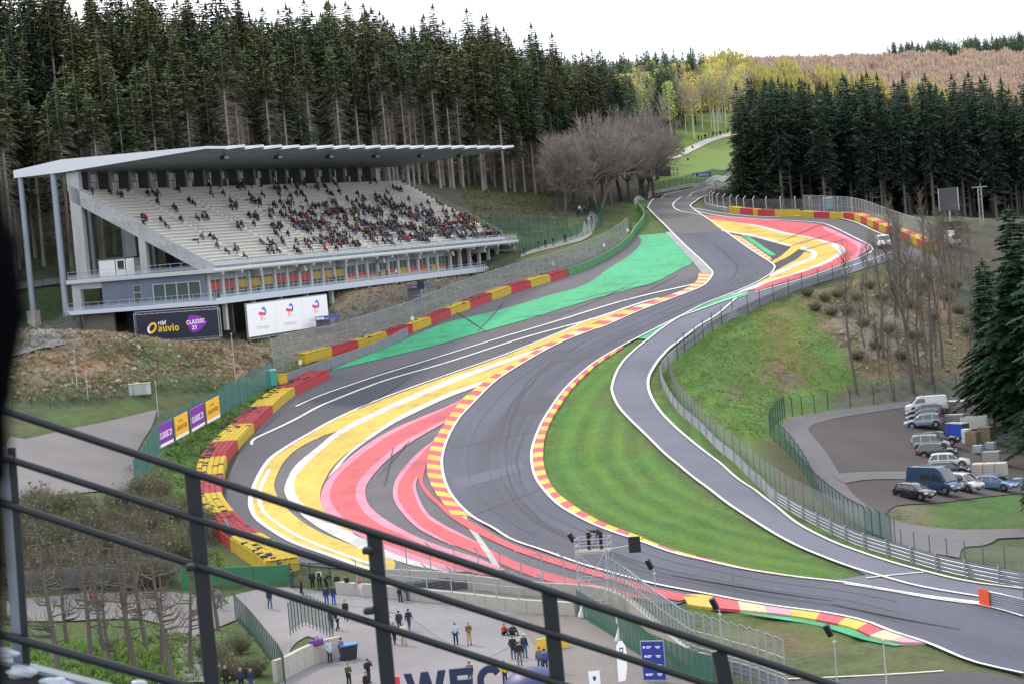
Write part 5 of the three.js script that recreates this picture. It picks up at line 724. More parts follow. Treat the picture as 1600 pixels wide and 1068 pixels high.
function put(proto, name, label, category, group, p, s = 1, turn = 0, sy = s) { const c = proto.clone(); c.name = numbered(name); c.position.copy(p); c.scale.set(s, sy, s); c.rotation.y = turn; tag(c, label, category, group); scene.add(c); return c; }
const G1 = [0.08, 0.104, 0.05], G2 = [0.044, 0.068, 0.046];
const barePines = [1, 2, 3, 4, 5].map((k) => plant('spruce_tree', spruce(100 + k, [29, 31, 27, 30, 28][k - 1], [0.5, 0.62, 0.42, 0.56, 0.34][k - 1], [3.3, 2.9, 3.6, 3.1, 3.7][k - 1], k % 2 ? G1 : [0.09, 0.104, 0.05], 110 + 45 * k), [BARK_PALE, LEAF]));
barePines.push(...[6, 7].map((k) => plant('spruce_tree', spruce(100 + k, 29, k === 6 ? 0.7 : 0.76, 2.7, [0.09, 0.104, 0.05], 520), [BARK_PALE, LEAF])));
const darkPines = [1, 2, 3].map((k) => plant('spruce_tree', spruce(200 + k, 26, 0.16 + 0.06 * k, 3.7, G2, 40), [BARK_DEAD, LEAF]));
const fullPines = [1, 2].map((k) => plant('spruce_tree', spruce(300 + k, 24, 0.05, 3.9, G2, 0, 12), [BARK_BROWN, LEAF]));
const RT = rng(2024);
{ // the forest behind the grandstand: the rows that can be seen are trees, the depth behind them one mass
  const far = [], ridgeBack = [];
  const toStand = (u, z) => { const p = onStand(u, 0, z); return V(p.x, smoothH(p.x, p.z) - 0.3, p.z); };
  for (let k = 0; k < 16; k++) for (let u = -125; u < 330; u += 4.7) {
    if (RT() < 0.1) continue;
    const p = toStand(u + (RT() - 0.5) * 3.6 + (k % 2) * 2.5, -43 - k * 6.2 - (RT() - 0.5) * 4 - (u > 95 ? (u - 95) * -0.1 : 0)), px = 800 + F * p.x / -p.z, s = 0.84 + 0.36 * RT();
    if (px > 905 + k * 3 || px < -90) continue;
    if (px > 690 && px < 1000 && -p.z < 438) continue; if (px > 830 && -p.z < 480) continue;
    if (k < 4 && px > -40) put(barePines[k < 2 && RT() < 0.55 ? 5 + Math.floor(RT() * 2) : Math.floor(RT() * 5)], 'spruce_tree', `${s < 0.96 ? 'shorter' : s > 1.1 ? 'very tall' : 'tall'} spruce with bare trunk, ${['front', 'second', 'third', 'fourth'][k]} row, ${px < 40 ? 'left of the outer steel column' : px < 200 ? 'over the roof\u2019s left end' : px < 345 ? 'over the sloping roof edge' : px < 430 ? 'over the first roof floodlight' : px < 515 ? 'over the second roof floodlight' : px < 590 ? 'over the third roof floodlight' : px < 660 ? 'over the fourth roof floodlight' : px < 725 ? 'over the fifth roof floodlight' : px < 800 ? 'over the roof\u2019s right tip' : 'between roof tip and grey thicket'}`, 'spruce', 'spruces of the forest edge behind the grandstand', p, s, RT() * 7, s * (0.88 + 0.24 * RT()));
    else far.push([p, s, RT() * 7]);
  }
  // right of the stand the forest runs on along the track
  for (let i = 0; i < 620; i++) { const px = 860 + RT() * 260, Z = 490 + RT() * 470, x = dirOf(px, 300).x * Z; if (px > 905 + (Z - 480) * 0.62 || (px > 1000 && Z < 720)) continue; far.push([V(x, smoothH(x, -Z) - 0.3, -Z), 0.75 + 0.25 * RT(), RT() * 7]); }
  for (let i = 0; i < 260; i++) { const px = 985 + RT() * 175, Z = 900 + RT() * 260, x = dirOf(px, 300).x * Z; far.push([V(x, smoothH(x, -Z) - 0.3, -Z), 0.7 + 0.25 * RT(), RT() * 7]); }
  const M4 = new THREE.Matrix4(), fine = far.filter((f) => -f[0].z < 620), dist = far.filter((f) => -f[0].z >= 620);
  const mass = (list, vname, src, label, kmat) => { const o = new THREE.Group(); o.name = numbered(vname); o.userData.kind = 'stuff'; o.userData.label = label; o.userData.category = 'wood'; scene.add(o); for (const m of src.children) { if (m.name === 'dead_branches') continue; const im = new THREE.InstancedMesh(m.geometry, m.name === 'crown' && kmat ? kmat : m.material, list.length); im.name = m.name; im.userData.kind = 'stuff'; im.castShadow = im.receiveShadow = true; list.forEach((f, i) => { M4.compose(f[0], new THREE.Quaternion().setFromAxisAngle(UPV, f[2]), V(f[1], f[1] * (0.92 + 0.16 * ((i * 7) % 10) / 10), f[1])); im.setMatrixAt(i, M4); }); o.add(im); } };
  mass(fine.filter((_, i) => i % 2), 'spruce_wood', barePines[1], 'deep dark spruce wood filling the hill behind the grandstand'); mass(fine.filter((_, i) => !(i % 2)), 'spruce_wood', darkPines[1], 'dark spruce tops on the hill between the grandstand roof and the sky');
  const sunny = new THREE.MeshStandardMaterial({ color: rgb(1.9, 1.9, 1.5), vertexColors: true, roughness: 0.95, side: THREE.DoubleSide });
  mass(dist, 'spruce_wood', darkPines[0], 'lighter spruce wood on the ridge above the yellow birches', sunny);
  const ridge = []; for (let i = 0; i < 520; i++) { const px = 1350 + RT() * 330, Z = 1420 + RT() * 330, x = dirOf(px, 200).x * Z; if (px < 1380 + RT() * 60) continue; ridge.push([V(x, smoothH(x, -Z) - 0.3, -Z), 0.85 + 0.3 * RT(), RT() * 7]); } mass(ridge, 'spruce_wood', darkPines[2], 'distant spruce wood on the skyline at the upper right', sunny);
  // dark stand of spruces right of the track
  for (let k = 0; k < 14; k++) for (let u = 0; u < 100; u += 4.3) {
    if (RT() < 0.06) continue; const Z = 452 + k * 5.2 + (RT() - 0.5) * 3.5 + u * 0.04 - (k === 0 ? 0 : 0), x = 50.5 + u + (RT() - 0.5) * 3 + k * 0.9, px = 800 + F * x / Z; if (px > 1660) continue; const p = V(x, smoothH(x, -Z) - 0.3, -Z), s = 0.86 + 0.24 * RT(), edge = u < 6 || (k < 1 && RT() < 0.06);
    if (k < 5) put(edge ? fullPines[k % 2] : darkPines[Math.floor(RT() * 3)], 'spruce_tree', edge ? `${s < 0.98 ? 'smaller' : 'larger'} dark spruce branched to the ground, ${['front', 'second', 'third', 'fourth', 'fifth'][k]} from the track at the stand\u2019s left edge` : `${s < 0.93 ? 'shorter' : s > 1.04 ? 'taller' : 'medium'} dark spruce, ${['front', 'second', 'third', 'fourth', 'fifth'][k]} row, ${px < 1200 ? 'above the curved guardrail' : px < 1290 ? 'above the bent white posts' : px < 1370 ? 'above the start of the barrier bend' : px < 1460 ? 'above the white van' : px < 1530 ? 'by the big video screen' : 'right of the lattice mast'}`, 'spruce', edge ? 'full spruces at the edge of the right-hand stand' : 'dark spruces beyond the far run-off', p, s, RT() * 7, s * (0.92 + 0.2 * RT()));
    else ridgeBack.push([p, s, RT() * 7]);
  }
  mass(ridgeBack, 'spruce_wood', fullPines[0], 'dark inside of the spruce stand right of the track');
  // two big ones close by on the right, and a small one at the edge
  const big = spruce(411, 31, 0.12, 6.3, [0.034, 0.06, 0.034], 0, 44), bp = plant('spruce_tree', big, [BARK_BROWN, LEAF]);
  for (const [px, Z, s, l, y] of [[1594, 276, 1.0, 'huge dark spruce standing over the crates at the right of the car park', 0], [1655, 262, 1.08, 'dark spruce cut by the picture edge beside the huge one above the car park', 1], [1630, 292, 0.95, 'dark spruce half hidden behind the huge one above the car park', 4], [1551, 288, 0.73, 'smaller dark spruce leaning out left of the huge one above the car park', 2], [1612, 213, 0.34, 'small dark conifer at the edge of the car park road, lower right', 3]]) { const x = dirOf(px, 600).x * Z; put(bp, 'spruce_tree', l, 'spruce', null, V(x, smoothH(x, -Z) - 0.3, -Z), s, y * 2); }
}
function bareTree(seed, h, spread, levels, twigCol, o = {}) {
  const r = rng(seed), trunk = [], tw = new Soup(); let budget = o.max || 3200;
  const queue = []; let at0 = 0;
  const grow = ([p, d, len, rad, lev]) => {
    let q = p.clone(), dir = d.clone(); const segs = lev < 2 ? 3 : 2;
    for (let s = 0; s < segs; s++) {
      const nx = q.clone().addScaledVector(dir, len / segs), r0 = rad * (1 - 0.25 * s / segs), r1 = rad * (1 - 0.25 * (s + 1) / segs);
      if (lev < 2) trunk.push(rod(q, nx, r0, r1, lev ? 5 : 7)); else { if (budget-- < 0) return; const f = 0.75 + 0.5 * r(); tw.stick(q, nx, Math.max(r0, 0.011), lev === levels && s === segs - 1 ? 0 : Math.max(r1, 0.01), twigCol.map((c) => c * f)); }
      q = nx; dir.add(V((r() - 0.5) * 0.35, 0.06, (r() - 0.5) * 0.35)).normalize();
      if (lev < levels && (s > 0 || lev > 0)) { const n = lev === 0 ? 4 : 3; for (let k = 0; k < n; k++) { const ax = V(r() - 0.5, r() - 0.5, r() - 0.5).cross(dir).normalize(), nd = dir.clone().applyAxisAngle(ax, spread * (0.55 + 0.6 * r())); nd.y += 0.04; queue.push([q, nd.normalize(), len * (0.5 + 0.25 * r()), r1 * 0.62, lev + 1]); } }
    }
    if (lev < levels) queue.push([q, dir, len * 0.7, rad * 0.66, lev + 1]);
  };
  const stems = o.stems || 1; for (let k = 0; k < stems; k++) queue.push([V((r() - 0.5) * (stems - 1) * 0.7, -0.5, (r() - 0.5) * (stems - 1) * 0.7), V((r() - 0.5) * 0.3 * stems, 1, (r() - 0.5) * 0.3 * stems).normalize(), h * (o.bole || 0.4), h * 0.014 + 0.04, 0]);
  while (at0 < queue.length && budget > 0) grow(queue[at0++]);
  return { trunk, crown: tw.geo(), twigs: null };
}
const bare = [[501, 20, 0.75, 5, [0.22, 0.19, 0.165], { max: 11000, bole: 0.34 }], [502, 19, 0.85, 5, [0.23, 0.2, 0.175], { max: 11000, bole: 0.3 }], [503, 18, 0.7, 5, [0.23, 0.195, 0.17], { max: 11000, bole: 0.36, stems: 2 }]].map((a) => plant('bare_tree', bareTree(...a), [BARK_BROWN, TWIG]));
function slimTree(seed, H, n, fork) {
  const r = rng(seed), s = new Soup(), tr = [], col = () => { const f = 0.8 + 0.45 * r(); return [0.135 * f, 0.112 * f, 0.094 * f]; };
  const leader = (base, dx, dz, h, rad, from) => { const ax = (t) => base.clone().add(V(dx * t + 0.35 * Math.sin(t * 5 + seed), h * t, dz * t + 0.3 * Math.cos(t * 4 + seed))); for (let k = 0; k < 7; k++) tr.push(rod(ax(k / 7), ax((k + 1) / 7), rad * (1 - k / 7.6), rad * (1 - (k + 1) / 7.6), 6));
    for (let k = 0; k < n; k++) { const t = from + (1 - from) * Math.pow(r(), 0.8), a = r() * 7, L = (1.2 + 3.4 * r()) * (1.25 - t) + 0.4, up = 0.7 + 0.8 * r(), o = V(Math.cos(a), up, Math.sin(a)).normalize(), p = ax(t), c = col(), q = p.clone().addScaledVector(o, L * 0.55), e = q.clone().addScaledVector(o, L * 0.45).add(V(0, L * 0.22, 0)), w = 0.02 + 0.016 * L; s.stick(p, q, w, w * 0.6, c); s.stick(q, e, w * 0.6, 0, c); const m = 5 + Math.floor(L * 3); for (let j = 0; j < m; j++) { const b = p.clone().lerp(e, 0.25 + 0.75 * r()), d = V((r() - 0.5) * 1.3, 0.35 + 0.7 * r(), (r() - 0.5) * 1.3), l = 0.5 + 0.8 * r(), f = b.clone().addScaledVector(d, l); s.stick(b, f, 0.013, 0, c); if (r() < 0.6) s.stick(b.clone().lerp(f, 0.5), f.clone().add(V((r() - 0.5) * 0.6, 0.1, (r() - 0.5) * 0.6)), 0.01, 0, c); } } };
  leader(V(0, -0.6, 0), (r() - 0.5) * 1.2, (r() - 0.5) * 1.2, H, H * 0.012 + 0.03, fork ? 0.5 : 0.32); if (fork) { leader(V(0, H * 0.36, 0), 3.6, 0.6, H * 0.5, H * 0.009 + 0.02, 0.25); leader(V(0, H * 0.42, 0), -2.4, -0.5, H * 0.48, H * 0.008 + 0.02, 0.25); }
  return { trunk: tr, crown: s.geo(), twigs: null };
}
const thin = [slimTree(511, 21, 70, false), slimTree(512, 19, 60, false), slimTree(513, 21, 52, true)].map((d) => plant('bare_tree', d, [BARK_BROWN, TWIG]));
function standing(px, py, Z) { if (Z) { const x = dirOf(px, py).x * Z; return V(x, smoothH(x, -Z), -Z); } return hit(px, py); }
[[880, 442, 0.9], [905, 458, 1.0], [930, 452, 1.12], [955, 470, 1.1], [985, 482, 1.12], [1010, 498, 1.05], [868, 462, 0.8], [940, 480, 1.1], [970, 500, 1.12], [1030, 540, 0.95], [895, 480, 1.0], [1000, 520, 1.1], [1022, 505, 0.8], [1043, 560, 0.8]].forEach(([px, Z, s], i) => put(bare[i % 3], 'bare_tree', `${['second', 'fifth', 'sixth', 'eighth', 'tenth', 'twelfth', 'first', 'seventh', 'ninth', 'thirteenth', 'fourth', 'eleventh', 'third', 'last'][i]} leafless tree from the left in the grey thicket beside the track`, 'bare tree', 'leafless trees of the grey thicket', standing(px, 300, Z), s * 1.12, i * 1.3));
[[1337, 625, 297, 0.98, 0, 'single slim leafless tree at the left, behind the car park fence'], [1385, 585, 309, 0.95, 1, 'leafless tree with several stems on the brown slope'], [1424, 612, 299, 1.12, 0, 'thick forked leafless tree in the middle of the slope behind the car park'], [1440, 600, 305, 0.9, 1, 'thin leafless tree just right of the forked one'], [1461, 596, 303, 1.05, 0, 'straight leafless tree right of the forked one'], [1472, 590, 309, 0.98, 1, 'pair of leafless stems near the dark spruce'], [1395, 625, 295, 0.5, 0, 'young leafless tree close to the car park fence'], [1490, 560, 318, 0.9, 1, 'leafless tree half hidden by the dark spruce'], [1405, 540, 325, 0.85, 0, 'leafless tree high on the brown slope below the run-off'], [1500, 500, 338, 0.8, 1, 'leafless tree at the top of the slope next to the spruce'], [1450, 470, 345, 0.7, 0, 'small leafless tree in front of the end of the barrier'], [1488, 440, 350, 0.55, 1, 'thin pale leafless tree left of the white lattice mast'], [1508, 430, 352, 0.5, 0, 'thin pale leafless tree below the big video screen'], [1522, 470, 345, 0.6, 1, 'leafless tree close to the top of the smaller spruce'], [1478, 520, 330, 0.75, 2, 'forked leafless tree on the upper slope near the dark spruce'], [1360, 520, 325, 0.6, 1, 'short leafless tree on the brown slope left of the others'], [1412, 500, 335, 0.7, 1, 'leafless tree in the scrub below the barrier end']].forEach(([px, py, Z, s, v, l], i) => put(i === 2 ? thin[2] : thin[v % 3], 'bare_tree', l, 'bare tree', null, standing(px, py, Z), s * 0.98, i * 2.1));
// birches in first leaf beside the bright path
function birch(seed) { const r = rng(seed), cr = new Soup(), tw = bareTree(seed, 17, 0.5, 3, [0.35, 0.32, 0.26], { max: 160, bole: 0.5 }), sh = 0.8 + 0.4 * r(); for (let k = 0; k < 620; k++) { const y = 6 + 11.5 * Math.pow(r(), 0.8), rad = 2.5 * Math.sqrt(Math.max(0, 1 - ((y - 10.5) / 8) ** 2)) * Math.sqrt(r()), a = r() * 7, p = V(rad * Math.cos(a), y, rad * Math.sin(a)), s = 0.35, q = () => p.clone().add(V((r() - 0.5) * s * 2, (r() - 0.5) * s * 2, (r() - 0.5) * s * 2)), f = 0.7 + 0.6 * r(); cr.tri(q(), q(), q(), [0.52 * f * sh, 0.52 * f, 0.15 * f]); } return { trunk: [rod(V(0, -0.5, 0), V(0.2, 9, 0), 0.2, 0.12, 6), rod(V(0.2, 9, 0), V(0.1, 16.5, 0.2), 0.12, 0.03, 5)], crown: cr.geo(), twigs: tw.crown }; }
{ const b = [601, 602, 603].map((s) => plant('birch_tree', birch(s), [BARK_WHITE, new THREE.MeshStandardMaterial({ vertexColors: true, roughness: 0.9, side: THREE.DoubleSide })]));
  for (let i = 0; i < 78; i++) { const px = 968 + RT() * 205, Z = 715 + RT() * 150 + Math.max(0, px - 1100) * 0.6, x = dirOf(px, 200).x * Z, s = 1.0 + 0.3 * RT(); put(b[i % 3], 'birch_tree', `${s < 1.15 ? 'smaller' : 'taller'} yellow birch, ${Z < 760 ? 'front' : Z < 820 ? 'middle' : 'back'} of the grove, ${px < 1010 ? 'behind the grey thicket' : px < 1060 ? 'above the left end of the footpath' : px < 1110 ? 'above the middle of the footpath' : 'above the walkers'}`, 'birch', 'yellow birches beside the meadow', V(x, smoothH(x, -Z) - 0.2, -Z), s, RT() * 7); }
  // reddish leafless woods on the far hills
  const o = new THREE.Group(); o.name = 'far_wood'; o.userData.kind = 'stuff'; o.userData.label = 'reddish leafless woods covering the far hills'; o.userData.category = 'wood'; scene.add(o);
  for (let v = 0; v < 3; v++) { const r = rng(700 + v), s = new Soup(), col = [[0.5, 0.37, 0.285], [0.45, 0.36, 0.29], [0.5, 0.46, 0.16]][v]; for (let k = 0; k < 520; k++) { const a = r() * 7, el = Math.acos(r() * 1.5 - 0.5), rad = 4.6 * Math.cbrt(r()), p = V(rad * Math.sin(el) * Math.cos(a), 10.5 + rad * 1.35 * Math.cos(el), rad * Math.sin(el) * Math.sin(a)), L = 1.3 + r(), f = 0.65 + 0.7 * r(); s.tri(p, p.clone().add(V((r() - 0.5) * 0.5, L, (r() - 0.5) * 0.5)), p.clone().add(V((r() - 0.5) * 1.1, L * 0.5, (r() - 0.5) * 1.1)), col.map((c) => c * f)); } for (let k = 0; k < 5; k++) s.stick(V(0, -1, 0), V((r() - 0.5) * 4, 10, (r() - 0.5) * 4), 0.2, 0.06, [0.3, 0.26, 0.22]);
    const list = []; for (let i = 0; i < (v === 2 ? 190 : 900); i++) { const px = v === 2 ? 1110 + RT() * RT() * 480 : 1125 + RT() * 550, Z = v === 2 ? 850 + RT() * 240 : 880 + RT() * 640, x = dirOf(px, 200).x * Z; if (px > 1370 && Z > 1400) continue; list.push([x, Z, 0.9 + 0.5 * RT(), RT() * 7]); }
    const im = new THREE.InstancedMesh(s.geo(), LEAF, list.length), M4 = new THREE.Matrix4(); im.name = 'crowns'; im.userData.kind = 'stuff'; list.forEach(([x, Z, k, t], i) => { M4.compose(V(x, smoothH(x, -Z), -Z), new THREE.Quaternion().setFromAxisAngle(UPV, t), V(k, k, k)); im.setMatrixAt(i, M4); }); o.add(im); } }
// scrub at the lower left: bare alders and dense bushes
const shrubs = [801, 802].map((seed) => { const r = rng(seed), s = new Soup(); for (let k = 0; k < 620; k++) { const a = r() * 7, e = r(), rad = 1.5 * Math.sqrt(e), b = V(Math.cos(a) * rad * 0.35, 0, Math.sin(a) * rad * 0.35), t = V(Math.cos(a) * rad, 0.5 + 1.7 * r() * (1 - 0.4 * e), Math.sin(a) * rad), f = 0.6 + 0.8 * r(); s.stick(b, t, 0.018, 0, [0.17 * f, 0.145 * f, 0.105 * f]); if (k % 7 === 0) for (let q = 0; q < 2; q++) { const c = b.clone().lerp(t, 0.5 + 0.5 * r()), d = 0.16, w = () => c.clone().add(V((r() - 0.5) * d * 2, (r() - 0.5) * d * 2, (r() - 0.5) * d * 2)); s.tri(w(), w(), w(), [0.1 * f, 0.125 * f, 0.055 * f]); } } return { trunk: [rod(V(0, -0.4, 0), V(0.1, 0.8, 0), 0.06, 0.03, 5)], crown: s.geo(), twigs: null }; }).map((d) => plant('shrub', d, [BARK_BROWN, TWIG]));
{ const spots = []; for (let i = 0; i < 165; i++) { const px = 15 + RT() * 300, py = 765 + RT() * 150; if (py < 755 + (px < 200 ? 30 : 10) + (px > 230 ? (px - 230) * 0.6 : 0) || (px > 250 && py > 880)) continue; spots.push([px, py]); }
  spots.forEach(([px, py], i) => put(shrubs[i % 2], 'shrub', `grey-green shrub, ${py < 810 ? 'upper edge' : py < 860 ? 'middle' : 'lower edge'} of the thicket under the gravel yard, ${px < 80 ? 'by the left railing post' : px < 160 ? 'left of the alders' : px < 235 ? 'below the bicycle' : 'below the tyre wall'}`, 'shrub', 'shrubs of the thicket below the gravel yard', hit(px, py), 0.9 + 0.6 * RT(), i));
  [[345, 1040], [372, 1020], [330, 1030], [395, 1055], [360, 1060]].forEach(([px, py], i) => put(shrubs[i % 2], 'shrub', 'brownish shrub on the grass left of the green plaza fence', 'shrub', 'shrubs left of the plaza fence', hit(px, py), 1.0, i * 2));
  [[1262, 462], [1290, 470], [1310, 465], [1340, 470], [1275, 485], [1325, 490], [1300, 492], [1360, 450], [1380, 470], [1400, 455], [1420, 480], [1440, 450], [1350, 510], [1390, 520], [1430, 530], [1460, 500], [1480, 470], [1500, 490], [1475, 440], [1495, 450], [1370, 545], [1410, 560], [1340, 560], [1515, 520]].forEach(([px, py], i) => put(shrubs[i % 2], 'shrub', 'low brown shrub on the slope below the far run-off guardrail', 'shrub', 'shrubs below the far guardrail', hit(px, py), 0.9, i * 2));
  for (let i = 0; i < 34; i++) { const px = 1345 + RT() * 185, py = 395 + RT() * 200 + Math.max(0, 1400 - px) * 0.5, p = hit(px, py), s = 0.3 + 0.22 * RT(); put(thin[i % 2], 'scrub_tree', `${s > 0.41 ? 'taller' : 'low'} brown scrub tree ${py < 450 ? 'below the barrier end' : py < 530 ? 'halfway up the slope' : 'above the car park fence'}, ${px < 1420 ? 'left of' : px < 1465 ? 'around' : 'right of'} the forked tree`, 'scrub', 'brown scrub on the slope above the car park', p, s * 1.25, i, s * 0.8); }
  [[1120, 288], [1140, 292], [1155, 300], [1130, 300], [1165, 306]].forEach(([px, py], i) => put(shrubs[i % 2], 'shrub', 'dark shrub at the foot of the right-hand spruces by the track', 'shrub', 'shrubs at the foot of the right-hand spruces', at(px, py + 6, 470).setY(smoothH(at(px, py, 470).x, -470)), 1.8, i));
  const alder = [821, 822, 823].map((seed) => {
    const r = rng(seed), H = 9 + 3 * r(), s = new Soup(), tr = [], ax = (t) => V(0.5 * Math.sin(t * 2 + seed), H * t - 0.5, 0.4 * Math.cos(t * 2.4 + seed)); for (let k = 0; k < 6; k++) tr.push(rod(ax(k / 6), ax((k + 1) / 6), 0.24 * (1 - k / 8), 0.24 * (1 - (k + 1) / 8), 7));
    for (let k = 0; k < 34; k++) { const t = 0.25 + 0.75 * r(), a = r() * 7, L = 0.8 + 2.6 * r() * (1.2 - t), o = V(Math.cos(a), 0.15, Math.sin(a)), p = ax(t), q = p.clone().addScaledVector(o, L * 0.6), e = q.clone().addScaledVector(o, L * 0.35).add(V(0, L * 0.4, 0)), f = 0.8 + 0.4 * r(), c = [0.11 * f, 0.095 * f, 0.08 * f]; s.stick(p, q, 0.07, 0.045, c, 4); s.stick(q, e, 0.045, 0.015, c); for (let m = 0; m < 7; m++) { const b = p.clone().lerp(e, 0.3 + 0.7 * r()); s.stick(b, b.clone().add(V((r() - 0.5) * 1.1, 0.3 + 0.8 * r(), (r() - 0.5) * 1.1)), 0.014, 0, c); } }
    return plant('bare_tree', { trunk: tr, crown: s.geo(), twigs: null }, [BARK_BROWN, TWIG]); });
  [[112, 1010, 'leafless alder trunk nearest the left railing post'], [135, 1040, 'short topped alder with side shoots'], [165, 1020, 'leafless alder left of the walkers in red'], [180, 1060, 'low branching alder in front'], [196, 1000, 'leafless alder behind the low branching one'], [210, 1050, 'alder with a long crooked side branch'], [228, 1015, 'slim leafless alder in the middle of the row'], [256, 1040, 'leafless alder beside the gravel path'], [263, 1064, 'thick leaning alder trunk beside the gravel path'], [30, 1020, 'leafless alder behind the left railing post'], [305, 1045, 'leafless alder behind the second railing post'], [335, 985, 'thin leafless alder right of the second railing post'], [80, 1055, 'leafless alder stump with shoots at the lower left']].forEach(([px, py, l], i) => put(alder[i % 3], 'bare_tree', l, 'bare tree', null, hit(px, py), 0.8 + 0.35 * RT(), i * 1.9));
}
{ // stones on the earth banks below the grandstand
  const r = rng(955), g = new THREE.IcosahedronGeometry(0.32, 1), v = g.attributes.position; for (let i = 0; i < v.count; i++) { const k = 1 + 0.35 * noise(v.getX(i) * 5, v.getY(i) * 5 + v.getZ(i) * 3); v.setXYZ(i, v.getX(i) * k, v.getY(i) * k * 0.7, v.getZ(i) * k); } g.computeVertexNormals();
  const list = []; for (const [poly, n] of [[[30, 515, 330, 530, 430, 555, 330, 600, 20, 620], 900], [[340, 530, 500, 505, 690, 430, 760, 450, 560, 535, 430, 568], 700], [[1300, 470, 1480, 440, 1520, 580, 1340, 590], 500], [[130, 505, 215, 515, 200, 540, 40, 545], 260]]) { const P = onGround(poly, true, 2), xs = P.map((p) => p[0]), zs = P.map((p) => p[1]); for (let i = 0; i < n; i++) { const x = lerp(Math.min(...xs), Math.max(...xs), r()), z = lerp(Math.min(...zs), Math.max(...zs), r()); if (inside(P, x, z) && paved(x, z) < 0.2) list.push([x, z, 0.3 + 1.1 * r() * r(), r()]); } }
  const im = new THREE.InstancedMesh(g, M(1, 1, 1, 0.95), list.length), M4 = new THREE.Matrix4(), C = new THREE.Color(); im.name = 'rubble'; im.userData.kind = 'stuff'; tag(im, 'loose stones and rubble on the earth banks', 'rubble'); list.forEach(([x, z, k, c], i) => { M4.compose(V(x, smoothH(x, z), z), new THREE.Quaternion().setFromEuler(new THREE.Euler(i, i * 2, i * 3)), V(k, k, k)); im.setMatrixAt(i, M4); im.setColorAt(i, C.setRGB(0.2 + 0.16 * c, 0.17 + 0.14 * c, 0.13 + 0.11 * c)); }); scene.add(im);
}
{ // rough grass on the banks
  const r = rng(901), s = new Soup(); for (let k = 0; k < 16; k++) { const a = r() * 7, b = V(Math.cos(a) * 0.18 * r(), 0, Math.sin(a) * 0.18 * r()), t = V(Math.cos(a) * (0.1 + 0.35 * r()), 0.18 + 0.25 * r(), Math.sin(a) * (0.1 + 0.35 * r())), f = 0.7 + 0.6 * r(), w = V(-Math.sin(a) * 0.04, 0, Math.cos(a) * 0.04); s.tri(b.clone().sub(w), b.clone().add(w), t, [f, f, f]); }
  const zones = [[[1060, 545, 1200, 480, 1320, 445, 1480, 430, 1520, 600, 1230, 620, 1200, 690, 1060, 650, 1040, 600], 15000, [0.1, 0.165, 0.042]], [[30, 530, 330, 530, 430, 560, 330, 610, 20, 630], 4200, [0.15, 0.12, 0.075]], [[330, 530, 500, 500, 700, 425, 900, 390, 980, 345, 985, 372, 760, 452, 560, 540, 430, 570], 7000, [0.15, 0.135, 0.085]], [[440, 585, 410, 640, 340, 690, 300, 760, 320, 850, 400, 895, 280, 860, 220, 760, 260, 700], 4000, [0.08, 0.13, 0.035]], [[1400, 790, 1600, 772, 1600, 830, 1470, 826], 1800, [0.06, 0.13, 0.03]], [[20, 960, 330, 970, 440, 1060, 0, 1066], 3500, [0.075, 0.12, 0.035]], [[700, 280, 860, 300, 900, 350, 740, 345], 1500, [0.09, 0.09, 0.04]]];
  const items = []; for (const [poly, n, col] of zones) { const P = onGround(poly, true, 2), x0 = Math.min(...P.map((p) => p[0])), x1 = Math.max(...P.map((p) => p[0])), z0 = Math.min(...P.map((p) => p[1])), z1 = Math.max(...P.map((p) => p[1])); for (let i = 0; i < n; i++) { const x = lerp(x0, x1, r()), z = lerp(z0, z1, r()); if (!inside(P, x, z) || paved(x, z) > 0.25) continue; const f = 1.5 + 1.1 * r() + 0.4 * noise(x * 0.1, z * 0.1), q = 1 + 0.12 * noiseB(x * 0.07, z * 0.07); items.push([x, z, (n === 15000 ? 0.35 : 0.7) + (n === 15000 ? 0.4 : 0.8) * r(), col[0] * f, col[1] * f * q, col[2] * f]); } }
  const im = new THREE.InstancedMesh(s.geo(), LEAF, items.length), M4 = new THREE.Matrix4(), C = new THREE.Color(); im.name = 'grass'; im.userData.kind = 'stuff'; tag(im, 'rough grass tufts on the banks and verges', 'grass'); items.forEach(([x, z, k, a, b, c], i) => { M4.compose(V(x, smoothH(x, z) - 0.05, z), new THREE.Quaternion().setFromAxisAngle(UPV, i), V(k, k, k)); im.setMatrixAt(i, M4); im.setColorAt(i, C.setRGB(a, b, c)); }); scene.add(im);
}

// ---------------------------------------------------------------- car park, side roads and plaza surfaces
const surface = (name, px, mat, lift = 0.05, edge = 3) => { const o = struct(name, tint(drape(onGround(px, true, 3), lift, edge), wornGrey), mat); return o; };
const gravelMat = (r, g, b) => new THREE.MeshStandardMaterial({ color: rgb(r, g, b), vertexColors: true, map: repeated(grit, 5), roughness: 1, bumpMap: repeated(grit, 2), bumpScale: 0.05 });
surface('car_park', [1262, 664, 1300, 652, 1360, 642, 1420, 633, 1500, 628, 1600, 640, 1640, 700, 1640, 780, 1600, 770, 1480, 784, 1400, 790, 1385, 806, 1350, 795, 1320, 770, 1300, 740, 1278, 705], gravelMat(0.13, 0.115, 0.12), 0.045);
surface('road', [1560, 612, 1500, 618, 1420, 627, 1340, 637, 1280, 645, 1240, 652, 1222, 662, 1224, 680, 1240, 700, 1262, 730, 1282, 765, 1310, 795, 1350, 826, 1400, 850, 1440, 862, 1500, 872, 1510, 855, 1560, 842, 1640, 838, 1640, 826, 1500, 828, 1440, 822, 1385, 808, 1348, 785, 1320, 755, 1300, 720, 1278, 690, 1264, 668, 1300, 655, 1360, 645, 1420, 636, 1500, 626, 1560, 620], asphalt(0.14, 0.135, 0.15), 0.09);
surface('service_way', [1300, 742, 1360, 738, 1440, 738, 1440, 749, 1360, 750, 1322, 756, 1310, 750], asphalt(0.15, 0.145, 0.155), 0.13);
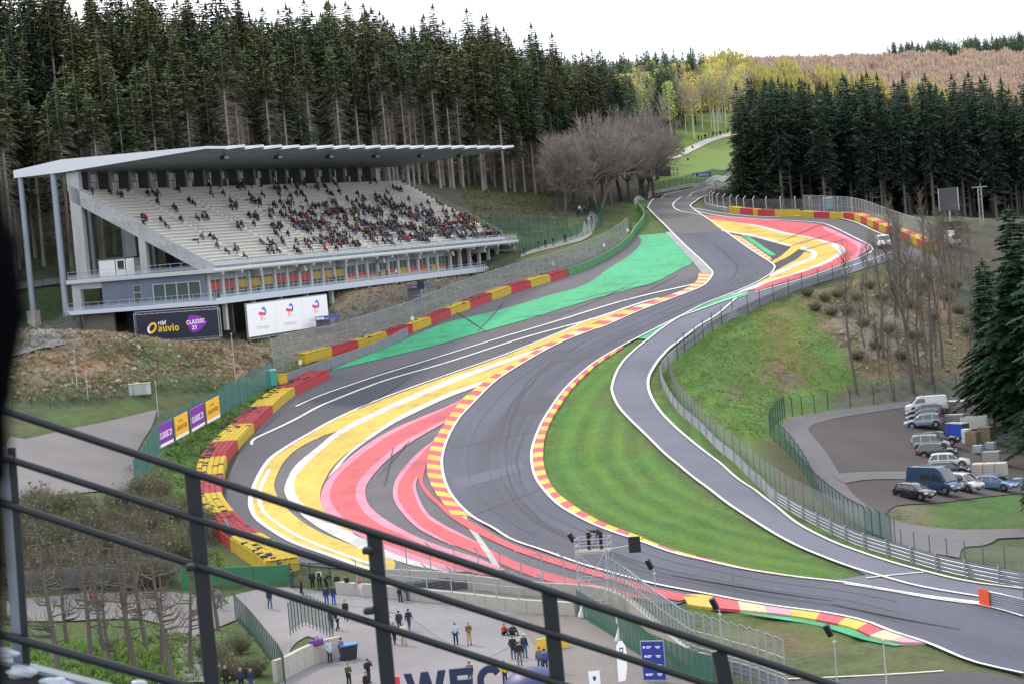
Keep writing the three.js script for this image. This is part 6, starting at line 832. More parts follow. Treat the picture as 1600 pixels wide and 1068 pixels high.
surface('gravel_yard', [10, 690, 40, 686, 100, 672, 160, 660, 210, 648, 245, 640, 236, 668, 222, 690, 210, 716, 208, 742, 212, 766, 150, 768, 90, 774, 10, 780], gravelMat(0.31, 0.29, 0.3), 0.07);
surface('gravel_path', [10, 936, 120, 928, 240, 924, 300, 930, 345, 940, 380, 960, 330, 985, 300, 1000, 320, 1066, 285, 1066, 265, 1010, 250, 975, 150, 968, 10, 968], gravelMat(0.33, 0.315, 0.32), 0.06);
surface('gravel_trap', [640, 915, 700, 918, 760, 925, 830, 933, 900, 938, 950, 946, 1000, 990, 1040, 1026, 1066, 1052, 1010, 1026, 960, 990, 905, 956, 850, 952, 800, 949, 752, 943, 700, 937, 640, 930], gravelMat(0.25, 0.225, 0.195), 0.05);
surface('spectator_path', [922, 330, 935, 330, 932, 350, 918, 372, 880, 384, 840, 394, 815, 402, 818, 396, 870, 378, 905, 366, 912, 350], asphalt(0.34, 0.33, 0.33), 0.06);
surface('service_road', [0, 560, 60, 545, 120, 522, 150, 505, 148, 497, 110, 508, 50, 526, 0, 540], asphalt(0.22, 0.23, 0.25), 0.06);
surface('service_road', [0, 458, 60, 448, 130, 437, 220, 425, 220, 418, 130, 428, 60, 438, 0, 446], asphalt(0.2, 0.21, 0.23), 0.06);
const meadow = struct('meadow', drape(onGround([1005, 300, 1030, 282, 1048, 250, 1100, 226, 1165, 208, 1180, 272, 1145, 276, 1110, 285, 1060, 298, 1020, 306], true, 2), 0.35, 12), new THREE.MeshStandardMaterial({ color: rgb(0.19, 0.31, 0.045), map: repeated(grit, 9), roughness: 1 }));
surface('footpath', [1038, 250, 1060, 240, 1085, 228, 1110, 218, 1140, 209, 1170, 202, 1170, 208, 1140, 215, 1112, 224, 1090, 235, 1065, 247, 1042, 254], asphalt(0.55, 0.53, 0.5), 0.55, 12);
{ // plaza: cobbles near the camera, smoother concrete by the wall
  const cobMat = gravelMat(0.42, 0.4, 0.425);
  surface('plaza', [350, 934, 400, 922, 450, 918, 530, 926, 620, 934, 700, 942, 752, 948, 800, 954, 850, 958, 902, 961, 960, 994, 1020, 1034, 1110, 1074, 1120, 1110, 380, 1110, 440, 1066, 470, 1044, 510, 1028, 535, 1022, 520, 1008, 480, 994, 455, 1012, 445, 1060, 420, 1024, 395, 990, 372, 962], cobMat, 0.05);
  surface('plaza_strip', [440, 922, 530, 928, 620, 936, 700, 944, 752, 950, 800, 956, 830, 985, 790, 1015, 760, 1030, 690, 1000, 640, 966, 560, 948, 480, 938], asphalt(0.245, 0.24, 0.265), 0.075);
  surface('gravel_strip', [790, 960, 850, 960, 902, 963, 960, 996, 1020, 1036, 1100, 1072, 1080, 1100, 900, 1100, 860, 1050, 830, 1000], gravelMat(0.36, 0.33, 0.325), 0.085);
}

// ---------------------------------------------------------------- vehicles
const GLASS = new THREE.MeshPhysicalMaterial({ color: rgb(0.02, 0.024, 0.028), roughness: 0.06, metalness: 0, clearcoat: 1, clearcoatRoughness: 0.03 }), RIM = M(0.4, 0.4, 0.41, 0.35, { metalness: 0.7 }), LAMP = new THREE.MeshPhysicalMaterial({ color: rgb(0.6, 0.62, 0.65), roughness: 0.1, clearcoat: 1 }), TAIL = M(0.35, 0.015, 0.015, 0.25), TRIM = M(0.018, 0.018, 0.02, 0.7), PLATE = M(0.6, 0.6, 0.58, 0.5);
const carPaint = (r, g, b, metal = 0.25) => new THREE.MeshPhysicalMaterial({ color: rgb(r, g, b), roughness: 0.38, metalness: metal, clearcoat: 1, clearcoatRoughness: 0.06 });
function loft(stations, ring) {                    // skin through rings of equal length; ring(station) -> [[x, y, z], ...] closed
  const rs = stations.map(ring), n = rs[0].length, pos = [], idx = []; rs.forEach((r) => r.forEach((v) => pos.push(...v)));
  for (let i = 0; i + 1 < rs.length; i++) for (let k = 0; k < n; k++) { const a = i * n + k, b = i * n + (k + 1) % n; idx.push(a, b, a + n, b, b + n, a + n); }
  for (const [o, s] of [[0, 1], [(rs.length - 1) * n, -1]]) for (let k = 1; k + 1 < n; k++) s > 0 ? idx.push(o, o + k + 1, o + k) : idx.push(o, o + k, o + k + 1);
  const g = geoFrom(pos, idx); return toCreasedNormals(g, 0.6);
}
// kinds: outlines along the length (x forward): lower body top line, cabin roof line
const CAR = {
  suv: { L: 4.65, W: 1.86, belt: [[-2.3, 0.75], [-2.25, 1.02], [-1.5, 1.08], [0.75, 1.06], [1.5, 1.0], [2.1, 0.9], [2.32, 0.66]], roof: [[-2.1, 1.1], [-1.75, 1.6], [-1.2, 1.68], [0.1, 1.66], [0.55, 1.55], [1.2, 1.06]], wb: [-1.38, 1.42], r: 0.37, sill: 0.3 },
  hatch: { L: 4.25, W: 1.78, belt: [[-2.1, 0.7], [-2.06, 0.98], [-1.4, 1.04], [0.7, 1.0], [1.35, 0.94], [1.95, 0.82], [2.13, 0.58]], roof: [[-1.95, 1.05], [-1.6, 1.5], [-1.0, 1.58], [0.0, 1.55], [0.45, 1.45], [1.15, 1.0]], wb: [-1.3, 1.34], r: 0.34, sill: 0.27 },
  estate: { L: 4.7, W: 1.84, belt: [[-2.33, 0.7], [-2.28, 0.95], [-1.5, 1.0], [0.8, 0.97], [1.5, 0.9], [2.15, 0.78], [2.36, 0.55]], roof: [[-2.2, 1.0], [-1.95, 1.42], [-1.2, 1.52], [0.1, 1.5], [0.55, 1.4], [1.3, 0.96]], wb: [-1.4, 1.42], r: 0.34, sill: 0.26 },
  mpv: { L: 4.45, W: 1.84, belt: [[-2.2, 0.75], [-2.17, 1.08], [-1.5, 1.12], [0.9, 1.08], [1.45, 1.0], [2.05, 0.84], [2.22, 0.6]], roof: [[-2.15, 1.1], [-2.05, 1.72], [-1.3, 1.82], [0.3, 1.78], [0.7, 1.66], [1.4, 1.07]], wb: [-1.35, 1.4], r: 0.34, sill: 0.28 },
  van: { L: 5.3, W: 1.95, belt: [[-2.62, 0.8], [-2.6, 1.15], [-1.5, 1.18], [1.3, 1.16], [1.9, 1.08], [2.45, 0.92], [2.65, 0.6]], roof: [[-2.58, 1.2], [-2.52, 1.86], [-1.9, 1.95], [0.8, 1.95], [1.15, 1.85], [1.9, 1.14]], wb: [-1.6, 1.6], r: 0.35, sill: 0.3, panel: true },
  bigvan: { L: 5.95, W: 2.04, belt: [[-2.95, 0.8], [-2.93, 1.2], [-1.5, 1.22], [1.7, 1.2], [2.2, 1.12], [2.75, 0.98], [2.97, 0.6]], roof: [[-2.92, 1.24], [-2.86, 2.5], [-2.2, 2.65], [0.9, 2.65], [1.3, 2.45], [2.2, 1.2]], wb: [-1.75, 1.95], r: 0.37, sill: 0.32, panel: true },
};
function lineAt(pts, x) { if (x <= pts[0][0]) return pts[0][1]; for (let i = 1; i < pts.length; i++) if (x <= pts[i][0]) return lerp(pts[i - 1][1], pts[i][1], (x - pts[i - 1][0]) / (pts[i][0] - pts[i - 1][0])); return pts[pts.length - 1][1]; }
function vehicle(name, label, category, kind, paintMat, pos, turn, o = {}) {
  const k = CAR[kind], t = thing(name, label, category, pos, turn, o.group), hw = k.W / 2, x0 = k.belt[0][0], x1 = k.belt[k.belt.length - 1][0], xs = [];
  for (let i = 0; i <= 26; i++) xs.push(lerp(x0, x1, i / 26));
  const nose = (x) => 1 - 0.13 * Math.pow(clamp((Math.abs(x) - (x1 - 0.75)) / 0.75, 0, 1), 2) , arch = (x) => { let y = k.sill; for (const w of k.wb) { const d = Math.abs(x - w), R = k.r + 0.07; if (d < R) y = Math.max(y, Math.sqrt(R * R - d * d) + k.r - 0.02); } return y; };
  part(t, 'body', loft(xs, (x) => { const top = lineAt(k.belt, x), w = hw * nose(x), b = Math.min(arch(x), top - 0.12), end = clamp((Math.abs(x) - (x1 - 0.1)) / 0.1, 0, 1) * 0.12; return [[x, b, -w * 0.97], [x, b + 0.1 + end, -w], [x, lerp(b, top, 0.6), -w], [x, top - 0.05, -w * 0.965], [x, top + 0.015, -w * 0.8], [x, top + 0.04, 0], [x, top + 0.015, w * 0.8], [x, top - 0.05, w * 0.965], [x, lerp(b, top, 0.6), w], [x, b + 0.1 + end, w], [x, b, w * 0.97]]; }), paintMat);
  part(t, 'underbody', box(k.L * 0.9, 0.3, k.W * 0.84, 0, k.sill + 0.12, 0), TRIM);
  const cab = (x, inset, drop) => { const y = lineAt(k.roof, x) - drop, b = lineAt(k.belt, x) - 0.06, f = clamp((y - b) / 0.6, 0, 1), wt = hw * (kind.includes('van') ? 0.9 : 0.77) * (1 - 0.03 * f) - inset, wb = hw * 0.955 - inset; return [[x, b, -wb], [x, lerp(b, y, 0.55), -lerp(wb, wt, 0.5)], [x, Math.max(y - 0.07, b), -wt], [x, Math.max(y, b), -wt * 0.82], [x, Math.max(y + 0.02, b), 0], [x, Math.max(y, b), wt * 0.82], [x, Math.max(y - 0.07, b), wt], [x, lerp(b, y, 0.55), lerp(wb, wt, 0.5)], [x, b, wb]]; };
  const ra = k.roof[0][0], rb = k.roof[k.roof.length - 1][0], cx = []; for (let i = 0; i <= 20; i++) cx.push(lerp(ra, rb, i / 20));
  // glasshouse: side and end glass, with pillars and the roof in body colour standing slightly proud
  part(t, 'windows', loft(cx, (x) => cab(x, 0.0, 0.0)), k.panel ? paintMat : GLASS);
  const y1 = k.roof[2][1], roofX = cx.filter((x) => lineAt(k.roof, x) > y1 - 0.17); part(t, 'roof', loft(roofX, (x) => { const y = lineAt(k.roof, x) + 0.012, wt = hw * (kind.includes('van') ? 0.9 : 0.77) + 0.012; return [[x, y - 0.11, -wt - 0.012], [x, y - 0.04, -wt], [x, y, -wt * 0.82], [x, y + 0.022, 0], [x, y, wt * 0.82], [x, y - 0.04, wt], [x, y - 0.11, wt + 0.012]]; }), paintMat);
  const at2 = (x, f, s, out = 0.012) => { const c = cab(x, -out, 0), i = s < 0 ? [0, 1, 2] : [8, 7, 6], a = c[i[0]], b = c[i[1]], d = c[i[2]]; return f < 0.55 ? V(...a).lerp(V(...b), f / 0.55) : V(...b).lerp(V(...d), (f - 0.55) / 0.45); };
  if (k.panel) {
    const front = k.roof[4][0], wx = [[front + 0.04, k.roof[5][0] - 0.14]];
    const ws = loft([0.06, 0.3, 0.6, 0.92], (f) => { const x = lerp(k.roof[5][0], front, f) + 0.02, y = lineAt(k.belt, x) < lerp(k.roof[5][1], k.roof[4][1], f) ? lerp(k.roof[5][1], k.roof[4][1], f) : lineAt(k.belt, x) + 0.02, w = hw * lerp(0.86, 0.78, f); return [[x, y, -w], [x + 0.03, y + 0.01, 0], [x, y, w], [x - 0.08, y - 0.03, w], [x - 0.06, y - 0.03, -w]]; }); part(t, 'windscreen', ws, GLASS);
    for (const s of [-1, 1]) { const q = [[front - 1.0, 0.16], [front + 0.42, 0.16], [front - 0.05, 0.82], [front - 0.9, 0.82]].map(([x, f]) => at2(x, f * (kind === 'bigvan' ? 0.62 : 0.95), s, 0.02)); const g = geoFrom(q.flatMap((v) => v.toArray()), s < 0 ? [0, 2, 1, 0, 3, 2] : [0, 1, 2, 0, 2, 3]); part(t, 'side_window', g, GLASS); if (o.midWindow) { const q2 = [[front - 2.35, 0.2], [front - 1.2, 0.2], [front - 1.2, 0.8], [front - 2.35, 0.8]].map(([x, f]) => at2(x, f * 0.62, s, 0.02)); part(t, 'side_window', geoFrom(q2.flatMap((v) => v.toArray()), s < 0 ? [0, 2, 1, 0, 3, 2] : [0, 1, 2, 0, 2, 3]), GLASS); } }
    part(t, 'rear_window', [box(0.03, 0.45, 0.62, x0 - 0.005, lerp(k.belt[1][1], y1, 0.45), -0.4), box(0.03, 0.45, 0.62, x0 - 0.005, lerp(k.belt[1][1], y1, 0.45), 0.4)], GLASS);
  } else {
    const pil = (xb, xt, s, w) => { const a = at2(xb, 0.03, s), b = at2(xt, 0.98, s); return bar(a, b, w, 0.03); };
    for (const s of [-1, 1]) for (const g of [bar(at2(k.roof[5][0] - 0.06, 0.4, s), at2(k.roof[4][0], 0.98, s), 0.07, 0.05), pil(0.02, -0.05, s, 0.1), pil(-1.05, -1.05, s, 0.1), bar(at2(k.roof[0][0] + 0.08, 0.1, s), at2(k.roof[1][0] + 0.05, 0.9, s), 0.16, 0.05)]) part(t, 'pillar', g, o.blackPillars ? TRIM : paintMat);
  }
  for (const x of k.wb) for (const s of [-1, 1]) {
    const tyre = new THREE.TorusGeometry(k.r - 0.09, 0.1, 8, 22); tyre.scale(1, 1, 1.15); const w = new THREE.Group(); w.name = 'wheel'; w.position.set(x, k.r, s * (hw - 0.13)); t.add(w); part(w, 'tyre', tyre, RUBBER); const d = new THREE.CylinderGeometry(k.r - 0.12, k.r - 0.12, 0.16, 18); d.rotateX(Math.PI / 2); part(w, 'rim', d, o.darkRims ? M(0.05, 0.05, 0.05, 0.4) : RIM); const sp = []; for (let q = 0; q < 5; q++) { const a = q * 1.2566; sp.push(box(0.05, k.r - 0.15, 0.03, 0, (k.r - 0.15) / 2, s * 0.085).rotateZ(a)); } part(w, 'spokes', sp, o.darkRims ? RIM : M(0.1, 0.1, 0.1, 0.5)); const arc = new THREE.CylinderGeometry(k.r + 0.05, k.r + 0.05, 0.12, 18); arc.rotateX(Math.PI / 2); part(w, 'wheel_well', arc.translate(0, 0, -s * 0.14), TRIM);
  }
  const fy = lerp(k.sill, k.belt[k.belt.length - 1][1], 0.9);
  for (const s of [-1, 1]) { part(t, 'headlight', rbox(0.34, 0.17, 0.4, x1 - 0.24, k.belt[k.belt.length - 2][1] - 0.16, s * (hw * 0.74), 0.06, s * -0.35), LAMP); part(t, 'tail_light', rbox(0.12, k.panel ? 0.6 : 0.32, 0.22, x0 + 0.06, k.belt[1][1] - (k.panel ? 0.1 : 0.12), s * (hw * 0.84), 0.03), TAIL); part(t, 'mirror', rbox(0.12, 0.16, 0.22, k.roof[5][0] - 0.38, lineAt(k.belt, k.roof[5][0] - 0.4) + 0.12, s * (hw + 0.1), 0.04), o.blackMirrors ? TRIM : paintMat); part(t, 'door_handle', rbox(0.16, 0.03, 0.03, -0.1, lineAt(k.belt, 0) - 0.16, s * (hw + 0.008), 0.01), k.panel ? TRIM : RIM); part(t, 'sill', box(k.wb[1] - k.wb[0] - 0.9, 0.1, 0.06, (k.wb[0] + k.wb[1]) / 2, k.sill + 0.04, s * (hw - 0.02)), TRIM); }
  part(t, 'grille', rbox(0.08, 0.26, k.W * 0.46, x1 - 0.03, fy - 0.14, 0, 0.03), TRIM); part(t, 'bumper', rbox(0.26, 0.2, k.W * 0.86, x1 - 0.12, k.sill + 0.12, 0, 0.06), o.silverBumper ? RIM : TRIM); part(t, 'bumper', rbox(0.22, 0.24, k.W * 0.9, x0 + 0.08, k.sill + 0.16, 0, 0.06), TRIM);
  part(t, 'number_plate', box(0.02, 0.11, 0.5, x1 + 0.016, k.sill + 0.22, 0), PLATE); part(t, 'number_plate', box(0.02, 0.11, 0.5, x0 - 0.04, k.sill + 0.4, 0), PLATE);
  if (o.rails) for (const s of [-1, 1]) part(t, 'roof_rail', bar(V(k.roof[1][0] + 0.2, y1 + 0.07, s * hw * 0.68), V(0.1, y1 + 0.06, s * hw * 0.68), 0.04, 0.04), RIM);
  if (o.rack) for (const x of [-1.6, 0.3]) part(t, 'roof_bar', bar(V(x, y1 + 0.12, -hw * 0.8), V(x, y1 + 0.12, hw * 0.8), 0.05, 0.04), TRIM);
  t.scale.setScalar(1.1); return t;
}
// where the middle of a car stands, from the pixel of its ground centre
const carAt = (px, py) => { const p = hit(px, py); return [p.x, p.y + 0.05, p.z]; };
const G_CAR = 'cars in the gravel car park';
vehicle('van', 'white panel van at the back of the car park, nearest the trees', 'van', 'van', carPaint(0.6, 0.61, 0.63, 0), carAt(1449, 643), Math.PI - 0.12, { group: G_CAR, rack: true });
vehicle('car', 'dark blue estate car directly in front of the white van', 'car', 'estate', carPaint(0.03, 0.045, 0.08), carAt(1446, 651), Math.PI - 0.16, { group: G_CAR, rails: true });
vehicle('car', 'dark estate car between the blue estate and the silver blue off-roader', 'car', 'hatch', carPaint(0.06, 0.075, 0.095), carAt(1444, 659), Math.PI - 0.16, { group: G_CAR });
vehicle('car', 'silver blue off-roader parked broadside, last of the back row', 'car', 'suv', carPaint(0.2, 0.255, 0.32, 0.5), carAt(1444, 668), Math.PI - 0.14, { group: G_CAR, rails: true });
vehicle('car', 'black car almost hidden behind the grey people carrier', 'car', 'suv', carPaint(0.012, 0.013, 0.015), carAt(1468, 696), -0.16, { group: G_CAR, darkRims: true });
vehicle('car', 'grey people carrier with dark side windows, middle row', 'car', 'mpv', carPaint(0.26, 0.27, 0.28, 0.5), carAt(1455, 703), -0.16, { group: G_CAR, rails: true });
vehicle('car', 'dark grey off-roader in front of the grey people carrier', 'car', 'suv', carPaint(0.035, 0.042, 0.055, 0.4), carAt(1464, 715), -0.17, { group: G_CAR, rails: true });
vehicle('car', 'pale silver hatchback in the front of the middle row', 'car', 'suv', carPaint(0.5, 0.52, 0.54, 0.3), carAt(1483, 731), -0.2, { group: G_CAR });
vehicle('car', 'black estate car beside the pale silver hatchback', 'car', 'estate', carPaint(0.014, 0.017, 0.024), carAt(1482, 743), -0.19, { group: G_CAR });
vehicle('van', 'tall dark blue van in the front row', 'van', 'bigvan', carPaint(0.02, 0.055, 0.13, 0.3), carAt(1462, 769), -0.86, { group: G_CAR, midWindow: true, blackMirrors: true });
vehicle('car', 'silver boxy car right of the tall blue van', 'car', 'mpv', carPaint(0.42, 0.42, 0.43, 0.4), carAt(1506, 766), -0.95, { group: G_CAR, darkRims: true });
vehicle('car', 'light blue estate car at the right end of the front row', 'car', 'estate', carPaint(0.13, 0.24, 0.4, 0.4), carAt(1556, 765), -0.72, { group: G_CAR, rails: true });
vehicle('car', 'small black off-roader nearest the road, in front of the blue van', 'car', 'hatch', carPaint(0.009, 0.01, 0.013, 0.1), carAt(1430, 779), -0.84, { group: G_CAR });
{ const p = hit(1381, 387, 300); vehicle('van', 'white van standing on the far run-off beside the red and yellow barrier', 'van', 'van', carPaint(0.62, 0.62, 0.63, 0), [p.x, p.y + 0.08, p.z], -1.66, { blackMirrors: true }); }

// ---------------------------------------------------------------- crates and containers beside the cars
{
  const wood = new THREE.MeshStandardMaterial({ color: rgb(0.34, 0.27, 0.19), map: repeated(wallTex, 2), roughness: 0.9 }), greyP = M(0.3, 0.32, 0.34, 0.7), whiteP = M(0.6, 0.6, 0.58, 0.6), blueP = M(0.02, 0.07, 0.4, 0.5), tarp = M(0.36, 0.35, 0.32, 0.7);
  const spot = (px, py, name, label, cat, turn = -0.5) => { const p = hit(px, py); return thing(name, label, cat, [p.x, p.y, p.z], turn, null); };
  const slatted = (o, w, h, d, m, step = 0.28) => { for (let y = 0.06; y < h; y += step) for (const s of [-1, 1]) { part(o, 'slat', box(w, step * 0.72, 0.04, 0, y + step * 0.36, s * d / 2), m); part(o, 'slat', box(0.04, step * 0.72, d - 0.06, s * w / 2, y + step * 0.36, 0), m); } for (const a of [-1, 1]) for (const b of [-1, 1]) part(o, 'corner_post', box(0.09, h + 0.02, 0.09, a * (w / 2 - 0.05), h / 2, b * (d / 2 - 0.05)), m); part(o, 'floor', box(w - 0.1, 0.05, d - 0.1, 0, 0.08, 0), m); };
  const tank = (o, m) => { part(o, 'container', rbox(1.1, 0.95, 0.95, 0, 0.68, 0, 0.1), m); part(o, 'pallet', [box(1.2, 0.05, 0.2, 0, 0.15, -0.4), box(1.2, 0.05, 0.2, 0, 0.15, 0), box(1.2, 0.05, 0.2, 0, 0.15, 0.4), box(0.15, 0.12, 1, -0.5, 0.06, 0), box(0.15, 0.12, 1, 0.5, 0.06, 0)], wood); const g = []; for (const y of [0.3, 0.55, 0.8, 1.1]) for (const s of [-1, 1]) g.push(box(1.2, 0.03, 0.03, 0, y, s * 0.52), box(0.03, 0.03, 1.04, s * 0.6, y, 0)); for (let k = -2; k <= 2; k++) for (const s of [-1, 1]) g.push(box(0.03, 0.95, 0.03, k * 0.29, 0.68, s * 0.52), box(0.03, 0.95, 0.03, s * 0.6, 0.68, k * 0.25)); part(o, 'cage', g, STEEL); part(o, 'cap', rod(V(0, 1.15, 0), V(0, 1.22, 0), 0.12, 0.12, 12), TRIM); };
  let o = spot(1495, 648, 'box_trailer', 'grey covered trailer box behind the containers, nearest the road', 'trailer'); part(o, 'body', rbox(2.6, 1.5, 1.7, 0, 1.1, 0, 0.05), tarp); part(o, 'lid', rbox(2.75, 0.12, 1.85, 0, 1.9, 0, 0.04), M(0.5, 0.48, 0.44, 0.6)); for (const s of [-1, 1]) part(o, 'wheel', new THREE.TorusGeometry(0.24, 0.09, 8, 16).translate(0, 0.33, s * 0.9), RUBBER); part(o, 'drawbar', rod(V(1.3, 0.4, 0), V(2.4, 0.4, 0), 0.05, 0.05), STEEL);
  o = spot(1492, 660, 'crate', 'long grey slatted crate next to the covered trailer', 'crate'); slatted(o, 2.6, 1.1, 1.2, greyP); part(o, 'lid', box(2.7, 0.06, 1.3, 0, 1.13, 0), M(0.45, 0.46, 0.46, 0.6));
  o = spot(1524, 670, 'skip_container', 'open white container with ribbed sides near the big spruce', 'container', -0.35); for (const [w, d, x, z] of [[3.4, 0.07, 0, 1], [3.4, 0.07, 0, -1], [0.07, 2.0, -1.67, 0], [0.07, 2.0, 1.67, 0]]) part(o, 'side', box(w, 1.55, d, x, 0.9, z), whiteP); for (let k = -4; k <= 4; k++) for (const s of [-1, 1]) part(o, 'rib', box(0.08, 1.5, 0.07, k * 0.38, 0.88, s * 1.06), whiteP); part(o, 'floor', box(3.3, 0.08, 1.95, 0, 0.16, 0), greyP); for (const s of [-1, 1]) part(o, 'skid', box(3.4, 0.14, 0.14, 0, 0.07, s * 0.7), DARK_STEEL);
  o = spot(1498, 683, 'storage_rack', 'blue panelled rack with a flat grey top, facing the cars', 'rack', -1.0); for (let k = 0; k < 5; k++) part(o, 'blue_panel', box(0.56, 1.7, 0.06, -1.2 + k * 0.6, 0.95, 0.62), blueP); part(o, 'top', box(3.1, 0.1, 1.4, 0, 1.88, 0), M(0.36, 0.37, 0.38, 0.6)); part(o, 'body', box(3, 1.7, 1.2, 0, 0.92, 0), M(0.08, 0.09, 0.1, 0.8));
  o = spot(1512, 693, 'cabinet', 'white upright cabinet at the end of the blue rack', 'cabinet', -1.0); part(o, 'body', rbox(0.9, 1.9, 1.0, 0, 0.98, 0, 0.03), whiteP); part(o, 'door', box(0.8, 1.7, 0.03, 0, 1.0, 0.51), M(0.54, 0.54, 0.54, 0.5)); part(o, 'handle', box(0.03, 0.2, 0.04, 0.3, 1.05, 0.54), TRIM);
  o = spot(1522, 698, 'crate', 'large wooden crate with an open dark front', 'crate', -0.7); slatted(o, 1.5, 2.0, 1.5, wood, 0.25); part(o, 'inside', box(1.3, 1.9, 1.3, 0, 1.0, 0), M(0.06, 0.045, 0.03, 1));
  o = spot(1543, 690, 'crate', 'second wooden crate standing behind the one with the dark front', 'crate', -0.7); slatted(o, 1.7, 1.9, 1.5, wood, 0.25); part(o, 'lid', box(1.8, 0.07, 1.6, 0, 1.93, 0), M(0.25, 0.2, 0.14, 0.9));
  for (const [px, py, l] of [[1530, 709, 'caged liquid tank in front of the wooden crates, left one'], [1549, 704, 'caged liquid tank right of the other one, by the wooden crate']]) { o = spot(px, py, 'liquid_tank', l, 'tank', -0.6); tank(o, M(0.4, 0.47, 0.52, 0.4)); }
  o = spot(1551, 722, 'crate', 'grey lattice crate standing nearest the big spruce', 'crate', -0.4); slatted(o, 2.0, 1.4, 1.3, M(0.38, 0.37, 0.36, 0.8), 0.2); part(o, 'inside', box(1.8, 1.2, 1.1, 0, 0.68, 0), M(0.16, 0.15, 0.15, 0.9)); part(o, 'top_sheet', box(1.9, 0.05, 1.2, 0.05, 1.36, 0), M(0.3, 0.29, 0.29, 0.8));
  o = spot(1548, 745, 'pallet_stack', 'wide stack of pale boxes on pallets beside the blue estate car', 'pallet stack', -0.4); for (let k = 0; k < 3; k++) { part(o, 'carton', rbox(1.28, 1.5, 1.6, -1.35 + k * 1.35, 0.95, 0, 0.03), M(0.43 - 0.03 * k, 0.38, 0.34, 0.8)); part(o, 'pallet', [box(1.2, 0.04, 1.5, -1.35 + k * 1.35, 0.17, 0), box(1.2, 0.13, 0.12, -1.35 + k * 1.35, 0.08, 0.6), box(1.2, 0.13, 0.12, -1.35 + k * 1.35, 0.08, -0.6)], wood); for (let q = 0; q < 4; q++) part(o, 'slat', box(1.2, 0.08, 0.03, -1.35 + k * 1.35, 0.45 + q * 0.33, 0.82), M(0.3, 0.26, 0.22, 0.8)); }
  o = spot(1592, 760, 'barrel', 'blue-grey bin at the right edge of the car park', 'bin', 0); part(o, 'drum', rod(V(0, 0, 0), V(0, 0.95, 0), 0.55, 0.6, 14), M(0.16, 0.22, 0.3, 0.6)); part(o, 'rim', new THREE.TorusGeometry(0.6, 0.04, 6, 20).rotateX(Math.PI / 2).translate(0, 0.95, 0), M(0.1, 0.14, 0.2, 0.6)); part(o, 'lid', rod(V(0, 0.95, 0), V(0, 1.02, 0), 0.58, 0.5, 14), M(0.2, 0.26, 0.33, 0.6));
}

// ---------------------------------------------------------------- people: one continuous body each, meshed from tapered limbs joined by a smooth minimum
const [SKIN, HAIR, TOP, LEGS, SHOES, DARKF] = [0, 1, 2, 3, 4, 5];
function capsule(p, a, b, ra, rb) { const ax = b[0] - a[0], ay = b[1] - a[1], az = b[2] - a[2], px = p[0] - a[0], py = p[1] - a[1], pz = p[2] - a[2], t = clamp((px * ax + py * ay + pz * az) / (ax * ax + ay * ay + az * az + 1e-9), 0, 1); return Math.hypot(px - ax * t, py - ay * t, pz - az * t) - lerp(ra, rb, t); }
function meshField(bones, min, size, cell, k, colour) {
  const res = Math.ceil(size / cell) + 3, mc = new MarchingCubes(res, new THREE.MeshBasicMaterial(), false, false, 60000), h = res / 2; mc.isolation = 0;
  const p = [0, 0, 0], w = (i, c) => min[c] + (i - 1) * cell, D = new Float32Array(res ** 3).fill(1);
  for (const b of bones) {                           // each limb touches only the cells around it
    const pad = Math.max(b[2], b[3]) + k + 2.5 * cell, lo = [0, 1, 2].map((c) => clamp(Math.floor((Math.min(b[0][c], b[1][c]) - pad - min[c]) / cell + 1), 0, res - 1)), hi = [0, 1, 2].map((c) => clamp(Math.ceil((Math.max(b[0][c], b[1][c]) + pad - min[c]) / cell + 1), 0, res - 1));
    for (let z = lo[2]; z <= hi[2]; z++) for (let y = lo[1]; y <= hi[1]; y++) for (let x = lo[0]; x <= hi[0]; x++) { p[0] = w(x, 0); p[1] = w(y, 1); p[2] = w(z, 2); const o = x + y * res + z * res * res, d = D[o], e = capsule(p, b[0], b[1], b[2], b[3]), q = Math.max(k - Math.abs(d - e), 0) / k; D[o] = Math.min(d, e) - q * q * k * 0.25; }
  }
  for (let i = 0; i < D.length; i++) mc.field[i] = -D[i];
  mc.update(); const n = mc.count, pos = new Float32Array(n * 3), nor = new Float32Array(n * 3), id = new Uint8Array(n);
  for (let i = 0; i < n; i++) {
    for (let c = 0; c < 3; c++) { pos[i * 3 + c] = min[c] + (mc.positionArray[i * 3 + c] * h + h - 1) * cell; nor[i * 3 + c] = -mc.normalArray[i * 3 + c]; }
    const q = [pos[i * 3], pos[i * 3 + 1], pos[i * 3 + 2]]; let best = 1e9; for (const b of bones) { const e = capsule(q, b[0], b[1], b[2], b[3]); if (e < best) { best = e; id[i] = b[4]; } } if (colour) id[i] = colour(q, id[i]);
  }
  // outward normals
  let s = 0; for (let i = 0; i + 2 < n; i += 3) { const v = [0, 1, 2].map((j) => V(pos[(i + j) * 3], pos[(i + j) * 3 + 1], pos[(i + j) * 3 + 2])), f = v[1].clone().sub(v[0]).cross(v[2].clone().sub(v[0])); s += f.dot(v[0].clone().sub(V(...min).addScalar(size / 2))); }
  if (s < 0) for (let i = 0; i + 2 < n; i += 3) for (let c = 0; c < 3; c++) { let t = pos[(i + 1) * 3 + c]; pos[(i + 1) * 3 + c] = pos[(i + 2) * 3 + c]; pos[(i + 2) * 3 + c] = t; if (c === 0) { const u = id[i + 1]; id[i + 1] = id[i + 2]; id[i + 2] = u; } }
  return { pos, id };
}
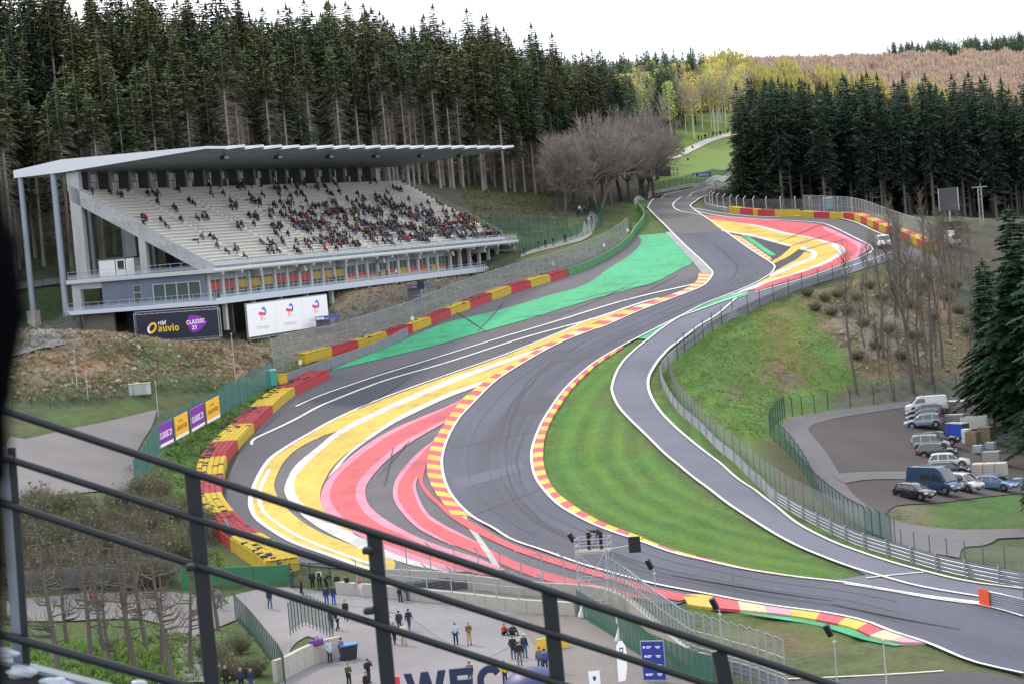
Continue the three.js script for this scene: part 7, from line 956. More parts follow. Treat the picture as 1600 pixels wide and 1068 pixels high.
const headShape = (cell) => meshField([[[0, 0.02, 0], [0, 0.04, -0.02], 0.088, 0.09, SKIN], [[0, -0.045, 0.03], [0, -0.06, 0.045], 0.06, 0.045, SKIN], [[0, 0.005, 0.09], [0, -0.025, 0.108], 0.012, 0.016, SKIN], [[0.086, 0.0, -0.005], [0.092, 0.03, -0.012], 0.014, 0.02, SKIN], [[-0.086, 0.0, -0.005], [-0.092, 0.03, -0.012], 0.014, 0.02, SKIN], [[0, -0.08, -0.02], [0, -0.17, -0.035], 0.055, 0.06, SKIN]], [-0.14, -0.19, -0.14], 0.34, cell, 0.03, (q, id) => {
  if (Math.hypot(Math.abs(q[0]) - 0.033, q[1] - 0.012, (q[2] - 0.083) * 0.6) < 0.014) return DARKF; if (Math.abs(q[0]) < 0.026 && Math.abs(q[1] + 0.056) < 0.007 && q[2] > 0.06) return DARKF;
  return q[1] > 0.055 - (q[2] - 0.03) * 0.35 && (q[1] > 0.07 || q[2] < 0.05) || (q[2] < -0.02 && q[1] > -0.05) ? HAIR : SKIN; });
const handShape = (cell) => { const b = [[[0, 0, 0], [0, -0.075, 0.005], 0.024, 0.02, SKIN], [[-0.02, -0.03, 0], [-0.024, -0.085, 0.004], 0.016, 0.014, SKIN], [[0.02, -0.03, 0], [0.026, -0.08, 0.004], 0.016, 0.014, SKIN]]; [[-0.028, 0.062], [-0.01, 0.075], [0.01, 0.07], [0.028, 0.055]].forEach(([x, l]) => { const y = -0.088; b.push([[x * 0.95, y, 0.004], [x * 1.1, y - l * 0.5, 0.012], 0.0095, 0.009, SKIN], [[x * 1.1, y - l * 0.5, 0.012], [x * 1.1, y - l * 0.85, 0.032], 0.009, 0.008, SKIN]); }); b.push([[-0.022, -0.02, 0.006], [-0.052, -0.055, 0.022], 0.012, 0.0105, SKIN], [[-0.052, -0.055, 0.022], [-0.056, -0.088, 0.032], 0.0105, 0.009, SKIN]); return meshField(b, [-0.09, -0.2, -0.06], 0.26, cell, 0.006); };
const HEADS = { fine: headShape(0.011), rough: headShape(0.017) }, HANDS = { fine: handShape(0.0058), rough: handShape(0.008) };
// a pose names the joints; sides L and R
function poseBody(j, cell, coat, level) {
  const mix = (a, b, t) => a.map((v, i) => lerp(v, b[i], t)), B = [], hip = j.hip, chest = j.chest, neck = j.neck, up = chest.map((v, i) => v - hip[i]);
  B.push([[hip[0] - 0.065, hip[1], hip[2]], [hip[0] + 0.065, hip[1], hip[2]], 0.125, 0.125, LEGS], [mix(hip, chest, 0.15), mix(hip, chest, 0.6), 0.145, 0.15, TOP]);
  for (const s of [-1, 1]) B.push([mix(hip, chest, 0.4).map((v, i) => v + (i === 0 ? s * 0.055 : 0)), [chest[0] + s * 0.1, chest[1] + 0.02, chest[2]], 0.115, 0.115, TOP]);
  B.push([j.shR, j.shL, 0.08, 0.08, TOP], [chest, neck, 0.1, 0.062, TOP], [neck, mix(neck, j.head, 0.5), 0.056, 0.055, SKIN]);
  if (coat) B.push([mix(hip, chest, 0.3), [hip[0], hip[1] - 0.12, hip[2]], 0.165, 0.16, TOP]);
  for (const s of ['L', 'R']) {
    B.push([j['sh' + s], j['el' + s], 0.066, 0.053, TOP], [j['el' + s], j['wr' + s], 0.053, 0.04, TOP]);
    B.push([j['hp' + s], j['kn' + s], 0.095, 0.066, LEGS], [j['kn' + s], mix(j['kn' + s], j['an' + s], 0.35), 0.066, 0.064, LEGS], [mix(j['kn' + s], j['an' + s], 0.35), j['an' + s], 0.064, 0.05, LEGS], [j['an' + s].map((v, i) => v - (i === 1 ? 0.03 : 0)), j['to' + s], 0.05, 0.042, SHOES]);
  }
  let lo = [9, 9, 9], hi = [-9, -9, -9]; for (const b of B) for (const e of [b[0], b[1]]) for (let c = 0; c < 3; c++) { lo[c] = Math.min(lo[c], e[c] - 0.2); hi[c] = Math.max(hi[c], e[c] + 0.2); }
  const body = meshField(B, lo, Math.max(hi[0] - lo[0], hi[1] - lo[1], hi[2] - lo[2]), cell, 0.045), parts = [body];
  const add = (src, m) => { const pos = new Float32Array(src.pos.length), v = V(); for (let i = 0; i < pos.length; i += 3) { v.set(src.pos[i], src.pos[i + 1], src.pos[i + 2]).applyMatrix4(m); pos[i] = v.x; pos[i + 1] = v.y; pos[i + 2] = v.z; } parts.push({ pos, id: src.id }); };
  const hd = new THREE.Matrix4().compose(V(...j.head), new THREE.Quaternion().setFromEuler(new THREE.Euler(j.nod || 0, j.turn || 0, j.tilt || 0, 'YXZ')), V(1.04, 1.04, 1.04)); add(HEADS[level], hd);
  for (const s of ['L', 'R']) { const d = V(...j['wr' + s]).sub(V(...j['el' + s])).normalize(), q = new THREE.Quaternion().setFromUnitVectors(V(0, -1, 0), d), m = new THREE.Matrix4().compose(V(...j['wr' + s]).addScaledVector(d, 0.01), q, V(s === 'L' ? -1 : 1, 1, 1)); const src = HANDS[level]; if (s === 'L') { const f = { pos: src.pos.slice(), id: src.id }; for (let i = 0; i < f.pos.length; i += 9) for (let c = 0; c < 3; c++) { const t = f.pos[i + 3 + c]; f.pos[i + 3 + c] = f.pos[i + 6 + c]; f.pos[i + 6 + c] = t; } add(f, m); } else add(src, m); }
  const n = parts.reduce((a, p) => a + p.id.length, 0), pos = new Float32Array(n * 3), id = new Uint8Array(n); let o = 0; for (const p of parts) { pos.set(p.pos, o * 3); id.set(p.id, o); o += p.id.length; } return { pos, id };
}
function dress(shape, colours) { const g = new THREE.BufferGeometry(), n = shape.id.length, c = new Float32Array(n * 3); for (let i = 0; i < n; i++) { const q = colours[shape.id[i]]; c[i * 3] = q[0]; c[i * 3 + 1] = q[1]; c[i * 3 + 2] = q[2]; } g.setAttribute('position', new THREE.BufferAttribute(shape.pos, 3)); g.setAttribute('color', new THREE.BufferAttribute(c, 3)); let m = mergeVertices(g, 1e-4); m.computeVertexNormals(); return m; }
const upright = (o = {}) => Object.assign({ hip: [0, 0.95, 0], chest: [0, 1.3, 0.0], neck: [0, 1.47, -0.01], head: [0, 1.63, 0.02], shL: [0.17, 1.41, 0], shR: [-0.17, 1.41, 0], elL: [0.24, 1.14, -0.02], elR: [-0.24, 1.14, -0.02], wrL: [0.26, 0.9, 0.07], wrR: [-0.26, 0.9, 0.07], hpL: [0.09, 0.92, 0], hpR: [-0.09, 0.92, 0], knL: [0.11, 0.5, 0.02], knR: [-0.11, 0.5, 0.02], anL: [0.12, 0.08, -0.02], anR: [-0.12, 0.08, -0.02], toL: [0.14, 0.045, 0.13], toR: [-0.14, 0.045, 0.13] }, o);
const POSES = {
  stand: upright(), forward: upright({ elL: [0.22, 1.16, 0.06], elR: [-0.22, 1.16, 0.06], wrL: [0.1, 1.16, 0.28], wrR: [-0.1, 1.16, 0.28], nod: 0.35 }), photo: upright({ elL: [0.26, 1.24, 0.17], elR: [-0.26, 1.24, 0.17], wrL: [0.08, 1.52, 0.2], wrR: [-0.08, 1.52, 0.2] }),
  walk: upright({ knL: [0.1, 0.52, 0.2], anL: [0.1, 0.1, 0.26], toL: [0.11, 0.09, 0.41], knR: [-0.1, 0.5, -0.05], anR: [-0.1, 0.13, -0.34], toR: [-0.1, 0.06, -0.22], elR: [-0.23, 1.16, 0.1], wrR: [-0.22, 0.97, 0.26], elL: [0.23, 1.15, -0.13], wrL: [0.24, 0.9, -0.12] }),
  bend: upright({ hip: [0, 0.92, -0.14], hpL: [0.09, 0.9, -0.12], hpR: [-0.09, 0.9, -0.12], chest: [0, 1.18, 0.12], neck: [0, 1.27, 0.26], head: [0, 1.36, 0.4], nod: 0.6, shL: [0.17, 1.25, 0.2], shR: [-0.17, 1.25, 0.2], elL: [0.2, 0.98, 0.3], elR: [-0.2, 0.98, 0.3], wrL: [0.12, 0.82, 0.46], wrR: [-0.12, 0.86, 0.46] }),
  pockets: upright({ elL: [0.29, 1.15, -0.06], wrL: [0.2, 0.95, 0.08], elR: [-0.29, 1.15, -0.06], wrR: [-0.2, 0.95, 0.08], turn: 0.4 }),
  ground: { hip: [0, 0.13, 0], chest: [0, 0.46, 0.05], neck: [0, 0.62, 0.08], head: [0, 0.77, 0.13], nod: 0.2, shL: [0.17, 0.57, 0.06], shR: [-0.17, 0.57, 0.06], elL: [0.24, 0.35, 0.22], elR: [-0.24, 0.35, 0.22], wrL: [0.12, 0.42, 0.44], wrR: [-0.12, 0.42, 0.44], hpL: [0.09, 0.13, 0.04], hpR: [-0.09, 0.13, 0.04], knL: [0.15, 0.47, 0.4], knR: [-0.15, 0.47, 0.4], anL: [0.13, 0.09, 0.62], anR: [-0.13, 0.09, 0.62], toL: [0.14, 0.05, 0.76], toR: [-0.14, 0.05, 0.76] },
};
const seated = (o = {}) => Object.assign({ hip: [0, 0.58, -0.18], chest: [0, 0.91, -0.13], neck: [0, 1.08, -0.12], head: [0, 1.23, -0.08], shL: [0.17, 1.02, -0.13], shR: [-0.17, 1.02, -0.13], elL: [0.25, 0.77, -0.06], elR: [-0.25, 0.77, -0.06], wrL: [0.1, 0.68, 0.15], wrR: [-0.1, 0.68, 0.15], hpL: [0.09, 0.57, -0.14], hpR: [-0.09, 0.57, -0.14], knL: [0.12, 0.55, 0.28], knR: [-0.12, 0.55, 0.28], anL: [0.12, 0.1, 0.24], anR: [-0.12, 0.1, 0.24], toL: [0.14, 0.05, 0.38], toR: [-0.14, 0.05, 0.38] }, o);
const SEATED = [seated(), seated({ chest: [0, 0.87, 0.0], neck: [0, 1.02, 0.08], head: [0, 1.15, 0.16], nod: 0.2, shL: [0.17, 0.96, 0.05], shR: [-0.17, 0.96, 0.05], elL: [0.2, 0.7, 0.14], elR: [-0.2, 0.7, 0.14], wrL: [0.06, 0.66, 0.34], wrR: [-0.06, 0.66, 0.34] }), seated({ chest: [0.04, 0.9, -0.2], neck: [0.05, 1.06, -0.22], head: [0.05, 1.21, -0.18], turn: 0.6, shL: [0.21, 1.0, -0.18], shR: [-0.13, 1.01, -0.22], knL: [0.16, 0.55, 0.28], anL: [0.2, 0.08, 0.36], toL: [0.24, 0.05, 0.5] }), seated({ elL: [0.24, 0.84, 0.1], elR: [-0.24, 0.84, 0.1], wrL: [0.07, 1.12, 0.13], wrR: [-0.07, 1.12, 0.13] })];
const CLOTH = new THREE.MeshStandardMaterial({ vertexColors: true, roughness: 0.88 });
const shapes = {}; for (const k of Object.keys(POSES)) shapes[k] = poseBody(POSES[k], 0.027, k === 'pockets', 'fine');
const seatShapes = SEATED.map((s) => poseBody(s, 0.036, false, 'rough'));
const TONE = { black: [0.012, 0.012, 0.014], navy: [0.016, 0.022, 0.055], grey: [0.12, 0.125, 0.135], white: [0.6, 0.6, 0.6], red: [0.42, 0.022, 0.035], blue: [0.025, 0.07, 0.3], brown: [0.13, 0.06, 0.03], beige: [0.36, 0.27, 0.17], green: [0.03, 0.055, 0.035], olive: [0.08, 0.075, 0.04], jeans: [0.045, 0.075, 0.16], pale: [0.33, 0.42, 0.55], orange: [0.6, 0.15, 0.02], yellow: [0.6, 0.45, 0.04], purple: [0.16, 0.05, 0.3], cream: [0.55, 0.5, 0.42], lime: [0.3, 0.6, 0.06] };
const outfits = new Map();
function outfit(shapeKey, shape, top, legs, hair = 'brown', shoes = 'black') { const k = [shapeKey, top, legs, hair, shoes].join(); if (!outfits.has(k)) outfits.set(k, dress(shape, [[0.46, 0.27, 0.19], TONE[hair], TONE[top], TONE[legs], TONE[shoes], [0.05, 0.03, 0.028]])); return outfits.get(k); }
function person(label, pose, top, legs, pos, turn, o = {}) {
  const t = thing('person', label, 'person', pos, turn, o.group); part(t, 'body', outfit(pose, shapes[pose], top, legs, o.hair, o.shoes), CLOTH); if (o.scale) t.scale.setScalar(o.scale);
  if (o.pack) part(t, 'backpack', rbox(0.3, 0.44, 0.18, 0, 1.24, -0.2, 0.06), M(...TONE[o.pack], 0.8));
  if (o.cap) { const j = POSES[pose].head; const g = new THREE.SphereGeometry(0.108, 14, 8, 0, 7, 0, 1.55); part(t, 'cap', merge([g.translate(j[0], j[1] + 0.045, j[2] - 0.005), rbox(0.16, 0.015, 0.1, j[0], j[1] + 0.06, j[2] + 0.13, 0.007)]), M(...TONE[o.cap], 0.8)); }
  return t;
}
{ // the crowd on the benches: those nearest are people of their own, the rest one mass
  const R = rng(606), spots = [];
  for (let r = 0; r < NROW; r++) for (let k = 0; k < 178; k++) {
    const u = 1.5 + k * 0.59; if ((u - 0.6) % 13.28 < 1.0) continue;
    const right = sstep(18, 62, u), low = 1 - r / NROW, c = 0.5 + 0.5 * fbm(u * 0.16, r * 0.3 + 5, 2), clump = 0.5 + 0.5 * noiseB(u * 0.45, r * 0.9);
    let p = 0.06 + 0.55 * right * sstep(0.15, 0.75, low) + 0.1 * right; p *= sstep(0.42, 0.68, 0.55 * c + 0.45 * clump) * 1.5; if (u < 22) p = clump > 0.74 && c > 0.5 ? 0.5 : 0.006; if (u > 103 - r * 0.9 && r > 8) p *= 0.3;
    if (R() < p * 0.88) spots.push([u, r, R()]);
  }
  const tops = ['black', 'black', 'navy', 'black', 'navy', 'grey', 'black', 'green', 'navy', 'blue', 'red', 'white', 'black', 'olive', 'navy', 'brown', 'grey', 'black', 'black', 'black', 'blue', 'red', 'navy', 'black', 'green'], legsC = ['black', 'jeans', 'navy', 'black', 'jeans', 'grey'], words = { black: 'black', navy: 'navy', grey: 'grey', green: 'dark green', blue: 'blue', red: 'red', white: 'white', olive: 'olive', brown: 'brown', orange: 'orange', cream: 'cream' };
  const poseWord = ['sitting upright', 'leaning forward', 'turned to one side', 'holding something to the face']; const rest = [];
  spots.sort((a, b) => a[0] - b[0]);
  spots.forEach(([u, r, q], i) => {
    const pi = Math.floor(R() * 10), pose = pi < 4 ? 0 : pi < 7 ? 1 : pi < 9 ? 2 : 3, top = tops[Math.floor(R() * tops.length)], legs = legsC[Math.floor(R() * 6)], hair = R() < 0.3 ? 'black' : R() < 0.8 ? 'brown' : 'grey', p = onStand(u, rowY(r), rowZ(r)), turn = STAND_TURN + (R() - 0.5) * 0.8, s = 1.0 + 0.1 * R();
    if (i >= 292) { rest.push([p, turn, s, top, legs, hair, pose]); return; }
    const where = u < 26 ? 'among the sparse left benches' : r > 15 ? 'on the upper middle benches' : r < 5 ? 'on the lowest benches' : 'in the middle of the stand';
    const t = thing('person', `spectator in ${words[top]} top ${poseWord[pose]} ${where}`, 'person', [p.x, p.y, p.z], turn, `spectators in ${words[top]} ${where}`); t.scale.setScalar(s); part(t, 'body', outfit('seat' + pose, seatShapes[pose], top, legs, hair), CLOTH);
  });
  const o = new THREE.Group(); o.name = 'crowd'; o.userData.kind = 'stuff'; o.userData.label = 'densely packed spectators at the far right end of the grandstand'; o.userData.category = 'crowd'; scene.add(o);
  const by = new Map(); for (const x of rest) { const k = [x[6], x[3], x[4]].join(); if (!by.has(k)) by.set(k, []); by.get(k).push(x); } const M4 = new THREE.Matrix4();
  for (const [k, list] of by) { const im = new THREE.InstancedMesh(outfit('seat' + list[0][6], seatShapes[list[0][6]], list[0][3], list[0][4], 'brown'), CLOTH, list.length); im.name = 'spectators'; im.userData.kind = 'stuff'; list.forEach((x, i) => { M4.compose(x[0], new THREE.Quaternion().setFromAxisAngle(UPV, x[1]), V(x[2], x[2], x[2])); im.setMatrixAt(i, M4); }); o.add(im); }
}
{ // on and around the plaza; feet given as photo pixels, turn 0 looks towards the camera
  const P = (px, py) => { const p = hit(px, py); return [p.x, p.y + 0.08, p.z]; }, away = Math.PI;
  const L = [
    ['person in dark green top and jeans at the left of the barred gate', 'stand', 'green', 'jeans', 457, 919, 2.6], ['person in olive patterned jacket waiting in front of the gate', 'pockets', 'olive', 'black', 471, 928, 2.2], ['person all in black with white shoes at the gate', 'pockets', 'black', 'black', 489, 922, 2.9, { shoes: 'white' }], ['person in cream top with black backpack at the gate', 'stand', 'cream', 'black', 500, 920, away, { pack: 'black' }], ['person in dark clothes leaning over a bag at the gate', 'bend', 'black', 'black', 511, 922, 2.4], ['person in black top and beige trousers at the end of the block wall', 'stand', 'black', 'beige', 528, 927, 2.9], ['person in black with pale scarf by the block wall', 'forward', 'black', 'black', 543, 929, 2.6], ['person in red jacket and jeans bending over a white banner', 'bend', 'red', 'jeans', 560, 930, 1.3], ['person in navy jacket and blue trousers seen from behind, left of a pair', 'stand', 'navy', 'blue', 511, 947, away], ['person in dark jacket and bright blue trousers, right of a pair', 'stand', 'navy', 'blue', 522, 946, 2.8], ['person in open navy jacket walking on the paving near the scrub fence', 'walk', 'navy', 'jeans', 422, 952, 0.3], ['person in long black coat walking towards the camera', 'walk', 'black', 'black', 541, 971, 0.1], ['person in black beside one in a white top', 'walk', 'black', 'black', 519, 984, away], ['person in white top and black trousers walking behind the long coat', 'walk', 'white', 'black', 528, 986, 2.6, { pack: 'black' }], ['person in dark trousers leaning over the block wall', 'bend', 'navy', 'black', 626, 941, 2.7], ['person in blue jacket crouching over a bag at the block wall', 'bend', 'blue', 'jeans', 637, 939, 1.8], ['person in padded navy jacket walking away with a companion', 'walk', 'navy', 'navy', 625, 989, away], ['tall person in navy sweater and jeans walking away', 'walk', 'navy', 'jeans', 640, 986, 2.9], ['person in white jacket partly behind the foreground railing', 'walk', 'white', 'black', 608, 997, away], ['person in black trousers partly behind the foreground railing', 'walk', 'black', 'black', 617, 1008, 2.9], ['person in pale trousers partly behind the foreground railing', 'walk', 'cream', 'beige', 632, 1009, 0.2], ['person in pale blue shirt carrying a jacket over the arm', 'stand', 'pale', 'navy', 713, 1009, away], ['person in brown leather jacket and beige trousers', 'forward', 'brown', 'beige', 734, 1009, 0.4], ['person in red and white sitting on the ground', 'ground', 'red', 'black', 787, 993, 0.8], ['person in black sitting on the ground beside the one in red', 'ground', 'black', 'black', 801, 993, 0.5], ['person in black jacket and jeans in a group of three', 'pockets', 'black', 'jeans', 803, 1031, away], ['person with orange emblem on a black back in a group of three', 'stand', 'black', 'grey', 813, 1041, away], ['person with bright green cap in a group of three', 'stand', 'navy', 'jeans', 821, 1029, 2.7, { cap: 'lime' }], ['person with red cap near the yellow barriers', 'stand', 'grey', 'jeans', 845, 1050, away, { cap: 'red' }], ['person with blue backpack near the yellow barriers', 'stand', 'grey', 'navy', 853, 1053, away, { pack: 'blue' }], ['person all in black standing alone by the yellow barrier', 'forward', 'black', 'black', 876, 1053, -1.2], ['person in black jacket in front of the big letters', 'forward', 'black', 'grey', 736, 1074, 0.1], ['person in yellow safety vest beside the big letters', 'stand', 'yellow', 'navy', 790, 1073, 0.6], ['person in black with backpack taking a picture', 'photo', 'black', 'black', 577, 1068, 2.2, { pack: 'black' }], ['person in dark green jacket at the lower left of the plaza', 'forward', 'green', 'black', 546, 1076, 0.6], ['person in black kneeling below the one taking a picture', 'stand', 'black', 'black', 574, 1090, 0.8], ['person in grey blue hoodie leaning on the curved block wall', 'pockets', 'pale', 'black', 516, 1036, 0.6], ['person in grey blue jacket and jeans beside the wheeled bin', 'stand', 'grey', 'jeans', 535, 1033, 2.4], ['person in red jacket walking on the gravel path, left of two', 'walk', 'red', 'navy', 143, 950, 1.6], ['person in red jacket walking on the gravel path, right of two', 'walk', 'red', 'navy', 150, 949, 1.5], ['person in grey walking on the gravel path near the plaza fence', 'walk', 'grey', 'jeans', 343, 952, 0.4], ['person in dark coat at the bottom of the scrub fence, left of three', 'stand', 'black', 'black', 354, 1078, 0.4], ['person in dark coat at the bottom of the scrub fence, middle of three', 'stand', 'navy', 'black', 378, 1082, 0.2], ['person in dark coat at the bottom of the scrub fence, right of three', 'stand', 'navy', 'jeans', 394, 1083, -0.3],
  ];
  for (const [label, pose, top, legs, px, py, turn, o] of L) person(label, pose, top, legs, P(px, py), turn, { hair: ['brown', 'black', 'grey'][px % 3], ...(o || {}) });
  // walkers on the path above the debris fence and on the bright footpath far off
  const W = [[903, 341, 'black'], [909, 338, 'grey'], [917, 352, 'olive'], [925, 350, 'navy'], [914, 334, 'blue'], [921, 333, 'black'], [906, 334, 'white'], [842, 390, 'black'], [853, 388, 'navy'], [865, 385, 'black'], [884, 380, 'navy'], [820, 400, 'black']];
  W.forEach(([px, py, c], i) => person(px > 890 ? `walker in ${c} on the spectator path beside the grey thicket` : `walker in ${c} behind the green path fence near the grandstand end`, 'walk', c, i % 2 ? 'jeans' : 'black', P(px, py), i % 2 ? 0.5 : 3.4, { group: 'walkers on the spectator path' }));
  for (let i = 0; i < 17; i++) { const px = 1092 + i * 3.9 + (i % 3), p = hit(px, 222 - i * 0.95 + (i % 2), 500); person(`dark clothed walker in the row on the bright footpath above the meadow`, 'walk', i % 3 ? 'black' : 'navy', 'black', [p.x, p.y + 0.6, p.z], i, { group: 'walkers on the bright footpath', scale: 1.05 }); }
  for (const [px, py, l] of [[1075, 253, 'lone figure sitting in the middle of the meadow'], [1068, 240, 'figure sitting at the edge of the footpath, left one'], [1082, 234, 'figure sitting at the edge of the footpath, right one']]) { const p = hit(px, py, 500); person(l, 'ground', 'black', 'black', [p.x, p.y + 0.45, p.z], 0.4, { scale: 1.1 }); }
  // people on the lower balcony of the grandstand
  [[10.5, 'red'], [26, 'red'], [33, 'red'], [35.5, 'black'], [51, 'black'], [53.5, 'black'], [57, 'white'], [70, 'navy'], [87, 'blue']].forEach(([u, c], i) => { const p = onStand(u, -4.6, 1.2); person(`spectator in ${c} top on the lower balcony, ${['first', 'second', 'third', 'fourth', 'fifth', 'sixth', 'seventh', 'eighth', 'ninth'][i]} from the left`, i % 2 ? 'forward' : 'stand', c, 'jeans', [p.x, p.y, p.z], STAND_TURN); });
  { const p = onStand(3, rowY(22), rowZ(23)); person('spectator with orange cap standing at the top left of the stairs', 'stand', 'navy', 'black', [p.x, p.y + 0.3, p.z], STAND_TURN, { cap: 'orange' }); }
}

// ---------------------------------------------------------------- camera tower, loudspeakers, screens, plaza furniture
const SCAF = M(0.45, 0.47, 0.5, 0.4, { metalness: 0.4 });
const tube = (t, name, list, r = 0.03, m = SCAF) => list.forEach(([a, b]) => part(t, name, rod(V(...a), V(...b), r, r, 6), m));
function ontoGround(px, py) { const p = hit(px, py); return [p.x, p.y, p.z]; }
{
  const base = hit(935, 948), t = thing('camera_tower', 'scaffold tower with a railed platform for the camera crew', 'scaffold', [base.x, base.y, base.z], -0.25), w = 1.35, d = 0.8, H = 4.6;
  for (const x of [-w, w]) for (const z of [-d, d]) { tube(t, 'upright', [[[x, -0.2, z], [x, H + 1.1, z]]], 0.035); part(t, 'base_plate', box(0.2, 0.03, 0.2, x, 0.02, z), STEEL); }
  for (const y of [0.4, 2.4, H - 0.1, H + 0.55, H + 1.05]) for (const [a, b] of [[[-w, y, -d], [w, y, -d]], [[-w, y, d], [w, y, d]], [[-w, y, -d], [-w, y, d]], [[w, y, -d], [w, y, d]]]) tube(t, 'ledger', [[a, b]], 0.028);
  tube(t, 'brace', [[[-w, 0.4, d], [w, 2.4, d]], [[w, 2.4, d], [-w, H, d]], [[-w, 0.4, -d], [-w, 2.4, d]]], 0.024); for (let k = 0; k < 4; k++) part(t, 'plank', box(w * 2 + 0.1, 0.06, d * 2 / 4 - 0.02, 0, H, -d + (k + 0.5) * d / 2), M(0.42, 0.4, 0.36, 0.8)); part(t, 'toe_board', box(w * 2, 0.18, 0.03, 0, H + 0.12, d + 0.03), M(0.5, 0.48, 0.43, 0.8));
  const top = (x, z) => { t.updateMatrixWorld(); const q = t.localToWorld(V(x, H + 0.04, z)); return [q.x, q.y, q.z]; };
  person('camera assistant in black jacket with bright green straps on the tower', 'forward', 'black', 'black', top(-0.35, 0), 2.2); person('camera operator in black bent behind the camera on the tower', 'photo', 'black', 'black', top(0.65, -0.1), -2.2);
  const c = top(0.3, -0.15), cam = thing('film_camera', 'black broadcast camera on a tripod on the tower', 'camera', c, 2.4); part(cam, 'body', rbox(0.6, 0.24, 0.18, 0, 1.5, 0, 0.03), TRIM); part(cam, 'lens', rod(V(0.3, 1.52, 0), V(0.62, 1.52, 0), 0.09, 0.11, 12), TRIM); part(cam, 'viewfinder', rbox(0.14, 0.1, 0.1, -0.1, 1.68, 0.06, 0.02), TRIM); for (let k = 0; k < 3; k++) part(cam, 'leg', rod(V(0, 1.35, 0), V(Math.cos(k * 2.1) * 0.45, 0, Math.sin(k * 2.1) * 0.45), 0.025, 0.02, 5), TRIM);
  // black screen on a bracket pole right of the tower
  const q = hit(954, 952), s = thing('screen_pole', 'black square screen held on a long arm from a braced pole', 'screen', [q.x, q.y, q.z], -0.1); tube(s, 'pole', [[[0, -0.2, 0], [0, 4.95, 0]]], 0.06); tube(s, 'arm', [[[0, 4.85, 0], [2.0, 5.05, 0]]], 0.045); tube(s, 'brace', [[[0, 4.8, 0], [-1.6, 2.2, 0]], [[0, 2.2, 0], [-0.9, 0.3, 0.4]]], 0.035); part(s, 'screen', rbox(0.95, 1.2, 0.16, 2.35, 5.1, 0, 0.02), M(0.008, 0.008, 0.01, 0.4)); part(s, 'screen_frame', [box(1.0, 0.04, 0.2, 2.35, 5.72, 0), box(1.0, 0.04, 0.2, 2.35, 4.48, 0)], TRIM);
}
[[1030, 987, 5.2, 'black loudspeaker on a pole at the fence right of the camera tower'], [1133, 1062, 5.2, 'black loudspeaker on a pole in front of the lower right grass'], [1311, 1096, 4.6, 'black loudspeaker on a pole at the lower right corner of the fence'], [908, 945, 5.6, 'black loudspeaker above the left side of the camera tower']].forEach(([px, py, h, l], i) => { const t = thing('loudspeaker', l, 'loudspeaker', ontoGround(px, py), -0.3); tube(t, 'pole', [[[0, -0.3, 0], [0, h - 0.5, 0]]], 0.045); const g = rbox(0.36, 0.82, 0.34, 0, 0, 0, 0.04); g.rotateZ(0.35).rotateX(0.3).translate(-0.3, h, 0.1); part(t, 'cabinet', g, M(0.01, 0.01, 0.012, 0.6)); part(t, 'bracket', rod(V(0, h - 0.5, 0), V(-0.22, h - 0.1, 0.05), 0.03, 0.03), STEEL); part(t, 'junction_box', rbox(0.22, 0.14, 0.16, 0.02, h - 0.75, 0.05, 0.02), M(0.45, 0.46, 0.47, 0.5)); });
{ const t = thing('tyre_stack', 'stack of black tyres behind the low concrete wall at the painted run-off', 'tyre stack', ontoGround(676, 924), 0.12), R = rng(9), g = new THREE.TorusGeometry(0.27, 0.13, 7, 14).rotateX(Math.PI / 2); for (let l = 0; l < 4; l++) for (let i = 0; i < 9 - (l > 2 ? 3 : 0); i++) for (let k = 0; k < 2; k++) { const q = part(t, 'tyre', g, RUBBER); q.position.set(-2.6 + i * 0.66 + (R() - 0.5) * 0.06 + (l > 2 ? 0.6 : 0), 0.14 + l * 0.25, -0.35 + k * 0.66 + (R() - 0.5) * 0.06); } }
{ const t = thing('wheelie_bin', 'black wheeled bin with blue lid beside the curved block wall', 'bin', ontoGround(545, 1031), 0.5); part(t, 'body', loft([0, 1], (k) => { const w = lerp(0.5, 0.62, k), d = lerp(0.36, 0.46, k), y = lerp(0.1, 1.15, k); return [[-w, y, -d], [-w, y, d], [w, y, d], [w, y, -d]]; }), TRIM); part(t, 'lid', rbox(1.36, 0.12, 1.05, 0, 1.2, 0, 0.05), M(0.03, 0.16, 0.5, 0.5)); for (const s of [-1, 1]) part(t, 'wheel', new THREE.TorusGeometry(0.11, 0.05, 8, 14).translate(s * 0.45, 0.14, -0.34), RUBBER); }
for (const [px, py, l] of [[911, 966, 'white plastic bag tied to the green fence near the block wall end'], [969, 1004, 'white plastic bag tied to the green fence below a white box']]) { const t = thing('plastic_bag', l, 'bag', ontoGround(px, py), 0.3), pts = [[0.02, 1.35], [0.08, 1.1], [0.2, 0.7], [0.36, 0.3], [0.38, 0.12], [0.2, 0.02], [0.02, 0]].map(([r, y]) => new THREE.Vector2(r, y)), g = new THREE.LatheGeometry(pts, 14), p = g.attributes.position; for (let i = 0; i < p.count; i++) { const a = Math.atan2(p.getZ(i), p.getX(i)), k = 1 + 0.16 * Math.sin(a * 5 + p.getY(i) * 4); p.setX(i, p.getX(i) * k); p.setZ(i, p.getZ(i) * k * 0.7); } g.computeVertexNormals(); part(t, 'sack', g, M(0.6, 0.62, 0.66, 0.5, { side: THREE.DoubleSide })); part(t, 'knot', rbox(0.1, 0.08, 0.08, 0, 1.36, 0, 0.02), M(0.55, 0.57, 0.6, 0.6)); }
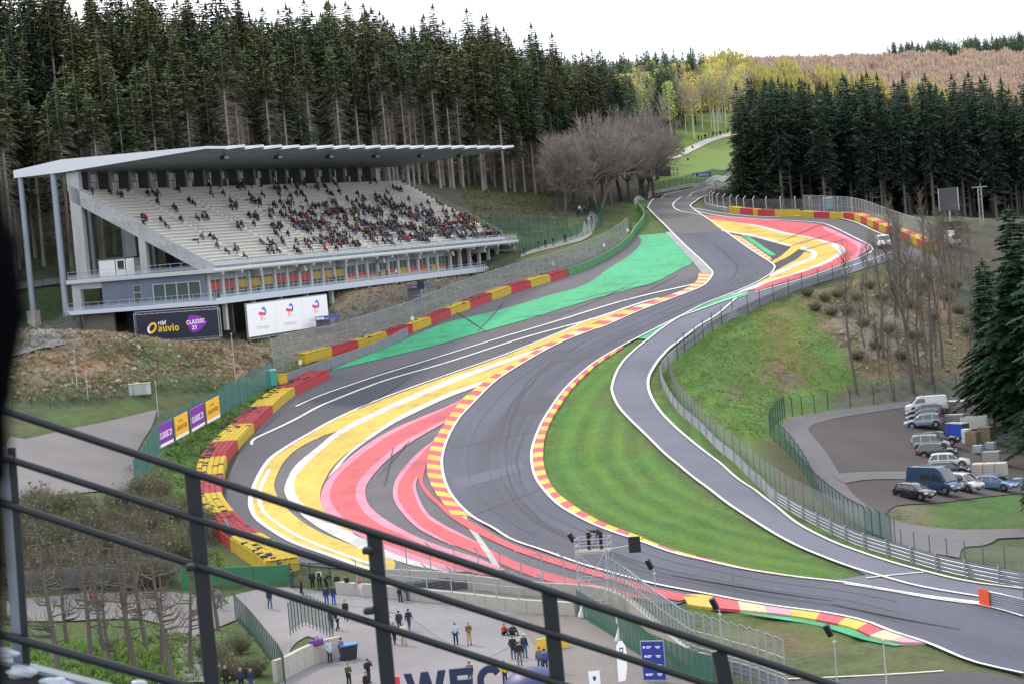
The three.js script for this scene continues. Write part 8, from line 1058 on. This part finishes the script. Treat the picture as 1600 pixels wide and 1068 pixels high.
{ const t = thing('junction_box', 'white box hanging on the green fence above a plastic bag', 'box', ontoGround(969, 1003), 0.2); part(t, 'case', rbox(0.42, 0.7, 0.22, 0.05, 1.75, 0, 0.03), M(0.5, 0.52, 0.54, 0.5)); part(t, 'lid', rbox(0.38, 0.62, 0.03, 0.05, 1.75, 0.125, 0.01), M(0.56, 0.57, 0.58, 0.5)); part(t, 'bracket', rod(V(0.05, 1.4, 0), V(0.05, 0, 0), 0.03, 0.03), STEEL); }
for (const [px, py, l, c] of [[854, 1017, 'yellow plastic barrier, left of two on the gravel', 'yellow'], [873, 1014, 'red and yellow plastic barrier, right of two on the gravel', 'red']]) { const t = thing('plastic_barrier', l, 'barrier', ontoGround(px, py), 0.4); part(t, 'block', loft([-0.7, 0.7], (x) => [[x, 0, -0.26], [x, 0.25, -0.24], [x, 0.75, -0.12], [x, 1.0, -0.1], [x, 1.0, 0.1], [x, 0.75, 0.12], [x, 0.25, 0.24], [x, 0, 0.26]]), M(0.62, 0.42, 0.03, 0.5)); part(t, 'end_cap', rbox(0.3, 0.6, 0.3, 0.55, 0.72, 0, 0.04), M(...TONE[c], 0.5)); }
{ // letters, dome, flag and banners at the lower edge
  const t = thing('letter_sign', 'huge dark blue letters with a red bar standing on the plaza', 'sign', [0, 0, 0]), a = at(626, 1062, 145), navy = M(0.016, 0.026, 0.075, 0.5), ext = (pts, x, m) => { const g = new THREE.ExtrudeGeometry(new THREE.Shape(pts.map(([u, v]) => new THREE.Vector2(u, v))), { depth: 0.35, bevelEnabled: false }); part(t, 'letter', g.translate(x, 0, 0), m); };
  t.position.copy(a); t.position.y = smoothH(a.x, a.z) + 0.1; t.rotation.y = 0.1; t.scale.set(0.8, 1, 1); const h = 2.1;
  ext([[-1.0, 0], [-0.2, 0], [-0.2, h - 0.12], [-1.0, h - 0.12]], 0.1, M(0.55, 0.05, 0.08, 0.5));
  ext([[0.1, h], [0.75, h], [1.15, 0.75], [1.55, h], [2.15, h], [2.55, 0.75], [2.95, h], [3.6, h], [2.85, 0], [2.25, 0], [1.85, 1.2], [1.45, 0], [0.85, 0]].map(([u, v]) => [u * 1.02, v]), 0.15, navy);
  ext([[0, 0], [2.0, 0], [2.0, 0.5], [0.65, 0.5], [0.65, 0.85], [1.8, 0.85], [1.8, 1.3], [0.65, 1.3], [0.65, h - 0.48], [2.0, h - 0.48], [2.0, h], [0, h]], 4.1, navy);
  ext(Array.from({ length: 22 }, (_, i) => { const q = 0.6 + i / 21 * 5.1; return [1.1 + 1.1 * Math.cos(q), h / 2 + h / 2 * Math.sin(q)]; }).concat(Array.from({ length: 22 }, (_, i) => { const q = 5.7 - i / 21 * 5.1; return [1.1 + 0.55 * Math.cos(q), h / 2 + 0.55 * Math.sin(q)]; })), 6.4, navy);
  part(t, 'plinth', box(9, 0.12, 1.0, 4.0, -0.02, 0.15), STEEL);
  const d = thing('round_tent', 'dark blue round tent top at the lower edge of the plaza', 'tent', ontoGround(838, 1112), 0); part(d, 'canopy', new THREE.SphereGeometry(2.2, 24, 10, 0, Math.PI * 2, 0, 1.3).scale(1, 0.8, 1).translate(0, 1.2, 0), M(0.012, 0.02, 0.12, 0.5)); part(d, 'piping', new THREE.TorusGeometry(2.12, 0.06, 6, 40).rotateX(Math.PI / 2).translate(0, 1.68, 0), M(0.55, 0.56, 0.58, 0.5)); for (let k = 0; k < 4; k++) part(d, 'leg', rod(V(Math.cos(k * 1.57) * 2, -0.2, Math.sin(k * 1.57) * 2), V(Math.cos(k * 1.57) * 2, 1.7, Math.sin(k * 1.57) * 2), 0.05), STEEL);
  const flagTex = canvasTex(128, 384, (g) => { g.fillStyle = '#f4f5f8'; g.fillRect(0, 0, 128, 384); g.fillStyle = '#22366f'; g.beginPath(); g.moveTo(40, 70); g.lineTo(88, 70); g.lineTo(84, 116); g.lineTo(64, 134); g.lineTo(44, 116); g.fill(); g.fillStyle = '#e8ebf2'; g.fillRect(52, 82, 24, 26); });
  const f = thing('feather_flag', 'white feather flag with a small blue shield on the gravel', 'flag', ontoGround(974, 1072), 0.1), sh = new THREE.Shape([[0, 0], [0.5, 0.05], [0.66, 0.9], [0.72, 1.8], [0.66, 2.4], [0.46, 2.75], [0.2, 2.72], [0.04, 2.4]].map(([x, y]) => new THREE.Vector2(x - 0.3, y + 0.35))), fg = new THREE.ExtrudeGeometry(sh, { depth: 0.02, bevelEnabled: false }), uv = fg.attributes.uv, fp = fg.attributes.position; for (let i = 0; i < uv.count; i++) uv.setXY(i, clamp((fp.getX(i) + 0.3) / 0.75, 0, 1), clamp((fp.getY(i) - 0.35) / 2.8, 0, 1)); part(f, 'cloth', fg, printed(flagTex)); part(f, 'pole', rod(V(-0.32, -0.2, 0.01), V(-0.28, 3.1, 0.01), 0.02, 0.015, 6), STEEL); part(f, 'foot', rbox(0.5, 0.06, 0.5, -0.3, 0.03, 0, 0.02), STEEL);
  const s = thing('small_sign', 'small white board with a dark shield at the lower edge', 'sign', ontoGround(931, 1084), 0.05); part(s, 'board', box(0.75, 1.1, 0.05, 0, 1.0, 0), printed(canvasTex(96, 128, (g) => { g.fillStyle = '#eef0f4'; g.fillRect(0, 0, 96, 128); g.fillStyle = '#2a3d78'; g.beginPath(); g.moveTo(34, 40); g.lineTo(62, 40); g.lineTo(60, 66); g.lineTo(48, 78); g.lineTo(36, 66); g.fill(); }))); part(s, 'leg', rod(V(0, -0.2, -0.03), V(0, 1.4, -0.03), 0.03), STEEL);
  const blue = canvasTex(256, 420, (g) => { g.fillStyle = '#27358f'; g.fillRect(0, 0, 256, 420); g.fillStyle = '#e9ebf5'; g.font = 'bold 34px sans-serif'; for (let r = 0; r < 4; r++) { g.beginPath(); g.arc(30 + (r % 2) * 10, 62 + r * 100, 13, 0, 7); g.fill(); g.fillRect(56, 50 + r * 100, 60, 10); g.fillRect(56, 66 + r * 100, 44, 8); g.fillRect(160, 50 + r * 100, 58, 10); g.fillRect(170, 66 + r * 100, 40, 8); } });
  const b = thing('sponsor_banner', 'dark blue sponsor banner on a frame against the green plaza fence', 'banner', ontoGround(1024, 1066), -0.35); part(b, 'print', box(1.55, 2.6, 0.05, 0, 1.5, 0), printed(blue)); part(b, 'frame', [rod(V(-0.8, 0, 0), V(-0.8, 2.85, 0), 0.03), rod(V(0.8, 0, 0), V(0.8, 2.85, 0), 0.03), rod(V(-0.8, 2.83, 0), V(0.8, 2.83, 0), 0.03)], SCAF);
}
{ const t = thing('white_sheet', 'crumpled white banner cloth over the block wall beside the red jacket', 'cloth', ontoGround(567, 931), 0.2), g = new THREE.PlaneGeometry(0.55, 1.0, 10, 12), p = g.attributes.position; for (let i = 0; i < p.count; i++) p.setZ(i, 0.05 * Math.sin(p.getX(i) * 7 + p.getY(i) * 3) + 0.025 * Math.sin(p.getY(i) * 9)); g.computeVertexNormals(); part(t, 'cloth', g.rotateZ(0.4).translate(0, 0.65, 0.25), M(0.6, 0.58, 0.64, 0.8, { side: THREE.DoubleSide })); }
{ const t = thing('holdall', 'purple bag lying on the curved block wall under the corner fence', 'bag', (() => { const p = hit(497, 1037); return [p.x, p.y + 1.35, p.z]; })(), 0.4); part(t, 'body', rbox(1.1, 0.5, 0.5, 0, 0.3, 0, 0.15), M(0.13, 0.04, 0.22, 0.8)); part(t, 'handle', new THREE.TorusGeometry(0.2, 0.03, 6, 14, Math.PI).translate(0, 0.52, 0), TRIM); }
{ const t = thing('toilet_cabin', 'green portable toilet at the end of the teal fence', 'cabin', ontoGround(425, 603), 0.5); part(t, 'wall', rbox(1.15, 2.1, 1.15, 0, 1.08, 0, 0.04), M(0.03, 0.25, 0.22, 0.6)); part(t, 'roof', rbox(1.2, 0.2, 1.2, 0, 2.22, 0, 0.08), M(0.45, 0.5, 0.5, 0.6)); part(t, 'door', rbox(0.75, 1.85, 0.04, 0, 1.02, 0.58, 0.01), M(0.04, 0.3, 0.27, 0.5)); }
{ const t = thing('marshal_box', 'yellow box at the start of the grey barrier wall', 'box', ontoGround(441, 600), 0.4); part(t, 'case', rbox(1.2, 1.3, 1.0, 0, 0.68, 0, 0.05), M(0.6, 0.4, 0.03, 0.6)); part(t, 'lid', rbox(1.3, 0.1, 1.1, 0, 1.37, 0, 0.03), M(0.5, 0.33, 0.03, 0.6)); }
for (const [px, py, l] of [[513, 520, 'blue topped marshal shelter behind the debris fence under the stand'], [655, 470, 'blue awning with a dark screen behind the debris fence']]) { const t = thing('shelter', l, 'shelter', ontoGround(px, py), 0.9); part(t, 'roof', box(3.4, 0.12, 2, 0, 2.6, 0), M(0.02, 0.08, 0.42, 0.5)); part(t, 'roof_edge', box(3.4, 0.3, 0.05, 0, 2.42, 1.0), M(0.03, 0.1, 0.5, 0.5)); for (const x of [-1.6, 1.6]) for (const z of [-0.9, 0.9]) part(t, 'post', rod(V(x, -0.5, z), V(x, 2.6, z), 0.04), M(0.03, 0.1, 0.45, 0.5)); part(t, 'table', box(2.4, 0.06, 0.8, 0, 0.9, 0.3), M(0.4, 0.41, 0.42, 0.7)); part(t, 'back_panel', box(3.0, 1.6, 0.05, 0, 1.3, -0.95), M(0.16, 0.15, 0.14, 0.8)); }
{ const p = hit(657, 474), t = thing('screen_pole', 'small black screen on a pole in front of the blue awning', 'screen', [p.x, p.y, p.z], 0.5); tube(t, 'pole', [[[0, -0.5, 0.6], [0, 2.6, 0.6]]], 0.05); part(t, 'screen', rbox(1.1, 1.3, 0.2, 0, 2.9, 0.6, 0.03), M(0.01, 0.01, 0.014, 0.4)); part(t, 'hood', box(1.2, 0.05, 0.4, 0, 3.57, 0.7), TRIM); }
// marshal posts: small white and orange boards along the walls
for (const [px, py, l] of [[866, 432, 'white marshal board on an orange post above the last yellow block'], [945, 402, 'orange marshal post on the green wall, middle one'], [982, 378, 'white marshal board at the top of the green wall'], [646, 520, 'white marshal board at the end of the grey wall, over the tyres'], [471, 590, 'white marshal board on the grey wall near the yellow box']]) { const t = thing('marshal_board', l, 'marker board', ontoGround(px, py), 0.3); part(t, 'post', rod(V(0, 0, 0), V(0, 2.0, 0), 0.07, 0.07, 8), M(0.5, 0.2, 0.04, 0.6)); part(t, 'board', rbox(0.5, 0.6, 0.08, 0, 2.2, 0.04, 0.02), M(0.6, 0.6, 0.6, 0.5)); }
// light columns and cameras
for (const [px, py, h, l] of [[368, 598, 6.5, 'thin lamp column with white head below the billboards'], [120, 605, 4.6, 'thin bare pole on the earth bank, left of the billboards'], [137, 622, 3.2, 'short thin pole on the earth bank behind the green fence'], [1386, 1072, 2.9, 'thin white marker post on the grass at the lower right'], [247, 650, 4.2, 'grey lamp pole at the corner of the gravel yard'], [1448, 330, 7.5, 'white camera mast in front of the dark spruces, right']]) { const t = thing('pole', l, 'pole', ontoGround(px, py), 0); part(t, 'shaft', rod(V(0, -0.4, 0), V(0, h, 0), 0.06, 0.04, 7), M(0.42, 0.43, 0.44, 0.5)); part(t, 'head', rbox(0.2, 0.2, 0.2, 0, h + 0.08, 0, 0.05), M(0.42, 0.42, 0.42, 0.5)); }
{ const p = hit(1486, 357, 300), t = thing('video_wall', 'big dark grey video screen on a trailer before the right-hand spruces', 'screen', [p.x, p.y, p.z], -0.35); part(t, 'screen', rbox(3.2, 4.2, 0.35, 0, 5.3, 0, 0.04), M(0.05, 0.052, 0.058, 0.5)); part(t, 'mast', rod(V(0, 0.6, 0), V(0, 3.3, 0), 0.18, 0.18, 8), STEEL); part(t, 'side_frame', [box(0.14, 4.2, 0.4, 1.75, 5.3, 0), box(0.14, 4.2, 0.4, -1.75, 5.3, 0)], M(0.4, 0.41, 0.43, 0.5)); part(t, 'trailer', rbox(4.2, 1.0, 2, 0, 0.8, 0, 0.08), M(0.03, 0.035, 0.045, 0.6)); for (const s of [-1, 1]) part(t, 'wheel', new THREE.TorusGeometry(0.26, 0.1, 8, 14).translate(s * 0.7, 0.3, 1.02), RUBBER); }
{ const p = hit(1484, 385, 300), t = thing('utility_truck', 'small cream lorry parked behind the end of the red and yellow barrier', 'lorry', [p.x, p.y, p.z], -1.2); part(t, 'cargo_box', rbox(3.2, 2.0, 2.1, -0.8, 1.7, 0, 0.05), M(0.5, 0.48, 0.36, 0.6)); part(t, 'cab', rbox(1.5, 1.6, 2.0, 1.7, 1.2, 0, 0.15), M(0.5, 0.5, 0.5, 0.5)); part(t, 'windscreen', rbox(0.06, 0.7, 1.7, 2.44, 1.55, 0, 0.02), GLASS); for (const x of [-1.5, 1.6]) for (const s of [-1, 1]) part(t, 'wheel', new THREE.TorusGeometry(0.3, 0.12, 8, 16).translate(x, 0.42, s * 0.95), RUBBER); part(t, 'chassis', box(4.8, 0.2, 1.6, 0, 0.6, 0), DARK_STEEL); }
{ const p = hit(1372, 333, 300), t = thing('scaffold', 'small scaffold platform in front of the dark spruces above the barrier', 'scaffold', [p.x, p.y, p.z], 0.1); for (const x of [-1.1, 1.1]) for (const z of [-0.7, 0.7]) tube(t, 'upright', [[[x, -0.3, z], [x, 5.2, z]]], 0.04); for (const y of [2.2, 3.4, 4.3, 5.1]) tube(t, 'ledger', [[[-1.1, y, 0.7], [1.1, y, 0.7]], [[-1.1, y, -0.7], [1.1, y, -0.7]]], 0.035); part(t, 'deck', box(2.3, 0.08, 1.5, 0, 3.3, 0), M(0.4, 0.4, 0.38, 0.7)); }
{ const p = hit(1535, 352, 300), t = thing('light_mast', 'white lattice mast with a crossbar before the spruces at the right', 'mast', [p.x, p.y, p.z], 0); const g = []; for (const x of [-0.3, 0.3]) for (const z of [-0.3, 0.3]) g.push(rod(V(x, -0.3, z), V(x, 7, z), 0.06, 0.06, 5)); part(t, 'lattice', g, M(0.3, 0.31, 0.33, 0.6)); for (let y = 0.6; y < 7; y += 0.8) part(t, 'brace', [rod(V(-0.3, y, 0.3), V(0.3, y + 0.8, 0.3), 0.03, 0.03, 4), rod(V(0.3, y, 0.3), V(0.3, y + 0.8, -0.3), 0.03, 0.03, 4)], M(0.3, 0.31, 0.33, 0.6)); part(t, 'crossbar', rbox(2.8, 0.16, 0.3, 0, 7.1, 0, 0.03), M(0.3, 0.31, 0.33, 0.6)); }
{ const p = hit(1268, 330, 300), t = thing('toilet_cabin', 'small green and white cabin behind the far right fence', 'cabin', [p.x + 4, p.y, p.z - 2], 0); part(t, 'wall', rbox(1.4, 2.2, 1.4, 0, 1.2, 0, 0.05), M(0.04, 0.22, 0.2, 0.6)); part(t, 'roof', rbox(1.5, 0.35, 1.5, 0, 2.4, 0, 0.12), M(0.5, 0.52, 0.52, 0.6)); part(t, 'door', rbox(0.9, 1.9, 0.04, 0, 1.1, 0.71, 0.01), M(0.05, 0.28, 0.25, 0.6)); }
{ const t = thing('cabinet', 'pale grey metal cabinet behind the green fence below the earth bank', 'cabinet', ontoGround(219, 617), 0.1); for (const x of [-1, 0, 1]) part(t, 'door', rbox(0.86, 1.3, 0.05, x * 0.9, 0.78, 0.42, 0.01), M(0.46, 0.47, 0.46, 0.5)); part(t, 'case', rbox(2.75, 1.4, 0.8, 0, 0.75, 0, 0.03), M(0.42, 0.43, 0.42, 0.6)); part(t, 'roof', rbox(2.9, 0.1, 1.0, 0, 1.5, 0, 0.03), M(0.36, 0.37, 0.36, 0.6)); }
{ const t = thing('bicycle', 'dark bicycle leaning on the near end of the teal fence', 'bicycle', ontoGround(207, 738), 0.2); for (const x of [-0.52, 0.52]) { const w = part(t, 'wheel', new THREE.TorusGeometry(0.33, 0.022, 6, 24).translate(x, 0.35, 0), RUBBER); part(w, 'rim', new THREE.TorusGeometry(0.3, 0.012, 5, 24).translate(x, 0.35, 0), STEEL); } part(t, 'frame', [rod(V(-0.52, 0.35, 0), V(-0.12, 0.32, 0), 0.016), rod(V(-0.12, 0.32, 0), V(-0.26, 0.8, 0), 0.018), rod(V(-0.26, 0.78, 0), V(0.36, 0.8, 0), 0.018), rod(V(-0.12, 0.32, 0), V(0.38, 0.72, 0), 0.02), rod(V(0.52, 0.35, 0), V(0.34, 0.92, 0), 0.016), rod(V(-0.52, 0.35, 0), V(-0.26, 0.76, 0), 0.012)], TRIM); part(t, 'saddle', rbox(0.26, 0.05, 0.14, -0.28, 0.9, 0, 0.02), TRIM); part(t, 'handlebar', rod(V(0.36, 0.98, -0.26), V(0.36, 0.98, 0.26), 0.014), TRIM); }
for (const [px, py, l] of [[1038, 299, 'dark container behind the white barrier across the track'], [1055, 297, 'red frame beside the dark container across the track']]) { const p = at(px, py - 4, 545), red = l.startsWith('red'), y = smoothH(p.x, p.z), t = thing(red ? 'gate_frame' : 'container', l, red ? 'frame' : 'container', [p.x, y, p.z], 0.2); if (red) { for (const x of [-1, 0, 1]) part(t, 'post', rod(V(x, 0, 0), V(x, 2.6, 0), 0.08), M(0.4, 0.03, 0.04, 0.6)); for (const yy of [1, 2, 2.6]) part(t, 'bar', rod(V(-1, yy, 0), V(1, yy, 0), 0.06), M(0.4, 0.03, 0.04, 0.6)); } else { part(t, 'wall', rbox(3.4, 2.6, 2.4, 0, 1.3, 0, 0.04), M(0.03, 0.05, 0.055, 0.7)); part(t, 'roof', box(3.5, 0.12, 2.5, 0, 2.66, 0), M(0.08, 0.1, 0.1, 0.6)); for (let k = -3; k <= 3; k++) part(t, 'rib', box(0.08, 2.4, 0.05, k * 0.5, 1.3, 1.23), M(0.03, 0.05, 0.055, 0.7)); } }

// ---------------------------------------------------------------- railing close to the camera, out of focus
{
  const Z = 11.6, paintD = M(0.012, 0.016, 0.021, 0.5, { metalness: 0.3 }), paintL = M(0.14, 0.17, 0.205, 0.45, { metalness: 0.3 }), q = (x, y) => at(x, y, Z), t = thing('stair_railing', 'dark blurred stair railing sloping down across the foreground', 'railing', [0, 0, 0]);
  const line = (x0, y0, x1, y1, ext = 120) => { const k = (y1 - y0) / (x1 - x0); return [q(x0 - ext, y0 - ext * k), q(x1 + ext, y1 + ext * k)]; };
  const rails = [[[20, 645, 1300, 1069], 0.022], [[12, 716, 1100, 1066], 0.02], [[10, 787, 869, 1066], 0.021], [[0, 990, 275, 1067], 0.025]];
  rails.forEach(([r, w], i) => { const [a, b] = line(...r); part(t, i ? 'rail' : 'handrail', rod(a, b, w, w, 12), paintD); });
  for (const [x0, y0, x1, y1, w] of [[4, 700, 30, 1080, 0.036], [294, 740, 326, 1080, 0.028], [579, 832, 602, 1080, 0.028], [853, 924, 868, 1080, 0.028], [1119, 1018, 1133, 1085, 0.028]]) { const a = q(x0, y0), b = q(x1, y1), e = b.clone().sub(a); b.addScaledVector(e, 0.3); const p = part(t, 'post', bar(a.clone().add(V(0, 0, -0.03)), b.clone().add(V(0, 0, -0.03)), w, 0.05), paintL); part(p, 'side_plate', bar(a.clone().add(V(w * 0.62, 0, -0.02)), b.clone().add(V(w * 0.62, 0, -0.02)), 0.014, 0.08), paintD); }
  for (const [x, y] of [[575, 858], [577, 952], [300, 884], [13, 716]]) { const p = q(x, y); part(t, 'clamp', rbox(0.06, 0.04, 0.06, p.x, p.y, p.z + 0.03, 0.015), paintD); }
  const st = thing('stair_stringer', 'dark steel stair beam in the lower left corner close to the camera', 'beam', [0, 0, 0]), s0 = q(-60, 1040), s1 = q(330, 1140); part(st, 'beam', bar(s0, s1, 0.1, 0.16), M(0.012, 0.016, 0.022, 0.6)); part(st, 'edge', bar(s0.clone().add(V(0, 0.09, 0)), s1.clone().add(V(0, 0.09, 0)), 0.12, 0.02), paintL);
  for (const [x, y, l, s] of [[14, 1016, 'pale crumpled plastic on the corner railing post', 1], [38, 1046, 'pale flat plastic sheet on the stair beam in the corner', 1.2], [95, 1062, 'pale crumpled plastic farther along the stair beam', 1.3], [222, 1063, 'small pale scrap at the bottom edge below the railing', 0.6]]) { const p = q(x, y), R = rng(x), o = thing('plastic_scrap', l, 'plastic', [p.x, p.y, p.z + 0.07]), g = new THREE.IcosahedronGeometry(0.055 * s, 4), v = g.attributes.position; for (let i = 0; i < v.count; i++) { const k = 1 + 0.3 * noise(v.getX(i) * 9 + x, v.getY(i) * 9) + 0.12 * noiseB(v.getZ(i) * 14, v.getX(i) * 14); v.setXYZ(i, v.getX(i) * k * 1.3, v.getY(i) * k * 0.5, v.getZ(i) * k); } g.computeVertexNormals(); part(o, 'film', g.rotateZ(-0.2), M(0.3, 0.34, 0.4, 0.4)); }
  // a dark sleeve right beside the lens, bent at the elbow
  const z = 1.3, e = (x, y, dz = 0) => at(x, y, z + dz), curve = new THREE.CatmullRomCurve3([e(-220, 60, 0.1), e(-120, 250), e(-52, 400), e(-48, 520), e(-72, 660), e(-76, 820), e(-76, 980), e(-110, 1250)]), tg = new THREE.TubeGeometry(curve, 60, 0.0325, 14), v = tg.attributes.position, nn = tg.attributes.normal; for (let i = 0; i < v.count; i++) { const k = 0.003 * noise(v.getX(i) * 80, v.getY(i) * 80); v.setXYZ(i, v.getX(i) + nn.getX(i) * k, v.getY(i) + nn.getY(i) * k, v.getZ(i) + nn.getZ(i) * k); } const sl = thing('black_strap', 'black out of focus cloth strap hanging close to the lens at the left edge', 'strap', [0, 0, 0]); part(sl, 'cloth', tg, new THREE.MeshPhysicalMaterial({ color: rgb(0.002, 0.002, 0.003), roughness: 1, specularIntensity: 0.05 }));
}

renderer.render(scene, camera);
